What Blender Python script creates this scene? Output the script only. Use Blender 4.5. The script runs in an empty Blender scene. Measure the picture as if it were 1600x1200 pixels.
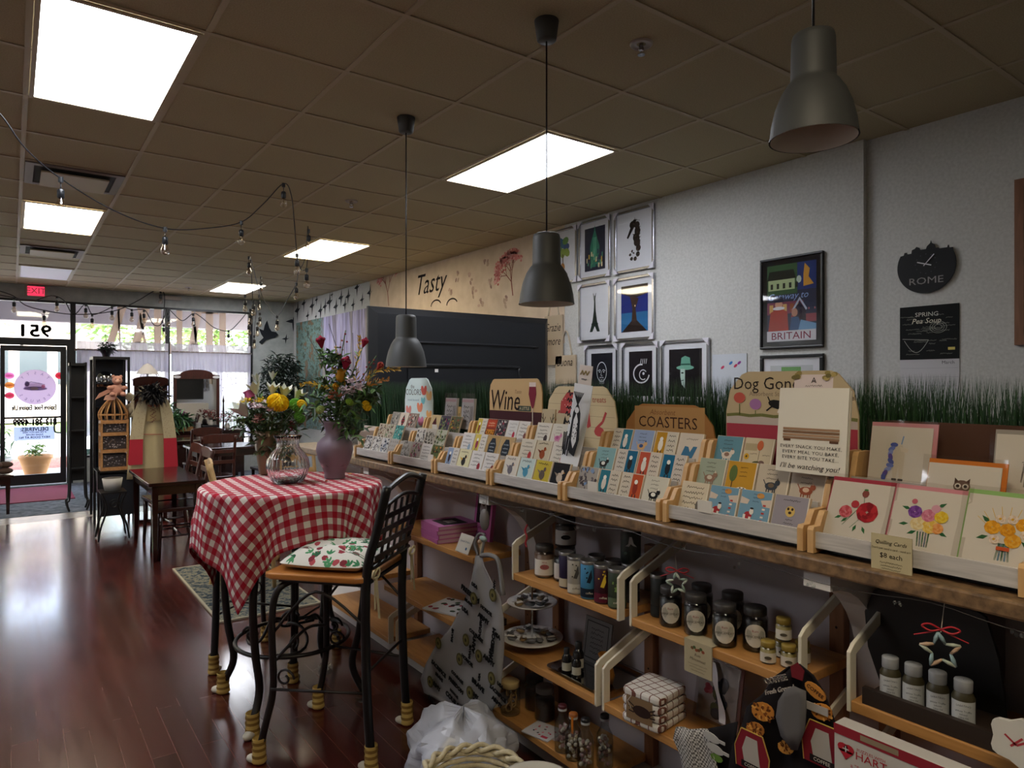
import bpy, math, random
from mathutils import Matrix, Vector
random.seed(7)
R=math.radians; PI=math.pi
SC=bpy.context.scene; COL=SC.collection
# ---------------- camera ----------------
YAW=R(36.155); CZ=1.52; FPX=1070.
cam=bpy.data.cameras.new('camera'); camo=bpy.data.objects.new('camera',cam); COL.objects.link(camo)
camo.location=(0,0,CZ); camo.rotation_euler=(R(90),0,-YAW)
cam.sensor_fit='HORIZONTAL'; cam.sensor_width=36; cam.lens=36*FPX/1600; cam.clip_start=.05; cam.clip_end=200
SC.camera=camo
# ---------------- exposure ----------------
SC.view_settings.view_transform='Standard'; SC.view_settings.look='None'
SC.view_settings.gamma=1; SC.view_settings.exposure=1.72; SC.view_settings.use_curve_mapping=False
SC.cycles.max_bounces=12; SC.cycles.transparent_max_bounces=16; SC.cycles.diffuse_bounces=4
SC.cycles.glossy_bounces=4; SC.cycles.transmission_bounces=12
SC.cycles.use_denoising=True; SC.cycles.caustics_refractive=False; SC.cycles.caustics_reflective=False
SC.cycles.sample_clamp_indirect=4
# ---------------- daylight ----------------
W=bpy.data.worlds.new('daylight'); SC.world=W; W.use_nodes=True
wn=W.node_tree.nodes; wb=wn['Background']
sky=wn.new('ShaderNodeTexSky'); sky.sky_type='NISHITA'; sky.sun_disc=False; sky.sun_elevation=R(50); sky.sun_rotation=R(140); sky.altitude=50
hs=wn.new('ShaderNodeHueSaturation'); hs.inputs['Saturation'].default_value=.62
W.node_tree.links.new(sky.outputs[0],hs.inputs['Color']); W.node_tree.links.new(hs.outputs[0],wb.inputs[0])
wb.inputs[1].default_value=.8
sun=bpy.data.lights.new('sun','SUN'); sun.energy=3.5; sun.angle=R(1); sun.color=(1,.95,.86)
suno=bpy.data.objects.new('sun',sun); COL.objects.link(suno); suno.rotation_euler=(R(42),0,R(28)); suno.location=(0,30,20)
pl=bpy.data.lights.new('window_portal','AREA'); pl.shape='RECTANGLE'; pl.size=6.5; pl.size_y=2.9
plo=bpy.data.objects.new('window_portal',pl); COL.objects.link(plo); plo.location=(1.2,12.75,1.45); plo.rotation_euler=(R(-90),0,0)
pl.cycles.is_portal=True
TROFFER_STRENGTH=6.0

# ---------------- helpers ----------------
_h={}
def C(h):
    if not isinstance(h,str): return h
    if h not in _h:
        s=h.lstrip('#'); o=[]
        for i in (0,2,4):
            c=int(s[i:i+2],16)/255; o.append(c/12.92 if c<=.04045 else ((c+.055)/1.055)**2.4)
        _h[h]=tuple(o)
    return _h[h]
def mat(name,col=None,rough=.6,metal=0,spec=.5,**k):
    m=bpy.data.materials.new(name); m.use_nodes=True; n=m.node_tree.nodes; b=n['Principled BSDF']
    b.inputs['Roughness'].default_value=rough; b.inputs['Metallic'].default_value=metal; b.inputs['Specular IOR Level'].default_value=spec
    if col is None:
        a=n.new('ShaderNodeVertexColor'); a.layer_name='Col'; m.node_tree.links.new(a.outputs[0],b.inputs['Base Color'])
    else: b.inputs['Base Color'].default_value=C(col)+(1,)
    for kk,v in k.items(): b.inputs[kk.replace('_',' ')].default_value=v
    return m
def nodes(m): return m.node_tree.nodes,m.node_tree.links,m.node_tree.nodes['Principled BSDF']
def ramp(n,stops):
    r=n.new('ShaderNodeValToRGB'); e=r.color_ramp.elements
    while len(e)<len(stops): e.new(.5)
    for i,(p,c) in enumerate(stops): e[i].position=p; e[i].color=C(c)+(1,)
    return r
def coord(n,l,kind='Object',scale=(1,1,1),rot=(0,0,0)):
    t=n.new('ShaderNodeTexCoord'); mp=n.new('ShaderNodeMapping'); mp.inputs['Scale'].default_value=scale; mp.inputs['Rotation'].default_value=rot
    l.new(t.outputs[kind],mp.inputs[0]); return mp.outputs[0]
def wood(name,c1,c2,rough=.45,scale=(3,30,30),rot=(0,0,0)):
    m=mat(name,'#888888',rough); n,l,b=nodes(m); v=coord(n,l,'Object',scale,rot)
    nz=n.new('ShaderNodeTexNoise'); nz.inputs['Scale'].default_value=1.6; nz.inputs['Detail'].default_value=6; nz.inputs['Distortion'].default_value=.8
    l.new(v,nz.inputs['Vector']); r=ramp(n,[(.3,c1),(.7,c2)]); l.new(nz.outputs[0],r.inputs[0]); l.new(r.outputs[0],b.inputs['Base Color']); return m
def noisy(name,c1,c2,scale=20,rough=.8,bump=0,detail=5):
    m=mat(name,'#888888',rough); n,l,b=nodes(m); v=coord(n,l)
    nz=n.new('ShaderNodeTexNoise'); nz.inputs['Scale'].default_value=scale; nz.inputs['Detail'].default_value=detail
    l.new(v,nz.inputs['Vector']); r=ramp(n,[(.35,c1),(.65,c2)]); l.new(nz.outputs[0],r.inputs[0]); l.new(r.outputs[0],b.inputs['Base Color'])
    if bump:
        bp=n.new('ShaderNodeBump'); bp.inputs['Strength'].default_value=bump; bp.inputs['Distance'].default_value=.004
        l.new(nz.outputs[0],bp.inputs['Height']); l.new(bp.outputs[0],b.inputs['Normal'])
    return m
PAINT=mat('painted_matte',None,.7,spec=.3); GLOSS=mat('painted_gloss',None,.25); PAPER=mat('printed_paper',None,.85,spec=.2); SATIN=mat('satin_print',None,.38)
LEAF=mat('leaf',None,.5); PETAL=mat('petal',None,.75,spec=.2)
WHITE=mat('white_paint','#d8d4cf',.5); BLACKM=mat('black_metal','#0c0b0c',.38); BLACKP=mat('black_plastic','#15171b',.35)
CHROME=mat('chrome','#c8c8c8',.12,1); SILVER=mat('silver_frame','#b9bac0',.22,1); GREYM=mat('grey_shade','#3d3e3d',.55); BRONZE=mat('dark_bronze','#17100f',.4)
CREAMM=mat('cream_metal','#d3cbb8',.45)
PINE=wood('pine','#a8753c','#bd8a50',.42,(30,3,30)); PINEX=wood('pine_dark','#6f4628','#85573a',.5,(30,30,3))
BEECH=wood('beech','#bf9560','#d0a974',.45,(20,20,3)); DARKW=wood('dark_mahogany','#1c0a08','#2c100c',.16,(20,3,20)); SEATW=wood('seat_wood','#a5682f','#b97b3e',.28,(14,3,20))
GREYW=wood('whitewashed_wood','#a39e9a','#c6c1bc',.6,(40,3,40)); WICKER=wood('wicker','#9a6a3c','#b98a58',.6,(30,30,30)); BASKET=wood('pale_wicker','#b0a283','#d0c5a5',.7,(30,30,30))
GRANITE=noisy('granite','#57432f','#86694a',45,.38,detail=8)
def thin_glass(name,tint='#ffffff',gl=.03,f0=.045):
    m=bpy.data.materials.new(name); m.use_nodes=True; n=m.node_tree.nodes; l=m.node_tree.links; n.clear()
    o=n.new('ShaderNodeOutputMaterial'); mx=n.new('ShaderNodeMixShader'); t=n.new('ShaderNodeBsdfTransparent'); g=n.new('ShaderNodeBsdfGlossy'); f=n.new('ShaderNodeLayerWeight')
    p=n.new('ShaderNodeMath'); p.operation='POWER'; p.inputs[1].default_value=4.5; mr=n.new('ShaderNodeMapRange'); mr.inputs[3].default_value=f0; mr.inputs[4].default_value=1
    t.inputs[0].default_value=C(tint)+(1,); g.inputs['Roughness'].default_value=gl
    l.new(f.outputs['Facing'],p.inputs[0]); l.new(p.outputs[0],mr.inputs[0]); l.new(mr.outputs[0],mx.inputs[0]); l.new(t.outputs[0],mx.inputs[1]); l.new(g.outputs[0],mx.inputs[2]); l.new(mx.outputs[0],o.inputs[0]); return m
PANE=thin_glass('window_glass'); CELLO=thin_glass('cellophane','#f4f2f0',.12,.06); JARG=thin_glass('jar_glass','#e6e9e8',.04,.07); BULBG=thin_glass('bulb_glass','#efe6da',.04,.15)
def emis(name,col,st):
    m=bpy.data.materials.new(name); m.use_nodes=True; n=m.node_tree.nodes; n.clear(); o=n.new('ShaderNodeOutputMaterial'); e=n.new('ShaderNodeEmission')
    e.inputs[0].default_value=C(col)+(1,); e.inputs[1].default_value=st; m.node_tree.links.new(e.outputs[0],o.inputs[0]); return m

_tx={}
def text_mesh(s,spacing=1.0):
    k=(s,spacing)
    if k not in _tx:
        cu=bpy.data.curves.new('t','FONT'); cu.body=s; cu.size=1; cu.align_x='CENTER'; cu.align_y='CENTER'; cu.resolution_u=2; cu.space_character=spacing
        o=bpy.data.objects.new('t',cu); me=o.to_mesh()
        _tx[k]=([tuple(v.co) for v in me.vertices],[tuple(p.vertices) for p in me.polygons]); o.to_mesh_clear()
        bpy.data.objects.remove(o); bpy.data.curves.remove(cu)
    return _tx[k]
def fr(o,u,v):
    u=Vector(u).normalized(); v=Vector(v).normalized(); n=u.cross(v)
    return Matrix(((u.x,v.x,n.x,o[0]),(u.y,v.y,n.y,o[1]),(u.z,v.z,n.z,o[2]),(0,0,0,1)))
def T(x=0,y=0,z=0): return Matrix.Translation((x,y,z))
def RZ(a): return Matrix.Rotation(a,4,'Z')
def RX(a): return Matrix.Rotation(a,4,'X')
def RY(a): return Matrix.Rotation(a,4,'Y')
BOLD=((0,0),(1,0),(-1,0),(0,1),(0,-1))
class MB:
    def __init__(s,M=None): s.v=[];s.f=[];s.c=[];s.mi=[];s.sm=[];s.M=M or Matrix(); s.uv=None
    def add(s,vs,fs,col='#ffffff',mi=0,sm=False,M=None):
        b=len(s.v); Q=s.M@M if M is not None else s.M
        s.v+= [tuple(Q@Vector(p)) for p in vs]; c=C(col)
        for f in fs: s.f.append(tuple(b+i for i in f)); s.c.append(c); s.mi.append(mi); s.sm.append(sm)
        return s
    def box(s,x0,y0,z0,x1,y1,z1,col='#ffffff',mi=0,M=None):
        v=[(x,y,z) for z in (z0,z1) for y in (y0,y1) for x in (x0,x1)]
        return s.add(v,[(0,2,3,1),(4,5,7,6),(0,1,5,4),(2,6,7,3),(0,4,6,2),(1,3,7,5)],col,mi,False,M)
    def cb(s,c,d,col='#ffffff',mi=0,M=None):
        return s.box(c[0]-d[0]/2,c[1]-d[1]/2,c[2]-d[2]/2,c[0]+d[0]/2,c[1]+d[1]/2,c[2]+d[2]/2,col,mi,M)
    def prism(s,pts,z0,z1,col='#ffffff',mi=0,M=None):
        n=len(pts); v=[(p[0],p[1],z0) for p in pts]+[(p[0],p[1],z1) for p in pts]
        return s.add(v,[tuple(range(n))[::-1],tuple(range(n,2*n))]+[(i,(i+1)%n,n+(i+1)%n,n+i) for i in range(n)],col,mi,False,M)
    def lathe(s,prof,n=24,col='#ffffff',mi=0,M=None,c=(0,0,0),ang=2*PI,sm=True,fl=0,fn=0):
        v=[];f=[]
        for i,(r,z) in enumerate(prof):
            for k in range(n):
                a=ang*k/n; q=r*(1+fl*math.cos(fn*a)) if fl else r
                v.append((c[0]+q*math.cos(a),c[1]+q*math.sin(a),c[2]+z))
        for i in range(len(prof)-1):
            for k in range(n if ang>6.28 else n-1):
                f.append((i*n+k,i*n+(k+1)%n,(i+1)*n+(k+1)%n,(i+1)*n+k))
        return s.add(v,f,col,mi,sm,M)
    def cyl(s,c,r,h,col='#ffffff',mi=0,n=20,r2=None,M=None):
        r2=r if r2 is None else r2
        s.lathe([(r,0),(r2,h)],n,col,mi,M,c)
        v=[(c[0]+q*math.cos(2*PI*k/n),c[1]+q*math.sin(2*PI*k/n),c[2]+z) for q,z in ((r,0),(r2,h)) for k in range(n)]
        return s.add(v,[tuple(range(n))[::-1],tuple(range(n,2*n))],col,mi,False,M)
    def sph(s,c,r,col='#ffffff',mi=0,sc=(1,1,1),n=12,m=8,M=None):
        v=[(c[0],c[1],c[2]-r*sc[2])];f=[]
        for i in range(1,m):
            a=-PI/2+PI*i/m
            for k in range(n): b=2*PI*k/n; v.append((c[0]+r*sc[0]*math.cos(a)*math.cos(b),c[1]+r*sc[1]*math.cos(a)*math.sin(b),c[2]+r*sc[2]*math.sin(a)))
        v.append((c[0],c[1],c[2]+r*sc[2])); e=len(v)-1
        for k in range(n):
            f.append((0,1+(k+1)%n,1+k)); f.append((e,e-n+k,e-n+(k+1)%n))
            for i in range(m-2): f.append((1+i*n+k,1+i*n+(k+1)%n,1+(i+1)*n+(k+1)%n,1+(i+1)*n+k))
        return s.add(v,f,col,mi,True,M)
    def tube(s,pts,r,n=8,col='#ffffff',mi=0,closed=False,M=None,cap=True):
        P=[Vector(p) for p in pts]; N=len(P); rs=r if isinstance(r,(list,tuple)) else [r]*N; v=[];f=[]; up=None
        for i in range(N):
            t=(P[(i+1)%N]-P[i-1]) if closed else (P[min(i+1,N-1)]-P[max(i-1,0)])
            if t.length<1e-9: t=Vector((0,0,1))
            t.normalize()
            if up is None:
                up=Vector((0,0,1)) if abs(t.z)<.9 else Vector((1,0,0))
            up=(up-t*up.dot(t))
            if up.length<1e-6: up=t.orthogonal()
            up.normalize(); w=t.cross(up)
            for k in range(n): a=2*PI*k/n; v.append(tuple(P[i]+(up*math.cos(a)+w*math.sin(a))*rs[i]))
        for i in range(N if closed else N-1):
            for k in range(n): j=(i+1)%N; f.append((i*n+k,i*n+(k+1)%n,j*n+(k+1)%n,j*n+k))
        if cap and not closed: f.append(tuple(range(n))[::-1]); f.append(tuple(range((N-1)*n,N*n)))
        return s.add(v,f,col,mi,n>4,M)
    # flat printing on a panel frame M (x right, y up, z out of the panel)
    def rect(s,M,a0,b0,a1,b1,h,col,mi=0): return s.add([(a0,b0,h),(a1,b0,h),(a1,b1,h),(a0,b1,h)],[(0,1,2,3)],col,mi,False,M)
    def pol(s,M,pts,h,col,mi=0): return s.add([(p[0],p[1],h) for p in pts],[tuple(range(len(pts)))],col,mi,False,M)
    def ell(s,M,a,b,ra,rb,h,col,n=14,rot=0,mi=0):
        return s.pol(M,[(a+ra*math.cos(t)*math.cos(rot)-rb*math.sin(t)*math.sin(rot),b+ra*math.cos(t)*math.sin(rot)+rb*math.sin(t)*math.cos(rot)) for t in [2*PI*k/n for k in range(n)]],h,col,mi)
    def line(s,M,pts,w,h,col,mi=0):
        for (a,b),(c,d) in zip(pts,pts[1:]):
            L=math.hypot(c-a,d-b) or 1e-9; ox=-(d-b)/L*w/2; oy=(c-a)/L*w/2
            s.pol(M,[(a-ox,b-oy),(c-ox,d-oy),(c+ox,d+oy),(a+ox,b+oy)],h,col,mi)
        return s
    def text(s,M,t,a,b,size,h,col,mi=0,sx=1.,mirror=False,rot=0,shear=0,spacing=1.):
        v,f=text_mesh(t,spacing); k=-1 if mirror else 1; cr,sr=math.cos(rot),math.sin(rot)
        vs=[]
        for p in v:
            x=(p[0]+shear*p[1])*size*sx*k; y=p[1]*size; vs.append((a+x*cr-y*sr,b+x*sr+y*cr,h))
        return s.add(vs,f,col,mi,False,M)
    def btext(s,M,t,a,b,size,h,col,w=.035,**k):
        for dx,dy in BOLD: s.text(M,t,a+dx*size*w,b+dy*size*w,size,h,col,**k)
        return s
    def scrib(s,M,a,b,w,h0,col,amp=.3,th=None,rng=random,h=.0006):
        n=max(4,int(w/h0*1.6)); pts=[(a-w/2+w*i/n,b+(rng.random()-.5)*h0*2*amp+(h0*.35 if i%2 else -h0*.35)) for i in range(n+1)]
        return s.line(M,pts,th or h0*.22,h,col)
    def build(s,name,mats,parent=None,world=True,bev=0,sub=0,solid=0):
        me=bpy.data.meshes.new(name)
        if not isinstance(mats,(list,tuple)): mats=[mats]
        vs=s.v; loc=(0,0,0)
        if world:
            if parent is not None:
                Q=MW[parent.name].inverted(); vs=[tuple(Q@Vector(p)) for p in vs]
            else:
                xs=[p[0] for p in vs]; ys=[p[1] for p in vs]; zs=[p[2] for p in vs]
                loc=((min(xs)+max(xs))/2,(min(ys)+max(ys))/2,min(zs)); vs=[(p[0]-loc[0],p[1]-loc[1],p[2]-loc[2]) for p in vs]
        me.from_pydata(vs,[],s.f)
        for m in mats: me.materials.append(m)
        me.polygons.foreach_set('material_index',s.mi); me.polygons.foreach_set('use_smooth',s.sm)
        ca=me.color_attributes.new('Col','FLOAT_COLOR','CORNER'); d=[]
        for p,c in zip(me.polygons,s.c): d+= [c[0],c[1],c[2],1.]*len(p.vertices)
        ca.data.foreach_set('color',d)
        if s.uv:
            u=me.uv_layers.new(name='UVMap'); uu=[]
            for f in s.f:
                for i in f: uu+=list(s.uv[i])
            u.data.foreach_set('uv',uu)
        me.update(); o=bpy.data.objects.new(name,me); COL.objects.link(o)
        if parent is not None: o.parent=parent
        else: o.location=loc
        MW[o.name]=(MW[parent.name].copy() if parent is not None else Matrix.Translation(loc))
        if solid:
            q=o.modifiers.new('solid','SOLIDIFY'); q.thickness=solid; q.offset=0
        if bev:
            q=o.modifiers.new('bevel','BEVEL'); q.width=bev; q.segments=2; q.limit_method='ANGLE'
        if sub:
            q=o.modifiers.new('sub','SUBSURF'); q.levels=sub; q.render_levels=sub
        return o
MW={}
def tag(o,label=None,cat=None,group=None,kind=None):
    if label: o['label']=label
    if cat: o['category']=cat
    if group: o['group']=group
    if kind: o['kind']=kind
    return o
def thing(name,label,cat,loc=(0,0,0),rz=0,group=None):
    o=bpy.data.objects.new(name,None); COL.objects.link(o); o.location=loc; o.rotation_euler=(0,0,rz); o.empty_display_size=.1
    MW[o.name]=Matrix.Translation(loc)@RZ(rz); return tag(o,label,cat,group)
def one(name,mb,mats,label,cat,group=None,**k): return tag(mb.build(name,mats,None,**k),label,cat,group)
def st(name,mb,mats,**k): return tag(mb.build(name,mats,None,**k),kind='structure')
def dup(root,loc,rz,label,group=None):
    r=root.copy(); COL.objects.link(r); r.location=loc; r.rotation_euler=(0,0,rz); r['label']=label
    if group: r['group']=group
    MW[r.name]=Matrix.Translation(loc)@RZ(rz)
    for ch in list(root.children):
        c=ch.copy(); COL.objects.link(c); c.parent=r
        for g in ch.children: d=g.copy(); COL.objects.link(d); d.parent=c
    return r
def ray(px,py):
    l=(px-800)/FPX; s,c=math.sin(YAW),math.cos(YAW); return (s+c*l,c-s*l,(600-py)/FPX)
def atD(px,py,t): a=ray(px,py); return Vector((a[0]*t,a[1]*t,CZ+a[2]*t))      # at a measured depth
def atX(px,py,x): a=ray(px,py); return atD(px,py,x/a[0])
def atY(px,py,y): a=ray(px,py); return atD(px,py,y/a[1])
def atZ(px,py,z): a=ray(px,py); return atD(px,py,(z-CZ)/a[2])
def smooth(pts,k=6):
    P=[Vector(p) for p in pts]; out=[]
    for i in range(len(P)-1):
        a,b,c,d=P[max(i-1,0)],P[i],P[i+1],P[min(i+2,len(P)-1)]
        for j in range(k):
            t=j/k; out.append(.5*((2*b)+(c-a)*t+(2*a-5*b+4*c-d)*t*t+(3*b-a-3*c+d)*t**3))
    return out+[P[-1]]
def blades(mb,c,n,r,L,col,M=None,sp=.5,w=.012,zup=0,rng=random):
    # a spray of pointed leaves round a point
    for i in range(n):
        a=rng.random()*2*PI; e=zup+(rng.random()-.5)*2*sp; dx=Vector((math.cos(a)*math.cos(e),math.sin(a)*math.cos(e),math.sin(e)))
        p=Vector(c)+dx*r*rng.random(); l=L*(.6+.8*rng.random()); sd=dx.cross(Vector((rng.random()-.5,rng.random()-.5,1))); sd.normalize(); sd*=w*(.7+.6*rng.random())
        q=p+dx*l*.5+Vector((0,0,.04*l)); e2=p+dx*l-Vector((0,0,.15*l))
        mb.add([tuple(p),tuple(q+sd),tuple(e2),tuple(q-sd)],[(0,1,2,3)],col if isinstance(col,str) else rng.choice(col),0,False,M)
# ================= SETTING =================
CH=3.0; XW=4.16; XN=4.20; YF=12.45; XL=-3.2; YB=-3.0; YS=2.09
floorm=mat('floor_planks','#3a1512',.2,Coat_Weight=.35,Coat_Roughness=.12); n,l,b=nodes(floorm); v=coord(n,l,'Object',(1,1,1),(0,0,R(90)))
bk=n.new('ShaderNodeTexBrick'); bk.offset=.37; bk.inputs['Scale'].default_value=1; bk.inputs['Brick Width'].default_value=1.25; bk.inputs['Row Height'].default_value=.092
bk.inputs['Mortar Size'].default_value=.0014; bk.inputs['Bias'].default_value=0
bk.inputs['Color1'].default_value=C('#38120e')+(1,); bk.inputs['Color2'].default_value=C('#54201a')+(1,); bk.inputs['Mortar'].default_value=C('#6a4a40')+(1,)
l.new(v,bk.inputs['Vector']); nz=n.new('ShaderNodeTexNoise'); nz.inputs['Scale'].default_value=3; nz.inputs['Detail'].default_value=8
v2=coord(n,l,'Object',(14,1.2,1)); l.new(v2,nz.inputs['Vector']); mxx=n.new('ShaderNodeMixRGB'); mxx.blend_type='MULTIPLY'; mxx.inputs[0].default_value=.5
rr=ramp(n,[(.3,'#9a8a8a'),(.7,'#ffffff')]); l.new(nz.outputs[0],rr.inputs[0]); l.new(bk.outputs[0],mxx.inputs[1]); l.new(rr.outputs[0],mxx.inputs[2]); l.new(mxx.outputs[0],b.inputs['Base Color'])
rg=n.new('ShaderNodeMapRange'); rg.inputs[3].default_value=.15; rg.inputs[4].default_value=.3; l.new(nz.outputs[0],rg.inputs[0]); l.new(rg.outputs[0],b.inputs['Roughness'])
plaster=noisy('wall_plaster','#b9b9b6','#c6c6c3',60,.85,.25); cream=noisy('cream_wall_tone','#cdb9a0','#d9c6ae',6,.85)
graywall=noisy('grey_brick_paint','#a3a7a3','#b3b6b2',9,.85,.2)
tile=noisy('ceiling_tile','#a89c7c','#b6aa88',160,.95,.35); tbar=mat('ceiling_grid_paint','#b3a688',.6)
carpet=noisy('entry_carpet','#4d5359','#7b8087',14,.98,.6); stone=noisy('stone_strip','#8d8178','#aa9c90',9,.28); concrete=noisy('concrete','#9c958a','#b0a99e',5,.9)
redm=mat('entry_mat_red','#8a2038',.9); n,l,b=nodes(redm); v=coord(n,l); wv=n.new('ShaderNodeTexWave'); wv.inputs['Scale'].default_value=22; wv.bands_direction='Y'; l.new(v,wv.inputs['Vector']); r_=ramp(n,[(.3,'#6a1228'),(.7,'#b0395a')]); l.new(wv.outputs[0],r_.inputs[0]); l.new(r_.outputs[0],b.inputs['Base Color'])
st('floor',MB().box(XL,YB,-.1,XN+.1,9.2,0),floorm)
m=MB().box(XL,9.2,-.1,XN+.1,9.62,.001); st('trim_1',m,stone)
st('floor_entry',MB().box(XL,9.62,-.1,XN+.1,YF+.1,.004),carpet)
one('entry_mat',MB().box(-.9,10.72,.004,.68,12.2,.014),redm,'ribbed red entrance mat lying inside the glass door','mat')
m=MB().box(XL,YB,CH,XN+.1,YF+.1,CH+.1); ceil=st('ceiling',m,tile)
m=MB(); x=.057-.61*5
while x<XN: m.box(x-.012,YB,CH-.005,x+.012,YF,CH); x+=.61
y=3.078-.61*9
while y<YF: m.box(XL,y-.012,CH-.0055,XN,y+.012,CH-.0005); y+=.61
st('trim_2',m,tbar)
st('wall_right',MB().box(XW,YS,-.1,XN+.1,YF+.1,CH),plaster); st('wall_right_near',MB().box(XN,YB,-.1,XN+.1,YS,CH),plaster)
st('wall_left',MB().box(XL-.1,YB,-.1,XL,YF+.1,CH),plaster); st('wall_back',MB().box(XL,YB-.1,-.1,XN,YB,CH),plaster)
m=MB(); m.box(XL,YF,2.78,XW,YF+.12,CH); m.box(XL,YF,-.1,-1.7,YF+.12,2.78); m.box(3.40,YF,-.1,XW,YF+.12,2.78)
for a,b_ in ((-1.7,-.22),(.76,3.40)): m.box(a,YF+.01,-.1,b_,YF+.11,.38)
st('wall_front',m,graywall)
# aluminium shop front
alu=mat('black_aluminium','#141519',.4)
def window(n_,x0,x1,z0,z1,y=YF+.03):
    t=thing('window_%d'%n_,None,None,(x0,y,z0)); t['kind']='structure'
    m=MB(); w=.035
    m.box(x0,y-.03,z0,x1,y+.03,z0+w); m.box(x0,y-.03,z1-w,x1,y+.03,z1); m.box(x0,y-.03,z0+w,x0+w,y+.03,z1-w); m.box(x1-w,y-.03,z0+w,x1,y+.03,z1-w)
    m.build('window_frame',alu,t); MB().box(x0+w,y-.003,z0+w,x1-w,y+.003,z1-w).build('glass_pane',PANE,t); return t
window(1,.76,2.075,.38,2.78); window(2,2.075,3.40,.38,2.78); window(3,-.22,.76,2.17,2.78); window(4,-1.7,-.22,.38,2.78)
t=thing('door_1',None,None,(-.2,YF+.03,0)); t['kind']='structure'; y=YF+.03
m=MB(); m.box(-.22,y-.03,0,-.14,y+.03,2.17); m.box(.68,y-.03,0,.76,y+.03,2.17); m.box(-.14,y-.03,2.10,.68,y+.03,2.17); m.build('door_frame',alu,t)
m=MB(); m.box(-.135,y-.02,.02,-.08,y+.02,2.09); m.box(.60,y-.02,.02,.675,y+.02,2.09); m.box(-.08,y-.02,.02,.60,y+.02,.17); m.box(-.08,y-.02,2.01,.60,y+.02,2.09); m.box(-.08,y-.035,1.005,.60,y-.02,1.035); m.build('door_leaf',alu,t)
MB().box(-.08,y-.003,.17,.60,y+.003,2.01).build('door_glass',PANE,t)
m=MB(); m.tube(smooth([(.60,y-.03,1.03),(.53,y-.07,1.0),(.52,y-.07,.9),(.53,y-.07,.8),(.60,y-.03,.78)]),.011); m.build('door_handle',BLACKM,t)
m=MB(); m.box(-.1,y-.09,2.03,.25,y-.03,2.07); m.box(.1,y-.12,2.09,.14,y-.03,2.12); m.build('door_closer',alu,t)
# corner pilaster column outside / window jamb pipe
m=MB(); m.box(3.37,YF-.04,.38,3.42,YF,2.82); st('trim_3',m,alu)
# ---- outside ----
mulch=noisy('red_mulch','#5e2a20','#a86a55',30,.95); grassm=noisy('lawn','#6f8f45','#93ac5e',20,.95)
st('ground_walk',MB().box(-9,YF+.12,-.15,12,15.2,-.03),concrete); st('ground_mulch',MB().box(-9,15.2,-.15,12,17.6,-.04),mulch)
st('ground_road',MB().box(-20,17.6,-.2,30,27,-.08),noisy('pale_asphalt','#b7b5b2','#c9c7c4',4,.9)); st('ground_lawn',MB().box(-30,27,-.2,40,60,-.06),grassm)
m=MB(); m.box(-9,YF+.12,2.98,12,14.6,3.2); m.box(-9,14.5,2.62,12,14.7,3.2); st('soffit_outside',m,mat('soffit_paint','#b8b3bd',.8))
bt=thing('neighbour_building','pale low building with dark windows across the street','building',(-3.5,33,0))
MB().box(-14,33,0,3.2,38,4.2).build('wall',mat('pink_stucco','#d8c3b8',.9),bt); MB().prism([(-14.6,4.2),(3.8,4.2),(1.5,6.2),(-12.5,6.2)],-39,-32.5,M=RX(R(90))).build('roof',mat('roof_shingle','#a58f86',.9),bt)
for k in range(7): m=MB(); m.box(-6+k*1.25,32.93,1.5,-5.1+k*1.25,33,2.9); m.build('window',mat('dark_pane','#3d4347',.2) if k==0 else bpy.data.materials['dark_pane'],bt)
def tree(x,y,h,r,lab,cols,seed,n=900):
    rg=random.Random(seed); t=thing('tree',lab,'tree',(x,y,0),0,'trees across the street')
    MB().tube([(x,y,-.1),(x+.1,y,h*.3),(x-.1,y,h*.6)],[.16,.12,.07],10).build('trunk',mat('bark','#7a6654',.9) if 'bark' not in bpy.data.materials else bpy.data.materials['bark'],t)
    m=MB()
    for i in range(n):
        a=rg.random()*2*PI; e=rg.random()*2-1; q=r*rg.random()**.4; c=(x+q*math.cos(a)*math.sqrt(1-e*e),y+q*math.sin(a)*math.sqrt(1-e*e),h*.66+e*q*.8*h/(2*r)*.8)
        blades(m,c,2,.1,.34,cols,w=.09,rng=rg)
    m.build('crown',LEAF,t)
GT=['#7d9a55','#94ad63','#647f45','#a8bd7a']
tree(-2.2,24,6.5,2.6,'leafy tree seen through the glass above the door',GT,1); tree(3.4,25,6.5,2.3,'leafy tree seen through the window beside the door',GT,2)
tree(7.2,31.5,6.5,2.6,'bushy tree seen through the right shop window',GT,3); tree(12.6,28,6.5,2.5,'tree behind the rightmost window pane',GT,4)
# ceiling lights
TROF=emis('lit_diffuser','#f4f7ff',TROFFER_STRENGTH); TROFW=emis('lit_diffuser_warm','#ffefd0',TROFFER_STRENGTH); TROFF=mat('unlit_diffuser','#e6e4f4',.5)
def troffer(xc,yc,lab,on=True,w=.58,ln=1.19):
    t=thing('ceiling_light',lab,'ceiling light',(xc,yc,CH-.02),0,'recessed ceiling light panels')
    m=MB(); z0,z1=CH-.014,CH-.0056; e=.02
    m.box(xc-w/2,yc-ln/2,z0,xc+w/2,yc-ln/2+e,z1); m.box(xc-w/2,yc+ln/2-e,z0,xc+w/2,yc+ln/2,z1); m.box(xc-w/2,yc-ln/2+e,z0,xc-w/2+e,yc+ln/2-e,z1); m.box(xc+w/2-e,yc-ln/2+e,z0,xc+w/2,yc+ln/2-e,z1)
    m.build('frame',tbar,t); MB().box(xc-w/2+e,yc-ln/2+e,CH-.010,xc+w/2-e,yc+ln/2-e,CH-.0056).build('diffuser',(TROFW if on=='warm' else TROF) if on else TROFF,t)
XT1,XT2=.362,2.802
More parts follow.
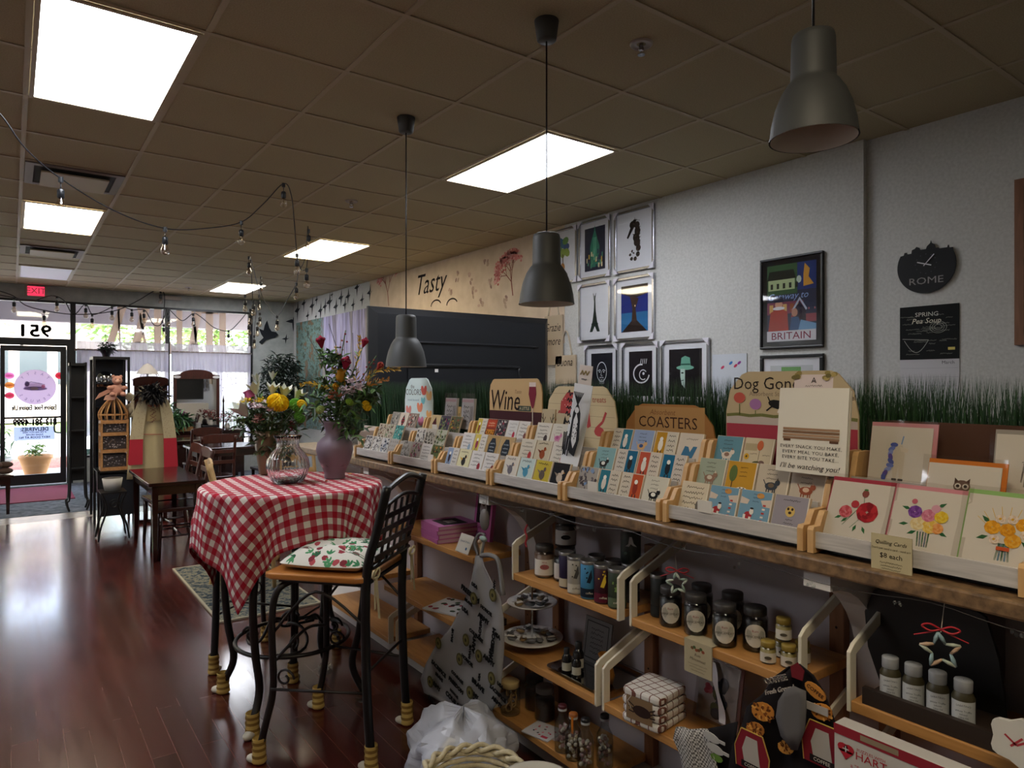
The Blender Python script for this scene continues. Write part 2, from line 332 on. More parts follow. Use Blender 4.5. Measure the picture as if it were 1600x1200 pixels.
troffer(XT1,3.688,'largest lit ceiling panel at the upper left, nearest the camera'); troffer(XT1,7.348,'lit ceiling panel on the left between the two air vents','warm')
troffer(XT1,11.01,'unlit pale ceiling panel in front of the exit sign',False); troffer(XT2,3.688,'lit ceiling panel between the two hanging cords of the nearer pendants')
troffer(XT2,7.348,'lit ceiling panel behind the string lights, over the room centre','warm'); troffer(XT2,11.01,'lit ceiling panel farthest away, above the right window')
troffer(XT1,.028,'added unseen ceiling panel behind the viewpoint','warm')  # unseen panel continuing the grid, added to light the rack fronts
troffer(-2.078,3.688,'added unseen ceiling panel at the far left side of the room, nearer'); troffer(-2.078,7.348,'added unseen ceiling panel at the far left side of the room, farther')  # two unseen panels on the same grid, added to raise overall brightness
for y,lab in ((5.83,'square ceiling air vent nearer the camera, beside the string light'),(9.18,'ceiling air vent farther away, before the unlit panel')):
    t=thing('ceiling_vent',lab,'air vent',(XT1,y,CH-.03)); m=MB(); z0=CH-.03
    for q0,q1,a,c in ((-.29,.29,-.29,-.24),(-.29,.29,.24,.29),(-.29,-.24,-.24,.24),(.24,.29,-.24,.24)): m.box(XT1+q0,y+a,CH-.014,XT1+q1,y+c,CH-.0056)
    m.build('frame',mat('vent_grey','#7d7370',.6) if 'vent_grey' not in bpy.data.materials else bpy.data.materials['vent_grey'],t)
    MB().box(XT1-.2,y-.2,CH-.04,XT1+.2,y+.2,CH-.03).build('deflector_plate',tbar,t)
    MB().box(XT1-.24,y-.24,CH-.009,XT1+.24,y+.24,CH-.0056).build('dark_throat',mat('vent_dark','#2b2826',.9) if 'vent_dark' not in bpy.data.materials else bpy.data.materials['vent_dark'],t)
# ================= CEILING FIXTURES =================
ordn=['leftmost','second from left','third from left','fourth from left','fifth from left','sixth from left','seventh from left','eighth from left']
def pendant(x,y,zb,lab,s=1.):
    t=thing('pendant_lamp',lab,'pendant lamp',(x,y,zb),0,'grey pendant lamps over the counter')
    R_=.112*s; o=[(R_*1.02,0),(R_,.012),(R_*.97,.04),(R_*.88,.085),(R_*.74,.125),(R_*.60,.15),(R_*.53,.158),(R_*.52,.165),(R_*.50,.27),(R_*.47,.283),(R_*.38,.288),(.008,.29)]
    m=MB(T(x,y,zb)); m.lathe(o,36); m.build('shade',GREYM,t)
    m=MB(T(x,y,zb)); m.lathe([(r-.004,z+.002 if z else .0) for r,z in o[:9]],36); m.build('shade_lining',mat('shade_lining','#ddd7cc',.5) if 'shade_lining' not in bpy.data.materials else bpy.data.materials['shade_lining'],t)
    MB().tube([(x,y,zb+.285),(x,y,CH-.07)],.0035,6).build('cord',BLACKM,t)
    MB(T(x,y,CH-.085)).lathe([(.001,0),(.034,0),(.04,.006),(.05,.08),(.05,.084),(.001,.084)],28).build('ceiling_cup',GREYM,t)
    m=MB(T(x,y,zb)); m.cyl((0,0,.13),.02,.05,n=12); m.sph((0,0,.10),.032,sc=(1,1,1.1)); m.build('bulb',mat('frosted_bulb','#b9b4aa',.4) if 'frosted_bulb' not in bpy.data.materials else bpy.data.materials['frosted_bulb'],t)
pendant(1.76,1.02,2.185,'grey dome pendant lamp nearest the camera, at the upper right')
pendant(1.76,2.17,1.845,'grey dome pendant lamp in the middle, in front of the black screen edge')
pendant(1.77,3.42,1.615,'grey dome pendant lamp farthest away, hanging lowest beside the bouquet')
def sprinkler(p,lab):
    t=thing('sprinkler_head',lab,'sprinkler',(p.x,p.y,CH-.05)); m=MB(T(p.x,p.y,CH))
    m.lathe([(.02,-.004),(.042,-.004),(.046,-.010),(.05,-.004),(.05,0)],24); m.build('escutcheon',mat('off_white_metal','#b9b2aa',.4) if 'off_white_metal' not in bpy.data.materials else bpy.data.materials['off_white_metal'],t)
    m=MB(T(p.x,p.y,CH)); m.cyl((0,0,-.03),.009,.03,n=10); m.tube([(.012,0,-.012),(.014,0,-.03),(0,0,-.045)],.002,5); m.tube([(-.012,0,-.012),(-.014,0,-.03),(0,0,-.045)],.002,5); m.cyl((0,0,-.05),.017,.003,n=14); m.build('deflector',CHROME,t)
sprinkler(atZ(1002,68,CH),'round sprinkler head on the ceiling at the upper right'); sprinkler(atZ(549,314,CH),'small sprinkler head on the ceiling left of the far pendant cord')
sprinkler(atZ(295,449,CH),'tiny sprinkler head on the ceiling near the front windows')
# exit sign
p=atY(56,455,YF); t=thing('exit_sign','red exit sign on the header above the glass door','exit sign',(p.x,YF,2.80))
MB().box(p.x-.14,YF-.06,2.815,p.x+.14,YF,2.985).build('housing',mat('sign_housing','#a59c90',.5),t)
M=fr((p.x,YF-.061,2.90),(1,0,0),(0,0,1)); m=MB(); m.rect(M,-.105,-.07,.105,.07,.001,'#c22b45'); m.build('red_face',emis('exit_red','#d8304c',.55),t)
m=MB(); m.text(M,'EXIT',0,0,.12,.003,'#ffffff'); m.build('lettering',mat('exit_letter','#f0a8b0',.5),t)
# ---- string lights ----
def string_light(lab,path,lamps,r=.0035,Ls=.115,group='cafe string lights'):
    t=thing('string_light',lab,'string lights',tuple(path[0]),0)
    MB().tube(smooth(path,6),r,6).build('cord',BLACKP,t)
    for (p,d) in lamps:
        p=Vector(p); k=Ls/.115
        m=MB(T(p.x,p.y,p.z)@Matrix.Scale(k,4)); m.cyl((0,0,-.02),.012,.028,n=8); m.tube([(0,0,-.02),(0,0,-.02-d)],.003,5); m.lathe([(.006,-.018-d),(.014,-.022-d),(.017,-.03-d),(.017,-.062-d),(.013,-.066-d)],12); m.sm=[True]*len(m.f)
        h=m.build('lamp_holder',BLACKP,t)
        m=MB(T(p.x,p.y,p.z-(d+.064)*k)@Matrix.Scale(k,4)); m.lathe([(.012,0),(.014,-.012),(.023,-.034),(.024,-.045),(.018,-.058),(.008,-.064),(.0005,-.065)],14)
        m.lathe([(.004,0),(.005,-.02),(.002,-.035)],6); bb=m.build('bulb',BULBG,None); bb.parent=h; bb.location=(Matrix.Translation(-MW[t.name].to_translation())@Matrix.Translation(bb.location)).to_translation()
P=atD
A1=[P(-60,120,3.0),P(0,178,3.15),P(40,232,3.3),P(95,279,3.5),P(180,330,3.8),P(258,357,4.1),P(320,357,4.5),P(377,347,4.9)]
A2=[P(377,347,4.9),P(412,318,4.85),P(443,287,4.80)]
A3=[P(443,287,4.80),P(455,305,4.9),P(460,350,5.0),P(464,398,5.1),P(470,420,5.2),P(476,422,5.3),P(479,418,5.35),P(482,380,5.4),P(481,354,5.45)]
string_light('black string light cord swagged across the upper left ceiling, nearest the camera',A1+A2[1:]+A3[1:],[(A1[3],.035),(A1[5],.03),(A1[7],.035),(A2[2]+Vector((0,0,-.005)),.03),(P(464,398,5.1),.02),(P(479,421,5.35),.02),(P(482,360,5.45),.02)])
B1=[P(481,354,5.45),P(476,405,5.9),P(466,425,6.1),P(463,443,6.3),P(448,470,6.6),P(433,494,7.0),P(418,478,7.3),P(407,455,7.6),P(408,432,7.8)]
string_light('cord of clear bulbs looping down in front of the grey dove decal',B1,[(B1[3],.02),(B1[5],.02),(B1[8]+Vector((0,0,-.01)),.03)],.004)
B2=[P(391,400,6.6),P(393,430,6.8),P(395,470,7.0),P(396,485,7.1),P(390,500,7.3),P(388,510,7.4)]
string_light('hanging cluster of clear bulbs beside the right window, nearer cord',B2,[(P(389,402,6.6),.03),(P(383,462,7.),.03),(P(396,470,7.),.02),(P(391,484,7.2),.02),(P(389,502,7.4),.02)],.004,.12)
B3=[P(391,400,6.6),P(399,432,7.4),P(406,465,8.),P(402,480,8.2),P(399,500,8.4),P(397,530,8.6)]
string_light('hanging cluster of clear bulbs beside the right window, farther cord',B3,[(P(405,462,7.9),.03),(P(406,490,8.2),.02),(P(402,505,8.4),.02),(P(397,525,8.6),.02)],.004,.125)
Wd=12.2
def PW(x,y): return atY(x,y,Wd)
C1=[PW(-20,455),PW(0,461),PW(22,465),PW(50,470),PW(80,462),PW(100,470),PW(112,490),PW(120,489),PW(134,475),PW(144,491),PW(160,487),PW(175,480),PW(190,478),PW(206,484),PW(225,484),PW(233,495),PW(240,507),PW(250,508),PW(256,497),PW(262,482),PW(270,489),PW(285,501),PW(302,490),PW(315,496),PW(335,512),PW(357,517),PW(372,505),PW(386,488)]
string_light('long black string light cord looping along the top of the front windows',C1,[(PW(22,466),.02),(PW(89,464),.03),(PW(134,476),.02),(PW(175,480),.02),(PW(206,484),.01),(PW(225,485),.02),(PW(263,490),.03),(PW(302,491),.02),(PW(357,517),.02)],.007,.16)
C2=[PW(-10,452),PW(20,462),PW(40,477),PW(69,485),PW(110,491),PW(150,490),PW(185,484),PW(215,470),PW(240,455),PW(251,453),PW(257,462),PW(256,490),PW(254,505)]
string_light('second string light cord rising to the peak beside the ceiling corner box',C2,[(PW(69,486),.03),(PW(144,492),.02),(PW(251,455),.02),(PW(256,508),.01)],.007,.16)
m=MB(); m.box(1.98,YF-.12,2.90,2.26,YF-.02,2.955,'#b0a59c'); one('junction_box',m,PAINT,'small beige box on the header above the string light peak','junction box')
# ---- letters, numbers and decals on the glass ----
LET=mat('sign_letter_backs','#e2d2c6',.7); yL=YF+.075
def zpx(px,py): p=atY(px,py,yL); return p.x,p.z
def bar(m,x0,x1,z0,z1,sx=0): m.prism([(x0,z0),(x1,z0),(x1+sx,z1),(x0+sx,z1)],-yL-.02,-yL,M=RX(R(90)))
z0,z1=2.02,2.77
def xl(px): return atY(px,510,yL).x
names=[('I',[('b',343,353,0)]),('T',[('b',322,333,0),('c',316,341)]),('A',[('b',292,302,14),('b2',307,311,-8),('x',298,309)]),('L',[('b',276,285,0),('f',262,272)]),('I',[('b',241,252,0)]),('A',[('b',202,215,20),('b2',228,232,-14),('x',212,226)]),('N',[('b',187,190,-4),('b',161,173,26)])]
for i,(nm,parts) in enumerate(names):
    m=MB()
    for q in parts:
        if q[0] in('b','b2'): bar(m,xl(q[1]),xl(q[2]),z0,z1,(xl(q[1]+q[3])-xl(q[1])))
        elif q[0]=='c': bar(m,xl(q[1]),xl(q[2]),z1-.05,z1)
        elif q[0]=='x': bar(m,xl(q[1]),xl(q[2]),z0+.14,z0+.18)
        elif q[0]=='f': m.prism([(xl(262),z0),(xl(276),z0),(xl(276),z0+.05),(xl(266),z0+.2)],-yL-.02,-yL,M=RX(R(90)))
    pos=['rightmost','second from right','third from right','fourth from right','fifth from right','sixth from right','leftmost'][i]
    one('sign_letter',m,LET,'tall pale letter %s seen reversed in the shop window, %s of seven'%(nm,pos),'sign letter','big reversed sign letters')
DG=fr((0,YF+.045,0),(1,0,0),(0,0,1))
def stick(name,fn,lab,cat,mt=PAPER): m=MB(); fn(m); return one(name,m,mt,lab,cat)
def zz(px,py): p=atY(px,py,YF+.04); return p.x,p.z
G2=fr((0,YF+.02,0),(1,0,0),(0,0,1)) 
a,b_=zz(54,518); stick('house_number',lambda m:m.btext(G2,'951',a,b_,.25,0,'#4a4642',mirror=True,sx=1.15),'large dark number 951 reversed on the glass above the door','lettering')
cx,cz=zz(55,605)
def dec(m):
    m.ell(G2,cx,cz,.262,.262,0,'#b49cb8',40); m.ell(G2,cx-.02,cz+.02,.12,.045,.0008,'#d8c8d8',16); m.ell(G2,cx,cz-.02,.15,.03,.0011,'#8a7898',16); m.ell(G2,cx-.01,cz-.02,.05,.022,.0014,'#cfc0b0',12); m.ell(G2,cx-.1,cz+.05,.03,.04,.0014,'#7c6888',12); m.ell(G2,cx+.1,cz+.01,.025,.03,.0014,'#d890a8',12)
    m.line(G2,[(cx-.12,cz+.05),(cx-.05,cz+.08),(cx+.05,cz+.06),(cx+.12,cz+.04)],.008,.0017,'#6a5878')
    for i,ch in enumerate('TASTY'): an=R(90+(i-2)*24); m.text(G2,ch,cx+.21*math.cos(an),cz+.21*math.sin(an),.055,.0015,'#6d5a80',mirror=True,rot=an-PI/2)
    for i,ch in enumerate('VENUES'): an=R(-90-(i-2.5)*22); m.text(G2,ch,cx+.21*math.cos(an),cz+.21*math.sin(an),.055,.0015,'#6d5a80',mirror=True,rot=an+PI/2)
stick('window_decal',dec,'large round lilac decal with a drawing on the door glass','decal')
for (px,py,c1,c2,lb) in ((15,587,'#e07ab8','#f0a8d0','pink oval sticker, topmost of three on the left of the door glass'),(15,602,'#d8884c','#e8b070','orange oval sticker, middle of three on the left of the door glass'),(15,618,'#d04868','#e87890','red oval sticker, lowest of three on the left of the door glass'),(93,587,'#d83a50','#f07080','red round sticker alone on the right of the door glass')):
    a,b_=zz(px,py); stick('oval_sticker',lambda m:(m.ell(G2,a,b_,.06,.05,.0,c1,20),m.ell(G2,a,b_,.045,.02,.001,c2,16),m.scrib(G2,a,b_,.06,.012,'#ffffff',h=.002)),lb,'sticker')
def ln(txt,px,py,sz,lab,sx=1.): a,b_=zz(px,py); stick('door_lettering',lambda m:m.btext(G2,txt,a,b_,sz,0,'#2c2a34',w=.05,mirror=True,sx=sx),lab,'lettering')
ln('Explore Food  Explore Life',54,637,.105,'reversed slogan line Explore Food Explore Life on the door glass',.48)
ln('813-381-4999',55,660,.14,'reversed telephone number on the lower door glass',.68)
a,b_=zz(54,677)
def dl(m):
    m.rect(G2,a-.25,b_-.10,a+.25,b_+.10,.0,'#aab4d8'); m.btext(G2,'DELIVERIES:',a,b_+.06,.075,.001,'#181c38',mirror=True,sx=.9); m.btext(G2,'IF WE ARE NOT HERE',a,b_+.015,.03,.001,'#22284a',mirror=True); m.btext(G2,'PLEASE DELIVER',a,b_-.02,.03,.001,'#22284a',mirror=True); m.btext(G2,'NEXT DOOR AT 961',a,b_-.06,.042,.001,'#22284a',mirror=True)
stick('door_notice',dl,'blue paper notice headed DELIVERIES taped to the door glass','notice')
# ---- curtains ----
def curt_mat(name,f,col='#f1eef4'):
    m=bpy.data.materials.new(name); m.use_nodes=True; n=m.node_tree.nodes; l=m.node_tree.links; n.clear()
    o=n.new('ShaderNodeOutputMaterial'); mx=n.new('ShaderNodeMixShader'); m2=n.new('ShaderNodeMixShader'); t=n.new('ShaderNodeBsdfTransparent'); tr=n.new('ShaderNodeBsdfTranslucent'); d=n.new('ShaderNodeBsdfDiffuse')
    tr.inputs[0].default_value=C(col)+(1,); d.inputs[0].default_value=C(col)+(1,); mx.inputs[0].default_value=f; m2.inputs[0].default_value=.4
    l.new(tr.outputs[0],m2.inputs[1]); l.new(d.outputs[0],m2.inputs[2]); l.new(t.outputs[0],mx.inputs[1]); l.new(m2.outputs[0],mx.inputs[2]); l.new(mx.outputs[0],o.inputs[0]); return m
SHEER=curt_mat('sheer_fabric',.92,'#c9c6d3')
STICK=curt_mat('sticker_vinyl',1.0)
LT2=curt_mat('letter_acrylic',1.0,'#dccfc6')
for q in COL.objects:
    if q.get('category')=='sign letter': q.data.materials[0]=LT2
n=STICK.node_tree.nodes; vc=n.new('ShaderNodeVertexColor'); vc.layer_name='Col'
for q in n:
    if q.type in('BSDF_TRANSLUCENT','BSDF_DIFFUSE'): STICK.node_tree.links.new(vc.outputs[0],q.inputs[0])
for q in COL.objects:
    if q.get('category') in('decal','sticker','notice'): q.data.materials[0]=STICK
def curtain(x0,x1,zt,zb,lab,folds,amp,seed,y=YF-.09):
    rg=random.Random(seed); t=thing('sheer_curtain',lab,'curtain',(x0,y,zb))
    def sheet(za,zc,am,ph,yo,nm,mt,nz=10):
        m=MB(); nx=folds*8
        for j in range(nz+1):
            q=j/nz; z=za+(zc-za)*q
            for i in range(nx+1):
                u=i/nx; w=math.sin(2*PI*folds*u+ph+.8*math.sin(7*u*PI))*am*(.35+.65*q)+.3*am*math.sin(2*PI*folds*2.3*u+2*ph)
                m.v.append((x0+(x1-x0)*u,y+yo+w,z+(.006*math.sin(2*PI*folds*u) if j==nz else 0)))
        for j in range(nz):
            for i in range(nx): a=j*(nx+1)+i; m.f.append((a,a+1,a+nx+2,a+nx+1)); m.c.append((1,1,1)); m.mi.append(0); m.sm.append(True)
        return m.build(nm,mt,t)
    sheet(zt-.03,zb,amp,.3,0,'panel',SHEER,14); sheet(zt-.04,zt-.36,amp*.9,1.7,-.035,'valance',SHEER,6); sheet(zt+.10,zt-.04,amp*.6,.9,-.01,'ruffle',SHEER,4)
    m=MB()
    for i in range(70): # woven dots
        a=x0+(x1-x0)*rg.random(); c=zb+(zt-.4-zb)*rg.random(); m.box(a-.007,y-.052,c-.01,a+.007,y-.05,c+.01)
    m.build('woven_dots',mat('dot_lilac','#8d86a8',.9) if 'dot_lilac' not in bpy.data.materials else bpy.data.materials['dot_lilac'],t)
curtain(.80,2.07,2.08,.72,'sheer white cafe curtain on the left shop window',16,.022,3)
curtain(2.11,3.37,2.08,.62,'sheer white cafe curtain on the right shop window',16,.022,5)
one('curtain_rod',MB().tube([(.77,YF-.10,2.045),(2.06,YF-.10,2.045)],.016,8),mat('rod_taupe','#8d8178',.5),'taupe curtain rod across the left shop window','curtain rod')
one('curtain_rod',MB().tube([(2.12,YF-.10,2.045),(3.39,YF-.10,2.045)],.016,8),bpy.data.materials['rod_taupe'],'taupe curtain rod across the right shop window','curtain rod')
# ---- pots outside ----
def pot(x,y,r,h,col,lab,name='flower_pot',zb=-.03):
    t=thing(name,lab,'plant pot',(x,y,zb)); m=MB(T(x,y,zb)); m.lathe([(r*.62,0),(r*.8,h*.4),(r*.95,h*.8),(r*1.06,h*.86),(r*1.06,h),(r*.95,h),(r*.9,h*.9)],28); m.build('pot_body',mat('pot_'+col[1:],col,.7),t)
    m=MB(T(x,y,zb)); m.cyl((0,0,h*.85),r*.92,.01,n=20); m.build('soil',mat('soil','#3a2a20',.95) if 'soil' not in bpy.data.materials else bpy.data.materials['soil'],t)
    return t
p=atZ(61,733,0); 
def plant(x,y,z,r,h,lab,cols,seed,n=60,L=.16,w=.02,sp=.9):
    rg=random.Random(seed); m=MB()
    for i in range(n):
        a=rg.random()*2*PI; q=r*rg.random()**.6; c=(x+q*math.cos(a),y+q*math.sin(a),z+h*rg.random()); blades(m,c,3,.02,L,cols,w=w,sp=sp,rng=rg)
    m.tube([(x,y,z-.02),(x,y,z+h*.8)],.01,6,'#4c5a30'); return one('garden_plant',m,LEAF,lab,'plant')
pot(.33,14.2,.24,.34,'#cf9560','wide terracotta pot with swags just outside the door'); plant(.33,14.2,.30,.12,.2,'low green plant growing in the terracotta pot outside',GT,4,40,.1)
pot(1.02,13.75,.24,.42,'#4e6b5e','dark green pot partly hidden behind the door frame')
pot(-.25,13.8,.25,.36,'#c9c2b8','whitish round pot at the left edge outside the door'); plant(-.22,13.8,.33,.22,.55,'tall feathery green plant at the left outside the door',['#7d9a75','#94b48d','#a8c49a'],5,80,.22,.012)
# ================= RIGHT WALL =================
cr=MB(); cr.box(XW-.004,4.86,1.9,XW-.0005,9.15,CH); one('cream_wall_area',cr,cream,'warm cream stretch of wall with pink blossom trees above the black screen','wallcovering')  # thin sheet giving this stretch of wall a warmer cream tone
def WF(x,y,z): return fr((x,y,z),(0,-1,0),(0,0,1))       # panel frame on the right wall, facing the room
def blossom(yc,zc,s,seed,lab):
    rg=random.Random(seed); M=WF(XW-.006,yc,zc); m=MB()
    def br(a,b,an,L,w,d):
        c=a+L*math.cos(an); e=b+L*math.sin(an); m.line(M,[(a,b),(c,e)],w,.0,'#9a6258')
        if d==0:
            for k in range(5): m.ell(M,c+(rg.random()-.5)*.07*s,e+(rg.random()-.5)*.07*s,.012*s,.010*s,.0008+.0002*k,rg.choice(['#d78a86','#e0a8a0','#c87872']),6)
            return
        for q in (-.45,.1,.5): br(c,e,an+q+(rg.random()-.5)*.4,L*.74,w*.65,d-1)
    br(0,0,R(100),.11*s,.012*s,4); return one('blossom_tree_decal',m,PAPER,lab,'wall decal')
p=atX(608,478,XW); blossom(p.y,p.z,1.7,1,'pink blossom tree painted on the cream wall, above the screen corner')
p=atX(802,462,XW); blossom(p.y,p.z,1.35,2,'pink blossom tree painted on the cream wall beside the middle pendant')
p=atX(674,443,XW); one('wall_lettering',MB().text(WF(XW-.007,p.y,p.z),'Tasty',0,0,.36,0,'#1a1414',shear=.35,sx=.95),PAPER,'black script word Tasty on the cream wall','lettering')
for (px,py,lb) in ((682,478,'left'),(707,476,'right')):
    a=atX(px,py,XW); M=WF(XW-.007,a.y,a.z); m=MB(); m.line(M,[(.12*math.cos(R(k)),.07*math.sin(R(k))) for k in range(20,181,16)],.018,0,'#2a2020'); one('wall_lettering',m,PAPER,'%s black letter curl just above the top of the screen'%lb,'lettering')
rg=random.Random(9)
for k,(px,py) in enumerate([(705,453),(715,433),(742,455),(765,447),(752,475),(790,470),(760,415),(735,435)]):
    a=atX(px,py,XW); M=WF(XW-.0065,a.y,a.z); m=MB()
    for j in range(5): m.ell(M,(rg.random()-.5)*.08,(rg.random()-.5)*.12,.018,.03,.0003*j,rg.choice(['#b8a08c','#a88c80','#c4a898']),6,rot=rg.random()*3)
    one('petal_decal',m,PAPER,'faint drifting petal cluster painted on the cream wall','wall decal','drifting petals on the cream wall')
def bird(M,s,m,col='#2b2e33'):
    m.pol(M,[(-.10*s,.0),(-.02*s,.035*s),(.01*s,.02*s),(.10*s,.03*s),(.03*s,-.01*s),(-.03*s,-.015*s)],0,col); m.pol(M,[(-.01*s,.02*s),(.03*s,.14*s),(.035*s,.02*s)],.0005,col); m.pol(M,[(-.015*s,0),(.0,-.13*s),(.03*s,.0)],.0008,col)
BP=[(465,486,1.5),(475,475,1.2),(488,479,1.3),(481,494,.9),(494,495,.6),(501,486,1.2),(508,480,1.1),(515,473,1.4),(525,480,1.1),(539,477,.9),(533,466,1.1),(552,477,.8),(544,464,1.),(558,450,1.),(566,469,.8),(578,458,1.),(495,469,.8),(519,461,.6),(458,503,1.4),(446,530,.7)]
for (px,py,s) in BP:
    if px>462: a=atX(px,py,XW); M=WF(XW-.004,a.y,a.z)
    else: a=atY(px,py,YF); M=fr((a.x,YF-.004,a.z),(1,0,0),(0,0,1))
    m=MB(); bird(M,s,m); one('bird_decal',m,PAPER,'small dark flying bird decal near the ceiling in the far corner','bird decal','flying bird decals')
a=atY(422,523,YF); M=fr((a.x,YF-.02,a.z),(1,0,0),(0,0,1)); m=MB()
m.pol(M,[(-.16,.0),(-.2,.10),(-.12,.07),(-.10,.16),(-.06,.25),(-.02,.12),(.02,.06),(.10,.05),(.14,.0),(.08,-.05),(0,-.07),(-.08,-.10),(-.15,-.18),(-.2,-.14),(-.12,-.06)],0,'#26292e')
one('dove_decal',m,PAPER,'large dark dove silhouette on the grey wall above the big plant','wall decal',solid=.01)
# bright mural on the far part of the wall
mu=mat('mural_print','#888888',.7); n,l,b=nodes(mu); v=coord(n,l,'Object',(1,1,1)); nz=n.new('ShaderNodeTexNoise'); nz.inputs['Scale'].default_value=2.2; nz.inputs['Detail'].default_value=7
v3=coord(n,l,'Object',(1,3.2,.35)); l.new(v3,nz.inputs['Vector']); r1=ramp(n,[(.30,'#8a7f96'),(.42,'#a9a2c8'),(.5,'#c4bcd8'),(.58,'#7d7484'),(.7,'#b3a69c')]); l.new(nz.outputs[0],r1.inputs[0])
nz2=n.new('ShaderNodeTexNoise'); nz2.inputs['Scale'].default_value=4.5; nz2.inputs['Detail'].default_value=12; nz2.inputs['Roughness'].default_value=.8; l.new(v,nz2.inputs['Vector']); r2=ramp(n,[(.38,'#3c342c'),(.44,'#4a5a44'),(.49,'#7a9c9c'),(.53,'#566f58'),(.57,'#7a5540'),(.64,'#94704e')]); l.new(nz2.outputs[0],r2.inputs[0])
sx=n.new('ShaderNodeSeparateXYZ'); l.new(coord(n,l),sx.inputs[0]); mr=n.new('ShaderNodeMapRange'); mr.inputs[1].default_value=.15; mr.inputs[2].default_value=.35; l.new(sx.outputs[1],mr.inputs[0])
mx=n.new('ShaderNodeMixRGB'); l.new(mr.outputs[0],mx.inputs[0]); l.new(r1.outputs[0],mx.inputs[1]); l.new(r2.outputs[0],mx.inputs[2]); l.new(mx.outputs[0],b.inputs['Base Color'])
one('wall_mural',MB().box(XW-.006,9.2,.75,XW-.0005,12.3,2.62),mu,'tall colourful garden mural on the far wall behind the bouquet','mural')
# ---- framed pictures ----
def framed(y0,y1,z0,z1,lab,bg,art,fm,fw=.022,mat_w=.05,dp=.025,x=None,glass=True,cat='picture',base='#d9dadf'):
    x=XW if x is None else x; ya,yb=max(y0,y1),min(y0,y1); t=thing('framed_picture',lab,cat,(x-.002,(ya+yb)/2,z0)); w=ya-yb; h=z1-z0
    m=MB(); X0=x-dp; X1=x-.001
    m.box(X0,yb,z0,X1,ya,z0+fw); m.box(X0,yb,z1-fw,X1,ya,z1); m.box(X0,yb,z0+fw,X1,yb+fw,z1-fw); m.box(X0,ya-fw,z0+fw,X1,ya,z1-fw); m.build('frame',fm,t,bev=.003)
    M=WF(x-.010,(ya+yb)/2,(z0+z1)/2); m=MB(); a=w/2-fw; c=h/2-fw; m.add([(-a,-c,-.006),(a,-c,-.006),(a,c,-.006),(-a,c,-.006)]+[(-a,-c,0),(a,-c,0),(a,c,0),(-a,c,0)],[(0,3,2,1),(4,5,6,7),(0,1,5,4),(2,3,7,6),(1,2,6,5),(0,4,7,3)],base,0,False,M)
    if bg: m.rect(M,-a+mat_w,-c+mat_w,a-mat_w,c-mat_w,.0006,bg)
    art(m,M,a-mat_w,c-mat_w); m.build('print',PAPER,t)
    if glass: MB().box(x-.0155,yb+fw,z0+fw,x-.0145,ya-fw,z1-fw).build('glazing',PANE,t)
    return t
def corners(t,y0,y1,z0,z1): # clear corner guards as sold
    ya,yb=max(y0,y1),min(y0,y1); s=.055; X=XW-.030
    for (yy,zz_,sy,sz) in ((ya,z0,-1,1),(yb,z0,1,1),(ya,z1,-1,-1),(yb,z1,1,-1)):
        m=MB(); pts=[(yy-.002*sy,zz_-.002*sz),(yy+s*sy,zz_-.002*sz),(yy-.002*sy,zz_+s*sz)]
        m.add([(X,p[0],p[1]) for p in pts]+[(X-.004,p[0],p[1]) for p in pts],[(0,1,2),(5,4,3),(0,3,4,1),(1,4,5,2),(2,5,3,0)],'#cfccd6')
        m.build('corner_guard',mat('corner_plastic','#d5d2dc',.3) if 'corner_plastic' not in bpy.data.materials else bpy.data.materials['corner_plastic'],t)
def a_tree(m,M,a,c):
    for k,(x,y) in enumerate([(0,.12),(-.05,.07),(.05,.08),(0,.03),(-.03,.14),(.04,.14),(-.06,.11),(.06,.03)]): m.ell(M,x,y,.035,.045,.001+.0002*k,['#3f6b8a','#5f8a4a','#35507a','#8aa04a'][k%4],9,rot=k)
    m.line(M,[(0,.02),(.005,-.08)],.012,.003,'#5a4030'); m.ell(M,.0,-.1,.03,.04,.003,'#b07a3a',10); m.ell(M,.0,-.17,.07,.02,.0025,'#3b5f4a',12); m.line(M,[(-.04,-.14),(.04,-.17)],.015,.0035,'#80403a')
def a_tower(m,M,a,c):
    m.pol(M,[(-.05,-.16),(-.06,.02),(-.035,.10),(-.01,.15),(0,.21),(.01,.15),(.035,.08),(.06,.02),(.05,-.16)],.001,'#2f7a62')
    for k in range(26): x=(random.random()-.5)*.2; y=-.17+random.random()*.16; m.rect(M,x-.008,y-.02,x+.008,y+.02,.0013+.0001*k,random.choice(['#c8a24a','#e0cfa0','#2a2f50','#4a8a6a','#1c2038']))
    for k in range(10): m.line(M,[((random.random()-.5)*.05,-.1),((random.random()-.5)*.05,.1)],.004,.004,'#5fae8e')
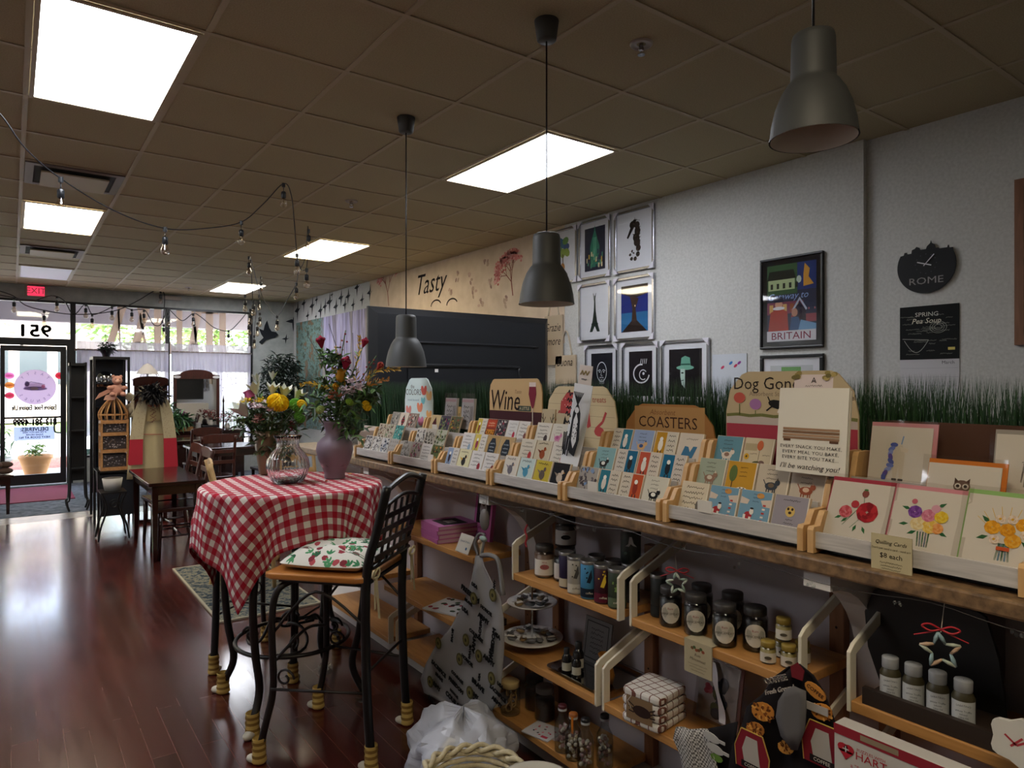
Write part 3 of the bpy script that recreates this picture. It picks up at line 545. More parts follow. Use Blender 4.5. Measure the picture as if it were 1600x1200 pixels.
def a_seahorse(m,M,a,c):
    sp=[(.00,.15),(.03,.12),(.035,.07),(.02,.02),(.03,-.02),(.045,-.07),(.04,-.12),(.01,-.155),(-.03,-.15),(-.045,-.115),(-.025,-.09),(-.005,-.105)]; w=[.035,.05,.055,.06,.06,.045,.036,.03,.026,.02,.016,.01]
    for k,((x,y),r) in enumerate(zip(sp,w)):
        m.ell(M,x,y,r*.62,r*.62,.001+.0001*k,['#15110f','#2e2420','#1f1815'][k%3],9)
        for j in range(3): m.ell(M,x+(random.random()-.5)*r,y+(random.random()-.5)*r,.008,.006,.0025+.0001*k,random.choice(['#5a463a','#0c0908','#40322a']),6)
    m.ell(M,-.02,.13,.035,.032,.001,'#1a1411',10); m.pol(M,[(-.03,.13),(-.085,.03),(-.07,.02),(-.005,.10)],.002,'#1a1411')
    for k in range(5): m.pol(M,[(.0+.012*k,.16),(.005+.012*k,.19-.01*k),(.012+.012*k,.155)],.0022,'#1a1411')
    for k in range(7): m.pol(M,[(.045,.10-.028*k),(.075,.105-.028*k),(.05,.085-.028*k)],.0022,'#1a1411')
def a_eiffel(m,M,a,c):
    m.pol(M,[(-.065,-.17),(-.03,-.17),(0,-.12),(.03,-.17),(.065,-.17),(.03,-.08),(.012,.02),(.004,.15),(-.004,.15),(-.012,.02),(-.03,-.08)],.001,'#1d2a24'); m.line(M,[(-.045,-.1),(.045,-.1)],.008,.0015,'#0f1512'); m.line(M,[(-.02,-.04),(.02,-.04)],.006,.0015,'#0f1512'); m.ell(M,0,-.165,.022,.028,.002,'#d8d8dc',10)
    m.line(M,[(-.005,.1),(-.02,.17)],.006,.0015,'#3a3f28'); m.line(M,[(0,.1),(.015,.17)],.006,.0016,'#3a3f28')
def a_volcano(m,M,a,c):
    m.rect(M,-a,-c,a,-c+.16,.001,'#2a6a9c'); m.pol(M,[(-a,c),(a,c),(a,c-.08),(0,c-.11),(-a,c-.06)],.001,'#2e2018'); m.pol(M,[(-a*.95,-c),(a*.95,-c),(.02,-c+.1),(-.02,-c+.1)],.0015,'#2b1d18'); m.pol(M,[(-.03,-c+.08),(.03,-c+.08),(.015,.0),(.05,.08),(-.05,.1),(-.02,0)],.002,'#3e2a20'); m.ell(M,.01,.02,.006,.008,.003,'#ffe0a0',8)
def face(col):
    def f(m,M,a,c):
        E=[(.06*math.cos(t),.02+.085*math.sin(t)) for t in [2*PI*k/22 for k in range(23)]]; m.line(M,E,.006,.001,col)
        for s in (-1,1): m.line(M,[(s*.045,.03),(s*.02,.04),(s*.012,.03)],.006,.0015,col); m.ell(M,s*.026,.02,.009,.005,.0015,col,8)
        m.line(M,[(0,.03),(-.01,-.01),(.01,-.012)],.004,.0015,col); m.line(M,[(-.025,-.03),(0,-.026),(.025,-.03)],.005,.0016,col)
        for k in range(6): m.line(M,[(-.03+.012*k,-.04),(-.02+.009*k,-.085)],.003,.0016,col)
    return f
def a_swirl(m,M,a,c):
    m.line(M,[(.01+.085*math.cos(t),.0+.075*math.sin(t)) for t in [PI*.45+1.5*PI*k/20 for k in range(21)]],.012,.001,'#e8e8ea'); m.line(M,[(.03+.04*math.cos(t),-.01+.04*math.sin(t)) for t in [PI*.2+1.5*PI*k/14 for k in range(15)]],.008,.0013,'#e8e8ea'); m.ell(M,.035,0,.012,.012,.002,'#e8e8ea',10)
    for k in range(4): m.line(M,[(.0+.02*k,.08),(.01+.02*k,.12)],.005,.0015,'#e8e8ea')
def a_hat(m,M,a,c):
    m.pol(M,[(-.045,.04),(-.035,.115),(.0,.13),(.045,.115),(.055,.04)],.001,'#6ca892'); m.ell(M,0,.04,.085,.018,.0014,'#7cb8a0',16); m.pol(M,[(-.045,.03),(-.045,-.03),(-.03,-.09),(0,-.12),(.0,.03)],.0018,'#b8cfc4'); m.ell(M,-.025,.0,.014,.006,.0022,'#10201c',8); m.line(M,[(-.035,-.06),(-.01,-.055)],.006,.0022,'#10201c'); m.line(M,[(-.04,.065),(.05,.065)],.012,.0016,'#2f5f50')
SF=SILVER; G=0.004
PR=[(4.67,5.08,2.45,2.965,'silver framed print of a colourful tree, top row left, half behind the pendant',None,a_tree),(4.24,4.645,2.45,2.975,'silver framed dark print of a green tower, top row middle','#23263a',a_tower),(3.745,4.19,2.45,2.965,'silver framed print of a black seahorse, top row right',None,a_seahorse),
(4.24,4.645,1.89,2.41,'silver framed print of an iron tower on white',None,a_eiffel),(3.745,4.19,1.88,2.41,'silver framed print of an erupting volcano on blue','#1c2c78',a_volcano),
(4.15,4.56,1.35,1.86,'silver framed white line drawing of a face on black, bottom row left','#191a22',face('#dfe3e6')),(3.70,4.10,1.35,1.86,'silver framed white swirl drawing on black, bottom row middle','#1c1519',a_swirl),(3.21,3.67,1.35,1.86,'silver framed print of a figure in a green hat, bottom row right','#1a1518',a_hat)]
for y0,y1,z0,z1,lb,bg,ar in PR: corners(framed(y0,y1,z0,z1,lb,bg,ar,SF),y0,y1,z0,z1)
def a_brit(m,M,a,c):
    m.rect(M,-a,-c+.07,a,c,.0008,'#2e3148'); m.rect(M,-a,c-.2,a*.25,c,.001,'#3b5a3a'); m.rect(M,-a*.95,c-.17,a*.15,c-.1,.0013,'#a9b88a'); m.pol(M,[(-a,c-.1),(a*.2,c-.1),(a*.1,c-.04),(-a*.9,c-.04)],.0015,'#22261e')
    for k in range(5): m.rect(M,-a*.85+k*.045,c-.16,-a*.85+k*.045+.018,c-.125,.0018,'#22261e')
    m.rect(M,a*.25,c-.18,a,c,.001,'#27386e'); m.pol(M,[(a*.55,c-.01),(a*.75,c-.05),(a*.7,c-.1),(a*.9,c-.15),(a*.5,c-.16),(a*.5,c-.08)],.0015,'#c8903a'); m.ell(M,a*.32,c-.11,.018,.025,.0016,'#b8c8b8',8)
    m.text(M,'Getaway to',-.02,c-.215,.062,.003,'#8fa8d8',shear=.3)
    m.rect(M,-a,c-.33,a*.5,c-.25,.0011,'#7a3f52')
    for k in range(5): m.rect(M,-a*.9+k*.05,c-.32,-a*.9+k*.05+.028,c-.265,.0014,['#c8a060','#8a5030'][k%2])
    m.rect(M,a*.0,-c+.12,a,c-.34,.0012,'#8a4048')
    for k in range(5): m.rect(M,k*a*.23,-c+.2,k*a*.23+.008,c-.30,.0016,'#a85a60')
    m.pol(M,[(a*.1,-c+.1),(a*.1,-.06),(a*.35,.0),(a*.6,-.06),(a*.6,-c+.1)],.002,'#2a2230'); m.pol(M,[(a*.05,-.05),(a*.35,.03),(a*.65,-.05),(a*.6,-.06),(a*.35,.01),(a*.1,-.06)],.0024,'#b0b8c8')
    m.pol(M,[(-a*.95,-c+.07),(-a*.85,-.06),(-a*.5,-.03),(-a*.15,-.06),(-a*.1,-c+.07)],.0022,'#a03a2e'); m.ell(M,-a*.5,-.01,.028,.03,.003,'#c89a80',12); m.rect(M,-a*.5-.035,.005,-a*.5+.035,.035,.0034,'#1c2038'); m.ell(M,-a*.5,-.035,.045,.012,.0036,'#d8d8dc',10)
    m.ell(M,a*.15,-.07,.022,.028,.003,'#b88870',12); m.pol(M,[(-a*.05,-c+.07),(a*.02,-.1),(a*.3,-.1),(a*.5,-c+.07)],.0026,'#2f4f78'); m.pol(M,[(a*.3,-c+.07),(a*.4,-.12),(a,-.15),(a,-c+.07)],.0028,'#6f9ac0')
    m.rect(M,-a,-c,a,-c+.07,.004,'#c9c6cc'); m.text(M,'BRITAIN',0,-c+.033,.068,.0048,'#7a2238',sx=1.15)
bm=mat('black_frame','#0e0e10',.3)
framed(2.335,2.785,1.755,2.365,'black framed travel poster reading BRITAIN on the white wall','#0d0d10',a_brit,bm,.014,.035,base='#0d0d10')
framed(2.335,2.785,1.15,1.715,'black framed print with a green block just below the travel poster',None,lambda m,M,a,c:(m.rect(M,-a+.0,c-.2,a,c,.0005,'#b9bec0'),m.rect(M,-.07,-.1,.07,c-.01,.001,'#5f9a4a')),bm,.022,.05)
m=MB(); M=WF(XW-.008,3.05,1.5); m.box(XW-.008,2.90,1.3,XW-.0005,3.19,1.735,'#c3c8cf'); 
for k,(x,y,c_) in enumerate(((.02,.17,'#3f78b8'),(.06,.15,'#b83a5a'),(-.05,.14,'#c84868'),(.09,.17,'#8a3a8a'))): m.ell(M,x,y,.018,.01,.0006,c_,8,rot=.6)
one('paper_print',m,PAPER,'pale paper print with tiny coloured birds beside the hat picture','print')
# record clock
t=thing('record_clock','black vinyl record wall clock with skyline top reading ROME','clock',(XN-.01,1.75,2.03)); M=WF(XN-.012,1.75,2.19)
pts=[(.155*math.cos(R(a)),.155*math.sin(R(a))) for a in range(152,389,6)]; sk=[(.137,.085),(.12,.085),(.118,.10),(.112,.10),(.11,.088),(.07,.088),(.065,.095),(.05,.095),(.045,.115),(.03,.125),(.026,.14),(.022,.125),(.005,.11),(.0,.095),(-.03,.095),(-.035,.108),(-.05,.115),(-.06,.105),(-.075,.10),(-.078,.08),(-.10,.08),(-.102,.09),(-.115,.09),(-.12,.075)]
m=MB(); m.prism(pts+sk,0,.004,M=M); m.build('record',mat('vinyl','#070708',.45,spec=.2),t)
m=MB(); m.line(M,[(-.045,.025),(.03,.0)],.006,.009,'#d0d0d4'); m.line(M,[(-.01,.0),(.045,.06)],.005,.011,'#d0d0d4'); m.line(M,[(0,.01),(.035,.05)],.002,.013,'#d0d0d4'); m.build('hands',PAPER,t)
m=MB(); m.text(M,'ROME',.0,-.085,.055,.005,'#8d8a88',sx=1.25)
for k in range(12): m.ell(M,.055*math.cos(PI*k/6),.012+.055*math.sin(PI*k/6),.0035,.0035,.0048,'#3a3a40',6)
m.build('lettering',PAPER,t)
# calendar
t=thing('wall_calendar','blackboard style wall calendar reading Spring Pea Soup, open at March','calendar',(XN-.004,1.74,1.34)); rg=random.Random(3)
M=WF(XN-.005,1.74,1.81); m=MB(); m.box(XN-.006,1.585,1.66,XN-.001,1.895,1.965,'#1d1f20'); m.text(M,'SPRING',-.01,.105,.034,.0015,'#cfcfc4',sx=1.1); m.text(M,'Pea Soup',-.01,.068,.042,.0015,'#dedac8',shear=.3)
for k in range(34): a=(rg.random()-.5)*.27; c=-.13+.24*rg.random(); m.scrib(M,a*.9,c,.03+.05*rg.random(),.007,'#7d8078',rng=rg,h=.001+.00002*k)
m.line(M,[(-.13+.13*k/10,-.04-.07*math.sin(PI*k/10)) for k in range(11)],.003,.002,'#9da098'); m.line(M,[(-.14,-.03),(0,-.04)],.003,.002,'#9da098')
for k in range(3): m.line(M,[(.05+(.02+.012*k)*math.cos(t_),.03+(.015+.009*k)*math.sin(t_)) for t_ in [2*PI*j/14 for j in range(15)]],.002,.002,'#9da098')
m.rect(M,.10,-.10,.135,-.085,.002,'#d0bc6a'); m.build('picture_page',PAPER,t)
m=MB(); m.box(XN-.004,1.585,1.35,XN-.001,1.895,1.66,'#c3c2c6'); M=WF(XN-.004,1.74,1.5); m.text(M,'March',.10,.14,.026,.0008,'#4a4a50')
for k in range(6): m.line(M,[(-.15,.11-.05*k),(.15,.11-.05*k)],.001,.0006,'#90909a')
m.build('date_page',PAPER,t)
t=thing('framed_picture','brown wooden picture frame cut off by the right edge of the view','picture',(XN-.02,1.1,1.72)); m=MB()
for q in ((.86,1.72,1.32,1.76),(.86,2.53,1.32,2.57),(.86,1.76,.90,2.53),(1.28,1.76,1.32,2.53)): m.box(XN-.035,q[0],q[1],XN-.001,q[2],q[3])
m.build('frame',PINEX,t); MB().box(XN-.012,.9,1.76,XN-.002,1.28,2.53,'#8a8478').build('print',PAPER,t)
# ---- black screen seen from behind ----
t=thing('television','large black television seen from behind on the far side of the counter','television',(3.07,4.86,1.1))
m=MB(); y=4.82; m.box(2.19,y+.035,1.13,3.95,y+.06,2.115); m.add([(2.19,y+.035,1.13),(3.95,y+.035,1.13),(3.95,y+.035,2.115),(2.19,y+.035,2.115),(2.25,y-.01,1.18),(3.89,y-.01,1.18),(3.89,y-.01,2.06),(2.25,y-.01,2.06)],[(4,5,6,7),(0,1,5,4),(1,2,6,5),(2,3,7,6),(3,0,4,7)]); m.build('casing',mat('tv_plastic','#14161a',.42),t)
m=MB(); m.tube(smooth([(2.55,y-.012,1.84),(2.6,y-.018,1.85),(3.7,y-.018,1.85),(3.75,y-.012,1.84)],3),.008,6); m.tube(smooth([(2.5,y-.018,1.66),(2.6,y-.02,1.67),(3.5,y-.02,1.67),(3.58,y-.02,1.62),(3.6,y-.02,1.4)],4),.012,6); m.box(2.5,y-.02,1.25,3.58,y-.012,1.64); m.build('rear_ribs',bpy.data.materials['tv_plastic'],t)
m=MB(); m.box(2.74,y-.024,1.615,2.77,y-.02,1.64); m.build('label_plate',WHITE,t)
MB().box(2.8,y-.02,1.04,3.3,y+.1,1.14).build('stand',BLACKP,t)
st('trim_5',MB().box(2.12,4.4,.0,3.98,5.3,1.04),WHITE)
# tea-towel bag and signs on the wall left of the frames
def hang(name,px0,px1,py0,py1,lab,txt,col='#b5a48c'):
    a=atX(px0,py0,XW); b2=atX(px1,py1,XW); yc=(a.y+b2.y)/2; w=abs(a.y-b2.y); zc=(a.z+b2.z)/2; h=abs(a.z-b2.z); t=thing(name,lab,'bag',(XW-.03,yc,b2.z)); M=WF(XW-.03,yc,zc)
    m=MB(); m.box(XW-.03,yc-w/2,zc-h/2,XW-.01,yc+w/2,zc+h/2,col)
    for k,q in enumerate(txt): m.text(M,q,0,h*.25-k*.13,.11,.001,'#241c18',shear=.3,sx=.8)
    m.build('bag_body',PAPER,t,bev=.006); m=MB(); m.tube(smooth([(XW-.022,yc-w*.3,zc+h/2),(XW-.022,yc-w*.1,zc+h/2+.2),(XW-.022,yc+w*.1,zc+h/2+.2),(XW-.022,yc+w*.3,zc+h/2)],5),.008,6); m.build('handle',mat('bag_strap','#bcae98',.9) if 'bag_strap' not in bpy.data.materials else bpy.data.materials['bag_strap'],t)
hang('canvas_bag',854,882,495,570,'canvas bag with black script half hidden by the screen edge',['Grazie','amore'])
hang('canvas_bag',871,903,556,600,'smaller canvas bag with black script just above the grass',['Buona'])
# ================= COUNTER =================
m=MB(); m.box(1.95,-.6,0,2.12,4.95,1.05); st('wall_counter',m,mat('counter_panel','#b7aeb0',.75))
m=MB(); m.box(1.60,-.6,1.052,2.30,4.95,1.09); one('counter_top',m,GRANITE,'long brown granite counter top running under the card racks','counter',bev=.006)
m=MB(); m.box(1.74,-.6,0,1.95,4.6,.10); st('baseboard_counter',m,mat('plinth','#c9c3be',.6))
for k,(y,lb) in enumerate(((2.42,'white curved corbel bracket under the counter beside the tins'),(3.62,'white curved corbel bracket under the counter behind the bistro chair'),(.93,'white curved corbel bracket under the counter beside the small gold jars'))):
    pts=[(-1.95,1.05),(-1.62,1.05),(-1.62,1.01)]+[(-1.62-.27*math.sin(R(a)),1.01-.30*(1-math.cos(R(a)))) for a in range(10,91,10)]+[(-1.90,.62),(-1.95,.60)]
    m=MB(); m.prism([(-p[0],p[1]) for p in pts],-y-.035,-y+.035,M=RX(R(90))); one('corbel',m,WHITE,lb,'bracket','counter corbels')
m=MB(); m.box(1.70,3.90,1.091,1.98,3.915,1.235); m.box(1.70,3.915,1.091,1.98,4.42,1.10); m.box(1.965,3.915,1.10,1.98,4.42,1.235); one('display_tray',m,mat('beige_laminate','#c2b5aa',.6),'empty beige display tray at the far end of the counter','tray')
# ---- card racks ----
def cf(x,y,z,tilt): return T(x,y,z)@fr((0,0,0),(0,-1,0),(math.sin(tilt),0,math.cos(tilt)))
RK=[3.83,3.35,2.88,2.405,1.93,1.45,.97,.49]
TX=[1.668,1.755,1.842]; TZ=[1.118,1.185,1.252]
HD=['butterfly header','paper packet','Wine header','red animal header','COASTERS header','Dog Gone header','plain brown header']
def rack(i):
    ya,yb=RK[i]-.006,RK[i+1]+.006; yc=(ya+yb)/2
    t=thing('card_rack',['white-grey stepped card rack farthest from the camera, with the butterfly header','white-grey stepped card rack holding the two upright towel packets','white-grey stepped card rack with the dark Wine header','white-grey stepped card rack with the red animal header','white-grey stepped card rack with the COASTERS header','white-grey stepped card rack with the large Dog Gone header','white-grey stepped card rack nearest the camera, with large flower cards'][i],'card rack',(1.8,yc,1.09),0,'stepped card racks on the counter')
    m=MB(); m.box(1.645,yb+.016,1.105,1.655,ya-.016,1.145); m.box(1.655,yb+.016,1.105,1.93,ya-.016,1.117); m.build('front_ledge',GREYW,t)
    m=MB(); m.box(1.735,yb+.016,1.118,1.743,ya-.016,1.205); m.box(1.743,yb+.016,1.176,1.82,ya-.016,1.184); m.build('middle_step',GREYW,t)
    m=MB(); m.box(1.822,yb+.016,1.118,1.83,ya-.016,1.272); m.box(1.83,yb+.016,1.243,1.915,ya-.016,1.251); m.build('rear_step',GREYW,t)
    for y0 in (ya-.016,yb):
        pts=[(1.635,1.092),(1.93,1.092),(1.93,1.335),(1.865,1.335),(1.857,1.325),(1.84,1.262),(1.778,1.262),(1.770,1.252),(1.753,1.192),(1.69,1.192),(1.682,1.182),(1.668,1.158),(1.64,1.158),(1.635,1.15)]
        MB().prism(pts,-y0-.016,-y0,M=RX(R(90))).build('side_panel',BEECH,t)
    m=MB(); m.box(1.68,yb+.03,1.0905,1.90,ya-.03,1.104); m.build('shadow_base',BLACKP,t)  # black block standing in for the shade in the gap under the rack
    return t,ya,yb,yc
def header(t,yc,w,z0,z1,col,art,sh='round',nm='header_board',rad=.06):
    M=fr((1.938,yc,(z0+z1)/2),(0,-1,0),(0,0,1)); a=w/2; c=(z1-z0)/2; r=rad
    pts=[(-a,-c),(a,-c)]
    if sh=='round': pts+=[(a,c-2.2*r),(a-.25*r,c-r),(a-r,c-.15*r),(a-1.4*r,c),(-a+1.4*r,c),(-a+r,c-.15*r),(-a+.25*r,c-r),(-a,c-2.2*r)]
    else: pts+=[(a,c),(-a,c)]
    m=MB(); m.prism(pts,-.006,0,col,M=M); art(m,M,a,c); return m.build(nm,PAPER,t)
racks=[rack(i) for i in range(7)]
def h0(m,M,a,c):
    m.text(M,'the',-.07,c-.05,.035,.001,'#5a5450'); m.text(M,'COLORS',-.06,c-.085,.05,.001,'#5a5450'); m.text(M,'around the world',-.06,c-.13,.02,.001,'#7a9aa8')
    for (x,y,s,c_) in ((.02,-.02,.03,'#e08a6a'),(.07,.08,.03,'#d0665a'),(.13,.05,.03,'#e8c088'),(-.12,-.04,.03,'#d88a80'),(-.15,-.08,.03,'#8fb0d8'),(.13,-.06,.028,'#e8b070'),(.03,-.1,.03,'#e088a8'),(.06,.02,.022,'#7ac0c8'),(.08,-.14,.02,'#c8d05a')):
        m.ell(M,x-s*.5,y,s*.6,s,.001,c_,10,rot=.4); m.ell(M,x+s*.5,y,s*.6,s,.0013,c_,10,rot=-.4)
header(racks[0][0],racks[0][3],.34,1.25,1.555,'#cfe0de',h0)
def h2(m,M,a,c):
    m.rect(M,-a,-c,a,-c+.19,.0006,'#46262b'); m.text(M,'Wine',-.075,.065,.14,.0012,'#241614',shear=.2,sx=.8); m.text(M,"You'll feel better!",.03,-.055,.033,.0012,'#c8b8a8',shear=.3)
    m.rect(M,.03,.02,.13,.045,.001,'#3c4a44'); m.text(M,'A LITTLE',.08,.032,.02,.0015,'#d8c8a0'); m.text(M,'Taste',.03,.11,.025,.001,'#8a7050',shear=.3)
    m.pol(M,[(.12,.15),(.165,.15),(.17,.10),(.155,.05),(.143,.03),(.13,.05),(.113,.10)],.0016,'#7a2a3a'); m.rect(M,.118,.135,.168,.155,.0018,'#d8c8c0'); m.line(M,[(.143,.035),(.143,-.055)],.006,.002,'#cbbfae'); m.ell(M,.143,-.06,.026,.009,.002,'#cbbfae',12)
header(racks[2][0],racks[2][3]-.01,.42,1.20,1.545,'#c3a376',h2,rad=.03)
def h3(m,M,a,c):
    for k in range(8): m.line(M,[(-a+.01,c-.03-.045*k),(a-.01,c-.035-.045*k)],.0015,.0006,'#9a8a70')
    R_='#b04a4a'; m.pol(M,[(-.13,.02),(-.12,.08),(-.08,.12),(-.03,.12),(.02,.09),(.06,.04),(.07,-.02),(.05,-.03),(.03,.02),(.0,-.03),(-.02,-.02),(-.03,.03),(-.06,.03),(-.08,-.02),(-.10,-.02),(-.10,.02)],.001,R_); m.line(M,[(-.13,.04),(-.15,.0),(-.17,-.01)],.008,.0012,R_); m.line(M,[(.10,-.03),(.14,-.0),(.16,.04)],.012,.0012,R_); m.ell(M,.12,-.04,.03,.02,.0014,R_,10); m.text(M,'treats',.12,.09,.035,.001,'#a05048')
    for k in range(26): m.ell(M,-.11+.15*random.random(),.02+.08*random.random(),.003,.003,.0016,'#e0a8a0',6)
header(racks[3][0],racks[3][3],.44,1.22,1.51,'#c9b895',h3)
def h4(m,M,a,c):
    for k in range(9): m.ell(M,(random.random()-.5)*.36,-.08+.1*random.random(),.03,.022,.0004,['#8a5c33','#b07c48'][k%2],10)
    m.rect(M,-a+.06,c-.105,a-.05,c-.008,.001,'#a9804f'); m.text(M,'Absorbent',-.02,c-.03,.028,.0016,'#7a5232',shear=.3); m.text(M,'COASTERS',0,c-.068,.058,.0016,'#3e2418',sx=1.0); m.text(M,'The Conversation',-.02,c-.12,.02,.0016,'#cdb58a')
header(racks[4][0],racks[4][3],.44,1.25,1.445,'#9c6c3c',h4,rad=.07)
def h5(m,M,a,c):
    m.rect(M,-a+.002,-c,a-.002,-c+.195,.0006,'#a03a48'); m.rect(M,-a+.002,-c+.19,a-.002,-c+.215,.001,'#b8aaa0')
    m.line(M,[(-a+.003+.044*k,-c+.217+.004*(k%2)) for k in range(11)],.01,.0014,'#6f7040')
    m.text(M,'Dog Gone',-.075,c-.04,.056,.001,'#2a221e',sx=1.0); m.text(M,'Absorbent Stones',-.06,c-.072,.02,.001,'#8a7a68'); m.text(M,'Dishtowel',.17,c-.08,.022,.001,'#4a4038')
    for x,y,c_ in ((-.17,.125,'#b8564a'),(-.11,.105,'#a070a0')): m.ell(M,x,y-.03,.022,.018,.0016,c_,12); m.line(M,[(x,y-.05),(x,-c+.217)],.003,.0014,'#5a6a3a')
    m.ell(M,-.03,.075,.034,.014,.0016,'#1e1c1c',12,rot=-.2); m.line(M,[(-.055,.08),(-.065,.10)],.004,.0018,'#1e1c1c'); m.line(M,[(-.05,.07),(-.07,.055)],.005,.0018,'#1e1c1c'); m.line(M,[(-.02,.07),(-.03,.05)],.005,.0018,'#d8d0c4')
header(racks[5][0],racks[5][3],.445,1.20,1.56,'#b8a584',h5)
header(racks[6][0],racks[6][3],.45,1.20,1.42,'#4c3328',lambda m,M,a,c:None,rad=.03)
TIER=['front','middle','back']
def art(m,M,w,h,kind,cs,rg):
    a,c=w/2,h/2; D=cs[1] if len(cs)>1 else '#2a2828'; E_=cs[2] if len(cs)>2 else D; F=cs[3] if len(cs)>3 else E_
    if kind=='pat':
        for k in range(34): m.ell(M,(rg.random()-.5)*w*.86,(rg.random()-.5)*h*.86,w*(.03+.06*rg.random()),h*(.03+.07*rg.random()),.0008+.00005*k,rg.choice(cs[1:]),7,rot=rg.random()*3)
    elif kind=='txt':
        n=5
        for k in range(n): m.scrib(M,(rg.random()-.5)*w*.1,c*.68-k*h*.165,w*(.45+.3*rg.random()),h*.075,D,rng=rg,h=.001)
        if len(cs)>2: m.ell(M,a*.5,-c*.4,w*.12,h*.18,.0014,E_,10)
    elif kind=='fig':
        s=-1 if rg.random()<.6 else 1
        m.rect(M,min(s*a*.96,0),-c*.96,max(s*a*.96,0),c*.96,.0008,D); m.ell(M,s*a*.42,0,w*.11,h*.22,.0014,E_,10); m.ell(M,s*a*.42,h*.22,w*.08,h*.08,.0016,'#e0ddd4',9); m.line(M,[(s*a*.3,-h*.2),(s*a*.28,-h*.42)],w*.04,.0013,'#2a2828'); m.line(M,[(s*a*.55,-h*.2),(s*a*.57,-h*.42)],w*.04,.0013,'#2a2828')
        for k in range(5): m.scrib(M,-s*a*.5,c*.7-k*h*.17,w*.3,h*.08,'#2a2626',rng=rg,h=.001)
        if len(cs)>3: m.rect(M,-a*.9,-c*.96,a*.2,-c*.62,.0018,F)
    elif kind=='anim':
        if len(cs)>3: m.rect(M,-a*.97,-c*.97,a*.97,-c*.66,.0008,F)
        for k in range(3): m.scrib(M,-a*.1,c*.72-k*h*.13,w*.34,h*.045,'#3a3634',rng=rg,h=.001)
        m.ell(M,-a*.05,-c*.25,w*.2,h*.12,.0013,D,12); m.ell(M,a*.33,-c*.02,w*.085,h*.085,.0016,D,10); m.pol(M,[(a*.25,c*.1),(a*.3,c*.28),(a*.4,c*.1)],.0018,E_)
        for q in (-.3,-.15,.1,.22): m.line(M,[(a*q,-c*.35),(a*q,-c*.72)],w*.035,.0012,D)
        m.line(M,[(-a*.4,-c*.2),(-a*.6,c*.1)],w*.025,.0012,D); m.ell(M,-a*.05,-c*.2,w*.1,h*.07,.0019,E_,9)
    elif kind=='bird':
        m.ell(M,0,-c*.15,w*.17,h*.2,.001,D,12,rot=.4); m.ell(M,a*.25,c*.3,w*.08,h*.09,.0013,D,10); m.pol(M,[(a*.38,c*.32),(a*.55,c*.26),(a*.38,c*.2)],.0015,'#c08a3a'); m.pol(M,[(-a*.3,-c*.1),(-a*.7,c*.25),(-a*.15,c*.1)],.0012,E_); m.line(M,[(0,-c*.5),(0,-c*.85)],w*.02,.001,'#3a3430'); m.line(M,[(a*.15,-c*.5),(a*.15,-c*.85)],w*.02,.001,'#3a3430'); m.scrib(M,-a*.1,c*.75,w*.6,h*.09,'#2a2626',rng=rg,h=.001)
    elif kind=='bottle':
        m.pol(M,[(-a*.55,-c*.8),(a*.55,-c*.8),(a*.6,c*.1),(a*.25,c*.75),(-a*.25,c*.75),(-a*.6,c*.1)],.001,D)
        for k in range(3): m.scrib(M,0,c*.25-k*h*.17,w*.36,h*.07,'#a9b4bc',rng=rg,h=.0015)
    elif kind=='sign':
        m.rect(M,-a*.9,c*.2,a*.9,c*.9,.0008,D); m.scrib(M,0,c*.6,w*.6,h*.08,'#e8c8a0',rng=rg,h=.0014); m.scrib(M,0,c*.35,w*.6,h*.06,'#e8c8a0',rng=rg,h=.0014); m.rect(M,-a*.8,-c*.7,a*.8,-c*.05,.001,E_); m.text(M,'CRAZY',0,-c*.38,h*.28,.0016,'#2a1a14')
    elif kind=='diamond':
        m.pol(M,[(-a*.45,0),(0,-c*.8),(a*.45,0),(0,c*.8)],.001,D); 
        for x,y in ((0,.3),(-.2,0),(.2,0),(0,-.3)): m.ell(M,a*x,c*y,w*.05,h*.06,.0014,E_,8)
    elif kind=='vee':
        m.pol(M,[(-a*.7,-c*.9),(-a*.4,c*.1),(-a*.1,c*.05),(a*.1,-c*.3),(a*.3,c*.1),(a*.65,c*.1),(a*.3,-c*.9)],.001,D); m.scrib(M,a*.1,c*.6,w*.5,h*.06,'#6a6460',rng=rg,h=.001)
    elif kind=='tree':
        m.ell(M,-a*.55,c*.25,w*.14,h*.26,.001,'#5a6a3a',14); m.line(M,[(-a*.55,0),(-a*.55,-c*.8)],w*.03,.001,'#4a3a28'); m.ell(M,a*.2,-c*.7,w*.2,h*.08,.0014,'#e0ddd4',12); m.ell(M,a*.1,-c*.66,w*.04,h*.05,.0018,'#1e1c1c',8); m.ell(M,a*.35,-c*.66,w*.04,h*.05,.0018,'#1e1c1c',8)
        for k in range(3): m.scrib(M,a*.15,c*.65-k*h*.13,w*.25,h*.04,'#3a3020',rng=rg,h=.001)
    elif kind=='balloon':
        m.rect(M,-a*.97,c*.2,-a*.1,c*.65,.0008,'#a89878'); m.ell(M,a*.1,c*.55,w*.11,h*.16,.0014,'#b8603c',14); m.line(M,[(a*.1,c*.3),(a*.1,-c*.5)],w*.012,.0012,'#3a3430'); m.ell(M,a*.05,-c*.6,w*.17,h*.08,.0014,'#5a5a3a',12); m.ell(M,a*.35,-c*.55,w*.11,h*.08,.0016,'#7a6058',12); m.ell(M,-a*.75,-c*.2,w*.09,h*.1,.0014,'#c89a30',12); m.ell(M,-a*.75,-c*.2,w*.035,h*.04,.0018,'#5a4a20',10); m.scrib(M,-a*.3,0,w*.25,h*.04,'#3a3634',rng=rg,h=.001); m.scrib(M,a*.6,-c*.05,w*.25,h*.04,'#3a3634',rng=rg,h=.001)
    elif kind=='light':
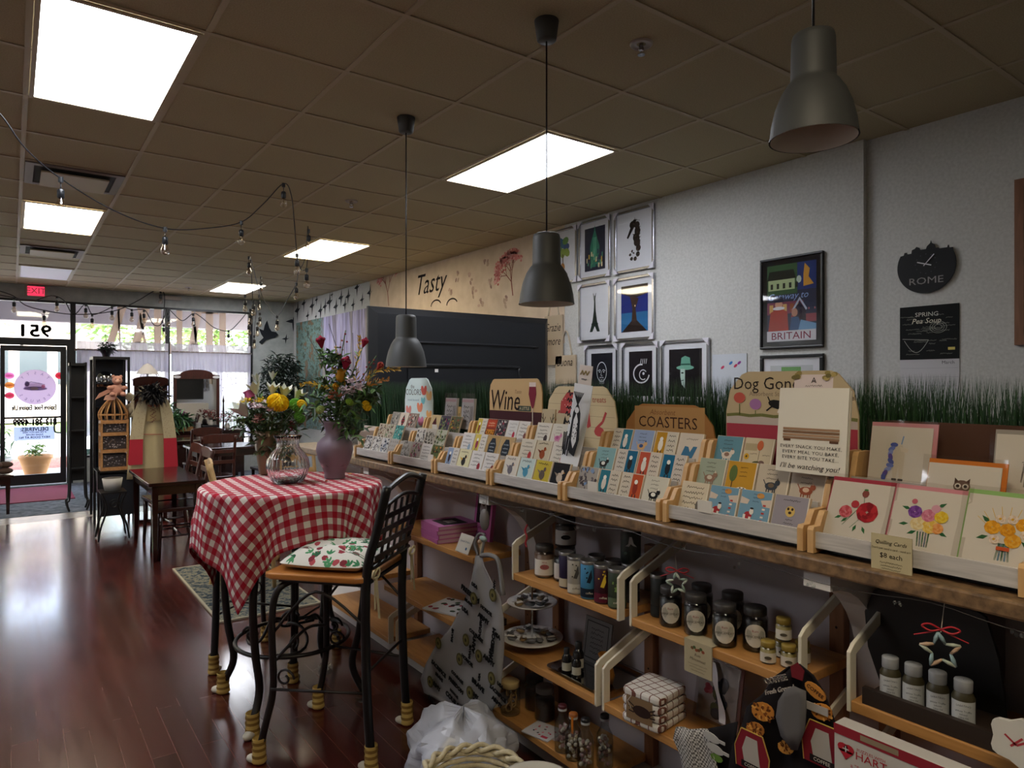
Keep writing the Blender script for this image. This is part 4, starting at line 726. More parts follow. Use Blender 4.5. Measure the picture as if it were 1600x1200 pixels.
        m.pol(M,[(-a*.97,c*.2),(-a*.97,c*.6),(-a*.4,c*.45),(-a*.5,c*.2)],.001,'#c8b8a8'); m.pol(M,[(a*.3,c*.5),(a*.97,c*.6),(a*.97,c*.15),(a*.5,c*.15)],.001,'#c8b8a8'); m.ell(M,a*.25,c*.75,w*.12,h*.08,.0012,'#c08a4a',12); m.rect(M,-a*.97,-c*.97,a*.97,-c*.7,.0012,'#3f6f68')
        m.ell(M,-a*.35,-c*.45,w*.13,h*.12,.0016,'#a02f34',12); m.ell(M,-a*.15,-c*.2,w*.07,h*.09,.0019,'#d8d0c4',10); m.rect(M,-a*.65,-c*.8,-a*.5,-c*.4,.0018,'#d8d0c4'); m.rect(M,-a*.28,-c*.85,-a*.14,-c*.5,.0018,'#d8d0c4'); m.ell(M,-a*.15,-c*.02,w*.06,h*.03,.0022,'#2a2626',8)
        for k in range(5): m.rect(M,a*.42+.02*a*k,-c*.7+k*h*.11,a*.6+.02*a*k,-c*.6+k*h*.11,.0018,['#a8403a','#d8d0c4'][k%2])
        for k in range(3): m.scrib(M,-a*.0,c*.8-k*h*.1,w*.2,h*.035,'#2a3a4a',rng=rg,h=.0014)
    elif kind=='pug':
        m.ell(M,0,c*.15,w*.14,h*.15,.0014,'#c8a860',14); m.ell(M,-w*.06,c*.28,w*.035,h*.04,.0018,'#3a2a20',8); m.ell(M,w*.06,c*.28,w*.035,h*.04,.0018,'#3a2a20',8); m.ell(M,0,c*.08,w*.05,h*.04,.0018,'#3a2a20',8); m.scrib(M,0,c*.75,w*.5,h*.045,'#3a3634',rng=rg,h=.001)
        for k in range(4): m.scrib(M,0,-c*.3-k*h*.1,w*(.2+.08*k),h*.045,'#3a3634',rng=rg,h=.001)
        m.rect(M,-a*.97,-c*.97,a*.97,-c*.85,.0008,'#a05a60')
    elif kind=='tile6':
        for q in range(4):
            for r_ in range(4): m.ell(M,-a*.7+q*a*.46,-c*.7+r_*c*.46,w*.05,h*.07,.001,rg.choice(cs[1:]),6)
def card(i,tier,k,n,kind,cs,desc,w=.101,h=.102,tilt=.32,dy=0,nm='coaster',cat='coaster',grp='printed coasters on the racks',off=0,lab=None):
    t_,ya,yb,yc=racks[i]; A=ya-.018; B=yb+.018; step=(A-B)/n; y=A-step*(k+.5)+dy; rg=random.Random(i*100+tier*17+k*3+1)
    M=cf(TX[tier]+off,y,TZ[tier]+.001+h/2*math.cos(tilt),tilt)@T(0,0,.0)
    M=cf(TX[tier]+off+.009*math.cos(tilt)+h/2*math.sin(tilt),y,TZ[tier]+.002+h/2*math.cos(tilt)-.0,tilt)
    m=MB(); a,c=w/2,h/2; m.cb((0,0,-.004),(w,h,.008),'#c9bba6',M=M); m.rect(M,-a+.001,-c+.001,a-.001,c-.001,.0003,cs[0]); art(m,M,w*.98,h*.98,kind,cs,rg)
    if nm=='coaster' and i>2: # thin stack edge line of the tile glaze
        m.rect(M,a-.004,-c+.001,a-.001,c-.001,.0006,'#d8cdb9')
    pos=ordn[k] if n>1 else 'only one'
    lb=lab or '%s, %s in %s row of the %s rack'%(desc,pos,TIER[tier],HD[i].replace(' header',''))
    if len(lb.split())>16: lb=lb.replace(' from left','').replace(' row','')
    if len(lb.split())>16: lb=lb.replace('of the ','of ')
    return one(nm,m,PAPER,lb,cat,grp)
BW=['#c9c4bc','#2c2a2c','#5a5656','#8a8480']; GW=['#b9b8a4','#3a4034','#6a7a50','#a09070']; MV=['#a79a96','#5a3f4a','#6a7a50','#9a5a6a']
SPEC={0:[[('pat',BW,'black and white patterned coaster'),('pat',BW,'bold black and white coaster'),('pat',['#c8c4c0','#3a3c44','#7a8090'],'grey blue patterned coaster'),('tile6',['#a8a29c','#7a7470','#8a8078'],'plain greyish coaster')],
 [('pat',['#b5a896','#6a4a34','#4a3a34','#8a7a5a'],'brown figure coaster'),('pat',['#b8ac9a','#5a4038','#7a8a6a'],'beige patterned coaster'),('pat',['#4a8a84','#2c5a5a','#7ab0a0','#c8c0a8'],'teal coaster')],
 [('pat',['#8a867e','#4a4642','#b0a89c'],'grey framed coaster'),('diamond',['#cdbfae','#2e2020','#b83a44'],'diamond print coaster'),('pat',['#8a7a70','#2c2424','#a04a44','#d0c4b4'],'dark red mask coaster')]],
1:[[('pat',['#b0aca6','#8a8680','#6e6a68'],'pale grey drawing coaster'),('pat',MV,'mauve and green coaster'),('txt',['#cfcbc6','#34302e'],'white lettered coaster'),('pat',['#54603c','#283a24','#a8743a','#3a2c20'],'dark green and orange coaster')],
 [('pat',BW,'black and white cow coaster'),('pat',['#bdb6aa','#3c3834','#7a746c'],'grey sketch coaster'),('pat',GW,'green and grey sketch coaster')],
 [('diamond',['#bfa77c','#3a1c20','#6a2a34'],'beige wine glass coaster'),('pat',['#4a4450','#2a2630','#8a3a54','#7a8a5a'],'dark floral coaster'),('pat',['#5a5a40','#c09a3a','#2c3024','#8a4a3a'],'yellow and dark floral coaster')]],
2:[[('fig',['#c8c2ba','#8a9ab4','#3a3440'],'blue figure lettered coaster'),('bird',['#cfc8a0','#2c2a2a','#c09a40'],'pale yellow wine coaster'),('txt',['#cfcbc6','#2a2626','#8a3038'],'white lettered coaster with a red figure'),('txt',['#cdc8c4','#2a2626','#7a3a34'],'white boldly lettered coaster')],
 [('txt',['#d0ccc8','#3a3634','#8aa0b4'],'white and pale blue coaster'),('fig',['#cdc7be','#c8b45a','#8a3a4a'],'yellow edged figure coaster'),('bottle',['#a88a5c','#2a3038'],'dark bottle coaster'),('bottle',['#b0946a','#2a3038'],'second dark bottle coaster')],
 [('fig',['#cbc5b8','#c4b04c','#8a4a3a'],'yellow figure coaster'),('sign',['#8a3a2c','#b0442c','#c8842c'],'red and orange coaster reading CRAZY'),('pat',['#3a3438','#c0b8b0','#8a3a4a','#6a6468'],'dark lady portrait coaster'),('txt',['#cfccc8','#8a8480','#b03a4a'],'white coaster with a lady in red'),('txt',['#cfcac4','#3a3432','#7a4a44'],'white lettered coaster')]],
3:[[('bird',['#cdc6ba','#6a666c','#8a8288'],'coaster with a grey bird'),('bird',['#b8c8c4','#4a8aa4','#3a7a94'],'coaster with a blue hen'),('bird',['#b8a43c','#5a5048','#7a6a5a'],'yellow coaster'),('bird',['#1c1c20','#b8a898','#8a7a6a'],'black coaster with a pale pet')],
 [('txt',['#c8bfae','#2c2826','#a83a3a'],'coaster with a figure and letters'),('bird',['#bdb198','#8a4424','#6a3018'],'coaster with a brown hen'),('txt',['#ccc5ba','#2a2626','#c86a7a'],'boldly lettered coaster with a pink flower')],
 [('txt',['#cfc9be','#2c2828','#4a4040'],'coaster lettered about dogs'),('anim',['#c9c4b8','#c07a9a','#a85a84'],'coaster with a pink elephant')]],
4:[[('pat',['#a09890','#4a4244','#6a6468','#7a92b8'],'grey coaster with tangled cats'),('fig',['#c8bdac','#2c7080','#d0c8bc','#6a8a3c'],'teal figure coaster'),('fig',['#c8bdac','#b8502c','#8a3424','#6a8a3c'],'orange figure coaster'),('anim',['#c9c4b4','#1c1c1c','#e0dcd0','#4a7a34'],'cow coaster with green grass')],
 [('anim',['#7fa4a6','#2a2c2c','#d8d4cc','#4a7a3c'],'teal coaster with grazing animals'),('fig',['#c2b9ae','#20607e','#2a2828'],'coaster with a black dog on blue'),('fig',['#cbbfb0','#b4503a','#d8d0c4'],'orange coaster with a white dog'),('fig',['#c4bab0','#1f6484','#20242c'],'coaster with a dark dog on teal')],
 [('fig',['#c8bfae','#2f7084','#d0c8bc'],'teal figure coaster'),('anim',['#8a9ab8','#c8a070','#3a5080','#a86a3c'],'blue coaster with a sitting figure'),('fig',['#c8bfae','#b48424','#e0d8c8'],'mustard coaster with a hen'),('vee',['#c8bcac','#3d6c8c'],'cream coaster with a blue shape')]],
5:[[('txt',['#cdbfa6','#5a5248','#6a6258'],'cream coaster with a pencil drawing'),('light',['#6f93a8'],'blue coaster with dog and lighthouse'),('light',['#6f93a8'],'blue coaster with dog and lighthouse'),('pug',['#8f8890'],'lilac grey coaster with a pug')],
 [('anim',['#98a08e','#8a6a58','#c8bca8'],'sage green coaster'),('tree',['#b88a2c'],'mustard coaster with a tree and white dog'),('anim',['#b8ab98','#3a4048','#6a5a48'],'beige coaster with several dogs'),('anim',['#b5a898','#8a4a34','#c8a890'],'beige dotted coaster with a running dog')],
 [('anim',['#5d8796','#d0c4b4','#8a6a5a','#6a7a4a'],'blue coaster with a white dog'),('balloon',['#c0b196'],'beige coaster with a red balloon')]]}
for i,rows in SPEC.items():
    for tier,row in enumerate(rows):
        n={(0,0):4,(0,1):4,(0,2):4,(1,2):4,(1,1):4,(3,1):4,(3,2):4,(5,2):4}.get((i,tier),len(row))
        for k,(kd,cs,ds) in enumerate(row):
            kk=k+1 if (i,tier) in ((3,2),(0,2)) and False else k
            card(i,tier,kk,n,kd,cs,ds, w=.102 if n<5 else .083, dy=(.0 if (i,tier)!=(1,2) else 0))
# taller cards, packets and towels standing in the racks
def tall(i,k,n,w,h,kd,cs,lab,nm='greeting_card',cat='card',tier=2,off=.03,dz=0,tilt=.15):
    t_,ya,yb,yc=racks[i]; A=ya-.022;B=yb+.022; y=A-(A-B)/n*(k+.5); M=cf(TX[tier]+off+h/2*math.sin(tilt),y,TZ[tier]+.002+dz+h/2*math.cos(tilt),tilt); m=MB(); m.cb((0,0,-.003),(w,h,.006),'#b8a88a',M=M); m.rect(M,-w/2+.001,-h/2+.001,w/2-.001,h/2-.001,.0003,cs[0]); art(m,M,w,h,kd,cs,random.Random(k+i)); return one(nm,m,PAPER,lab,cat)
def stag(y,lab):
    M=cf(1.90,y,1.345,.1); m=MB(); m.cb((0,0,-.003),(.09,.13,.006),'#b8a88a',M=M); K='#1c1614'
    m.ell(M,0,-.035,.016,.024,.001,K,10)
    for s in (-1,1): m.line(M,[(s*.008,-.015),(s*.03,.005),(s*.036,.045)],.004,.001,K); m.line(M,[(s*.03,.005),(s*.016,.03)],.003,.001,K); m.line(M,[(s*.033,.02),(s*.043,.03)],.003,.001,K); m.pol(M,[(s*.012,-.02),(s*.035,-.015),(s*.015,-.028)],.0014,K)
    return one('greeting_card',m,PAPER,lab,'card')
stag(2.335,'tall tan card with a black stag head below the red animal header')
M=cf(1.90,2.235,1.335,.1); m=MB(); m.cb((0,0,-.003),(.09,.12,.006),'#b5a588',M=M); K='#15110f'; m.pol(M,[(-.02,-.05),(-.025,-.005),(0,.0),(.008,.035),(.014,.05),(.02,.035),(.018,-.01),(.012,-.05),(.006,-.05),(.004,-.02),(-.012,-.02),(-.014,-.05)],.001,K)
one('greeting_card',m,PAPER,'tall tan card with a black llama beside the stag card','card')
# black and white hanging towel
M=cf(1.80,2.02,1.36,.05)@RZ(-.12); m=MB()
rows=[]
for j in range(13):
    q=j/12; z=-.16+.32*q; m.v+= [tuple(M@Vector((-.05+.02*q*0,z,.03*(1-q)**2+.0))),tuple(M@Vector((.055,z,.03*(1-q)**2)))]
for j in range(12): m.f.append((2*j,2*j+1,2*j+3,2*j+2)); m.c.append(C('#d6d7da')); m.mi.append(0); m.sm.append(False)
Mq=M@T(0,0,.034); rg=random.Random(2)
for k in range(5): m.scrib(Mq,-.03,.12-k*.028,.03,.018,'#202024',rng=rg,th=.004,h=0)
m.pol(Mq,[(0,.05),(.02,.09),(.04,.05),(.048,-.05),(.03,-.12),(.0,-.11),(-.008,-.03)],0,'#25262a'); m.pol(Mq,[(.008,.02),(.02,.05),(.032,.02),(.034,-.06),(.02,-.09),(.006,-.06)],.0005,'#d6d7da'); m.ell(Mq,.02,.06,.012,.012,.001,'#d6d7da',10)
for k in range(12): m.ell(Mq,.01+.022*rg.random(),-.07+.08*rg.random(),.002,.004,.001,'#25262a',6)
for k in range(8): m.line(Mq,[(.02,.08),(-.01+.008*k,.13)],.0025,.0003,'#25262a'); m.line(Mq,[(-.04+.006*k,-.08-.05*rg.random()),(-.04+.008*k,-.02-.03*rg.random())],.004,.0003,'#25262a')
m.add([tuple(M@Vector(p)) for p in ((-.03,.16,.0),(.045,.16,.0),(.045,.235,.002),(-.03,.235,.002))],[(0,1,2,3)],'#cfc4bc'); m.scrib(M,.005,.205,.05,.015,'#8a7a50',rng=rg,th=.004,h=.004); m.scrib(M,.005,.18,.03,.006,'#5a5a64',rng=rg,h=.004)
one('tea_towel',m,PAPER,'white tea towel with black penguin drawing hung in front of the red animal header','tea towel',solid=.002)
# plank towel hung over Dog Gone
M=cf(1.765,1.028,1.418,.10)@Matrix.Diagonal((.98,.92,1,1)); m=MB(); m.cb((0,-.028,-.004),(.205,.255,.008),'#d9d3c6',M=M); m.cb((.002,-.032,-.012),(.203,.25,.006),'#cfc8bb',M=M)
for k in range(4): m.rect(M,-.085,-.055+.009*k,.082,-.048+.009*k,.001,['#8a6a52','#a58468','#77583f','#9a785c'][k])
m.rect(M,-.082,-.062,-.06,-.055,.001,'#5a3f2c'); m.rect(M,.055,-.062,.08,-.055,.001,'#5a3f2c')
for k,q in enumerate(['EVERY SNACK YOU MAKE,','EVERY MEAL YOU BAKE,','EVERY BITE YOU TAKE...']): m.text(M,q,0,-.078-.0165*k,.0142,.001,'#1e1c1c',spacing=1.1)
m.text(M,"I'll be watching you!",0,-.137,.022,.001,'#1e1c1c',shear=.3)
m.rect(M,-.06,.09,.055,.14,-.002,'#cfc0bc'); m.text(M,'A',.0,.122,.024,-.0005,'#3a3434'); m.scrib(M,0,.106,.05,.005,'#6a6058',h=-.0005)
for s in (-1,1):
    for k in range(6): m.ell(M,s*.045+(random.random()-.5)*.03,.135+(random.random()-.5)*.02,.009,.007,.0002*k,random.choice(['#8a7a48','#a8945c','#6a6038']),7)
one('tea_towel',m,PAPER,"white tea towel with a plank drawing and the words I'll be watching you",'tea towel')
# two packets
for k,(y,w) in enumerate(((3.17,.115),(3.0,.115))):
    t=thing('towel_packet','%s of the two clear packets of lettered towels beside the Wine header'%['left','right'][k],'packet',(1.9,y,1.26),0,'upright towel packets'); M=cf(1.905,y,1.365,.08)
    m=MB(); m.cb((0,0,-.008),(w,.16,.014),'#c9c8ca',M=M); m.rect(M,-w/2+.004,.06,w/2-.004,.075,.001,'#b89aa0'); rg=random.Random(k)
    for j in range(4): m.scrib(M,-.01,.035-.024*j,.06,.016,'#22222a',rng=rg,th=.003,h=.001)
    for j in range(3): m.line(M,[(.03+.009*j,-.06),(.03+.009*j,.04)],.003,.001,'#22222a')
    m.rect(M,-w/2+.003,-.07,-w/2+.02,.055,.0012,'#b0b0b4'); m.build('folded_towel',PAPER,t); m=MB(); m.cb((0,.012,.002),(w+.012,.19,.002),M=M); m.build('sleeve',CELLO,t)
M=cf(1.91,3.085,1.35,.06); m=MB(); m.cb((0,0,-.004),(.035,.10,.008),'#a88a58',M=M); m.text(M,'S',0,.0,.035,.001,'#2a2018'); one('letter_tile',m,PAPER,'narrow tan letter tile S between the two towel packets','tile')
# small price tags on the racks
for (x,y,lb) in ((1.648,2.92,'small white price tag below the cards at the second rack'),(1.82,2.62+.56,'small pale tag left of the first back-row wine coaster'),(1.648,1.29,'white folded tag between the two lighthouse coasters'),(1.648,1.77,'small white tag at the front of the tangled cats coaster')):
    m=MB(); z=1.148 if x<1.7 else 1.275; m.cb((x-.004,y,z+.012),(.004,.05,.035),'#d4cfc6'); one('price_tag',m,PAPER,lb,'tag')
# ---- quilled flower cards ----
def bigcard(y,x,zb,w,h,border,artf,lab,tilt=.42,bs='top',cello=True):
    t=thing('quilled_card',lab,'card',(x,y,zb),0,'large quilled cards in clear sleeves'); M=cf(x+h/2*math.sin(tilt),y,zb+h/2*math.cos(tilt),tilt)
    MB().cb((.004 if bs=='side' else .002,.006,-.004),(w,h,.004),border,M=M).build('coloured_envelope',PAPER,t); m=MB(); m.cb((0,0,-.0005),(w-.012,h-.01,.003),'#d5cec2',M=M); m.build('card_body',PAPER,t)
    m=MB(); artf(m,M); m.build('quilled_motif',PAPER,t)
    if cello:
        m=MB(); n=7
        for i in range(n):
            for j in range(n): m.v.append(tuple(M@Vector(((i/(n-1)-.5)*(w+.012),(j/(n-1)-.5)*(h+.018)+.004,.006+.003*math.sin(i*2.1+j*1.3)))))
        for i in range(n-1):
            for j in range(n-1): a=i*n+j; m.f.append((a,a+n,a+n+1,a+1)); m.c.append((1,1,1)); m.mi.append(0); m.sm.append(True)
        m.build('clear_sleeve',CELLO,t)
def rose(m,M,x,y,r,cols,h=.002):
    for ring,(n,q) in enumerate(((8,1.),(6,.66),(4,.36))):
        for k in range(n): a=2*PI*k/n+ring*.4; m.ell(M,x+r*q*.62*math.cos(a),y+r*q*.62*math.sin(a),r*.42*q+.001,r*.3*q+.001,h+.0006*ring+.0001*k,cols[(ring+k)%len(cols)],8,rot=a+PI/2)
def leaf(m,M,x,y,L,a,col='#2c6a3c',h=.0016): m.pol(M,[(x,y),(x+L*.5*math.cos(a+.4),y+L*.5*math.sin(a+.4)),(x+L*math.cos(a),y+L*math.sin(a)),(x+L*.5*math.cos(a-.4),y+L*.5*math.sin(a-.4))],h,col)
RD=['#a8202c','#c03038','#8a1824']
def q1(m,M):
    for a,b_ in (((.0,.01),(-.03,-.035)),((.02,.0),(-.01,-.04)),((.01,.045),(.014,.02))): m.line(M,[a,b_],.002,.001,'#3a7a44')
    rose(m,M,.025,.005,.028,RD); rose(m,M,-.028,.0,.017,['#c04a54','#d8707a']); rose(m,M,-.008,.022,.010,['#b83a44']); m.ell(M,.012,.052,.009,.01,.002,'#8a4a44',8)
    for x,y,a in ((-.035,-.012,3.6),(.005,-.03,4.4),(.02,-.032,5.2),(-.02,-.015,3.9)): leaf(m,M,x,y,.02,a)
    m.ell(M,.012,.062,.006,.003,.0022,'#4a7a44',6)
def q2(m,M):
    for k in range(5): m.line(M,[(-.012+.006*k,-.02),(-.008+.005*k,-.055)],.0035,.001,['#2f7a44','#3f6a8a'][k%2])
    for x,y,r,cs in ((-.025,.025,.016,['#6a3a8a','#8450a4']),(.005,.02,.016,['#c8708a','#d88aa0']),(.032,.02,.015,['#e0b828','#e8cc4a']),(-.015,-.002,.017,['#e0c890','#e8d8a8']),(.012,-.005,.018,['#e0b850','#e8c870']),(.028,-.008,.013,['#e0904a','#e8a868']),(.018,.038,.010,['#d8a0b0']),(-.03,.05,.006,['#c86a7a'])): rose(m,M,x,y,r,cs,.002+abs(x)*.02)
    for x,y,a in ((-.035,.03,2.9),(-.035,-.005,3.3),(.02,.042,.6),(-.015,-.02,3.6),(.03,-.015,5.9)): leaf(m,M,x,y,.022,a,'#27603a')
def q3(m,M):
    for k in range(5): m.line(M,[(-.008+.004*k,-.02),(-.012+.006*k,-.058)],.004,.001,['#2f7a54','#6a9ab0'][k%2])
    m.rect(M,-.012,-.036,.012,-.028,.003,'#c8582c')
    for x,y,r,cs in ((-.025,.012,.016,['#d8941c','#e8aa30']),(.003,.010,.015,['#e0a028','#d08a18']),(.03,.025,.015,['#e8a828','#d8901c']),(.015,-.012,.016,['#e09a20','#e8b040'])): rose(m,M,x,y,r,cs)
    for x,y in ((-.012,.032),(-.018,-.014),(.036,.004),(.01,.034)): rose(m,M,x,y,.010,['#d8c0a8','#e8d8c8'],.0026); m.ell(M,x,y,.003,.003,.005,'#d0a030',6)
    for x,y,a in ((-.03,.02,2.4),(-.03,-.008,3.5),(.03,-.01,5.6),(.035,.012,.3)): leaf(m,M,x,y,.024,a,'#2c5a34')
    for k in range(8): a=.6+k*.3; m.line(M,[(.03*math.cos(a),.02*math.sin(a)),(.062*math.cos(a),.012+.05*math.sin(a))],.0012,.0012,'#d8b050')
    m.text(M,'Thanks a Bunch',.0,-.072,.013,.0016,'#5a5048',shear=.3)
def owl(m,M):
    m.ell(M,0,-.012,.017,.026,.002,'#7a4a34',14); m.ell(M,0,.018,.018,.015,.0026,'#6a5448',14)
    for s in (-1,1): m.ell(M,s*.008,.018,.007,.007,.0034,'#d8d0c0',10); m.ell(M,s*.008,.018,.004,.004,.004,'#2a1e18',8); m.pol(M,[(s*.008,.03),(s*.016,.038),(s*.016,.024)],.003,'#4a342a'); m.ell(M,s*.016,-.012,.006,.02,.003,'#4a2e24',10)
    for k in range(8): m.ell(M,(k%3-1)*.008,-.002-.009*(k//3),.004,.004,.0034,['#b88a54','#c8a878'][k%2],7)
def unicorn(m,M):
    m.pol(M,[(-.012,-.055),(-.018,.0),(-.008,.03),(.006,.035),(.014,.01),(.012,-.055),(.004,-.055),(.0,-.02),(-.004,-.055)],.002,'#cfc4b0'); m.pol(M,[(.0,.03),(.022,.025),(.02,.015),(.004,.018)],.0024,'#d8ccb8'); m.line(M,[(.004,.036),(.008,.058)],.003,.003,'#7a9ac8')
    for k in range(9): m.ell(M,-.014-.004*math.sin(k)-.002*k,.034-.011*k,.010,.006,.003+.0002*k,['#4a5aa8','#6a7ac8','#8a9ad8','#5a4a9a'][k%4],9,rot=k*.6)
    m.rect(M,-.014,-.06,-.002,-.054,.0026,'#3a3430'); m.rect(M,.002,-.06,.014,-.054,.0026,'#3a3430')
def badger(m,M):
    for k in range(26): a=.02*k; m.line(M,[(-.03+.0026*k,.02-.0002*k*k*.2),(-.035+.003*k,-.03-.015*math.sin(k*.12*PI))],.003,.001+.0001*k,['#2c2826','#d8d4cc','#8a8680','#4a4440'][k%4])
    m.pol(M,[(-.035,.015),(-.015,.03),(.01,.045),(.03,.05),(.02,.03),(.0,.02)],.005,'#2a2624'); m.ell(M,-.02,.02,.012,.008,.006,'#d8d4cc',10,rot=.4)
bigcard(.875,1.672,1.120,.165,.17,'#a8384a',q1,'large card with red quilled roses, leftmost in the front row',.45)
bigcard(.715,1.668,1.120,.165,.17,'#d08a94',q2,'large card with mixed coloured quilled bouquet, middle of the front row',.45)
bigcard(.555,1.662,1.120,.17,.178,'#8fb870',q3,'large card with orange quilled bouquet and the words Thanks a Bunch',.45)
bigcard(.675,1.775,1.19,.165,.15,'#c8742c',owl,'orange edged card with a small quilled owl in the middle row',.3,'side')
bigcard(.85,1.86,1.24,.165,.175,'#c88a90',unicorn,'pink edged card with a quilled unicorn in the back row',.2,'side')
bigcard(.545,1.86,1.24,.19,.17,'#9a948c',badger,'card with a quilled black and white animal at the right edge',.2)
# price notice hanging over the ledge
M=fr((1.632,.655,1.09),(0,-1,0),(0,0,1)); m=MB(); m.box(1.628,.71,1.07,1.631,.80,1.172,'#b8ac8a'); M=fr((1.6278,.755,1.121),(0,-1,0),(0,0,1)); m.text(M,'Quilling Cards',0,.033,.012,.0006,'#2a2620',shear=.3); m.text(M,"Don't just send a card - send art!",0,.019,.0065,.0006,'#2a2620'); m.text(M,'$8 each',0,.003,.016,.0006,'#2a2620')
for k in range(4): m.scrib(M,0,-.013-.007*k,.05-.004*k,.0035,'#4a4438',h=.0006)
one('price_notice',m,PAPER,'cream notice reading Quilling Cards $8 each over the rack ledge','notice')
# ---- grass hedge behind the racks ----
rg=random.Random(11); m=MB(); GC=['#1f3d22','#2a4a2a','#173018','#2f522c','#1c3a22']
for k in range(15000):
    y=.15+4.7*rg.random(); x=2.0+.11*rg.random(); h=.455-.16*rg.random()**2+.008*math.sin(y*9); dx=(rg.random()-.5)*.06; dy=(rg.random()-.5)*.09; w=.0018+.0014*rg.random(); a=rg.random()*PI; c,s=w*math.cos(a),w*math.sin(a); z=1.091; zc=z+h
    m.add([(x-c,y-s,z),(x+c,y+s,z),(x+dx*.4+c*.8,y+dy*.4+s*.8,z+h*.6),(x+dx*.4-c*.8,y+dy*.4-s*.8,z+h*.6),(x+dx,y+dy,zc)],[(0,1,2,3),(3,2,4)],rg.choice(GC))
tag(m.build('artificial_grass',LEAF,None),'strip of tall dark green artificial grass standing behind the card racks','artificial grass',None,'stuff')
m=MB(); 
for k in range(5): m.box(1.985,.16+.94*k,1.0905,2.125,1.08+.94*k,1.15)
one('grass_planter',m,BLACKP,'low black trough holding the artificial grass','planter')
# ================= UNDER THE COUNTER =================
S1,S2,S3=.75,.42,.14; XF=1.65; XB=1.935
def upright(y,z1,lab):
    t=thing('shelf_upright',lab,'shelf upright',(1.93,y,.10),0,'drilled wooden shelf uprights'); m=MB(); m.box(1.915,y-.022,.101,1.949,y+.022,z1); m.build('post',PINEX,t,bev=.003)
    m=MB()
    for k in range(int((z1-.2)/.12)): m.ell(fr((1.9148,y,.22+.12*k),(0,-1,0),(0,0,1)),0,0,.004,.004,0,'#1c1210',8)
    m.build('peg_holes',PAINT,t)
upright(4.35,.95,'drilled upright at the far end behind the bar chair'); upright(3.58,.98,'drilled upright left of the pink books'); upright(2.50,.98,'drilled upright behind the hanging apron')
upright(2.30,.92,'short drilled upright behind the candle jars'); upright(1.76,.92,'drilled upright between the tins and the dark preserve jars'); upright(1.04,.92,'drilled upright beside the small gold jars'); upright(.90,.92,'drilled upright left of the black easel')
def shelf(y0,y1,z,lab,brk=(1,1)):
    t=thing('wall_shelf',lab,'shelf',(1.79,(y0+y1)/2,z),0,'pine shelves under the counter')
    MB().box(XF,y0,z-.028,XB-.022,y1,z).build('board',PINE,t,bev=.003)
    for k,y in enumerate((y1+.006,y0-.006)):
        if not brk[k]: continue
        a,b_=y-.005,y+.005
        pts=[(XF,z-.03),(XF+.03,z-.03),(XF+.03,z+.105),(XB-.01,z+.20),(XB-.01,z+.235),(XF+.02,z+.132),(XF,z+.115)]
        MB().prism(pts,-b_,-a,M=RX(R(90))).build('bracket',CREAMM,t,bev=.002)
shelf(1.66,2.25,S1,'pine shelf of candle jars and coffee tins, top level'); shelf(1.00,1.59,S1,'pine shelf of dark preserve jars, top level'); shelf(.25,.86,S1,'pine shelf at the right edge holding the black easel',(1,0))
shelf(2.55,3.45,S1,'pine shelf with the pink books, top level',(0,0)); shelf(1.77,2.40,S2,'pine shelf with the cake stand and tray'); shelf(1.02,1.72,S2,'pine shelf with folded kitchen towels'); shelf(.25,.86,S2,'pine shelf behind the puzzle box at the lower right',(1,0))
shelf(2.55,3.45,S2,'pine shelf with magazines, middle level',(0,0)); shelf(1.77,2.40,S3,'lowest pine shelf with candle jars and glass bottles',(1,0)); shelf(2.55,3.30,S3,'lowest pine shelf behind the apron'); shelf(3.62,4.3,S2,'pine shelf at the far end behind the bar chair',(0,0)); shelf(3.40,4.3,S3,'lowest pine shelf at the far end')
def lab_arc(r,z0,z1,M,col,a0=-1.9,a1=1.9,ang=PI,n=14):
    m=MB(M); 
    for k in range(n+1):
        a=ang+a0+(a1-a0)*k/n; m.v+= [tuple(m.M@Vector((r*math.cos(a),r*math.sin(a),z0))),tuple(m.M@Vector((r*math.cos(a),r*math.sin(a),z1)))]
    for k in range(n): m.f.append((2*k,2*k+2,2*k+3,2*k+1)); m.c.append(C(col)); m.mi.append(0); m.sm.append(True)
    return m
VA=lambda x,y: math.atan2(-y,-x)   # direction from the item to the viewpoint
def can(p,r,h,cols,lab,name='coffee_tin',cat='tin',grp='tins and jars on the top shelf',lid='#a9a6a2',seed=0):
    x,y,z=p; t=thing(name,lab,cat,(x,y,z),0,grp); rg=random.Random(seed); M=T(x,y,z+.001)
    m=MB(M); m.lathe([(.001,0),(r-.002,0),(r,.002),(r,h*.62),(r,h-.004),(r-.002,h-.002)],24,cols[0],0)
    m.sm=[True]*len(m.f); m.build('can_body',SATIN,t)
    m=MB(M); m.lathe([(r+.0008,h-.012),(r+.0012,h-.002),(r-.001,h),(r-.004,h-.001),(r-.005,h-.004),(.001,h-.004)],24,lid); m.build('lid',mat('tin_lid','#8d8a88',.3,.8) if 'tin_lid' not in bpy.data.materials else bpy.data.materials['tin_lid'],t)
    a=VA(x,y)
    if len(cols)>1: lab_arc(r+.0006,h*.05,h*.28,M,cols[1],-1.3,1.3,a).build('label_band',PAPER,t)
    if len(cols)>2:
        F=M@RZ(a)@fr((r+.0012,0,h*.6),(0,1,0),(0,0,1)); m=MB(); m.pol(F,[(-r*.3,-h*.15),(r*.1,-h*.17),(r*.35,-h*.02),(r*.25,h*.2),(0,h*.05),(-r*.1,-h*.02)],0,cols[2])
        for k in range(5): m.ell(F,(rg.random()-.6)*r*.8,(rg.random()-.3)*h*.4,.003,.003,.0003,cols[2],7)
        m.text(F,'coffee',0,-h*.43,.011,.0004,'#3a3430' if sum(C(cols[1]))>1 else '#d8d0c0'); m.build('label_motif',PAPER,t)
    return t
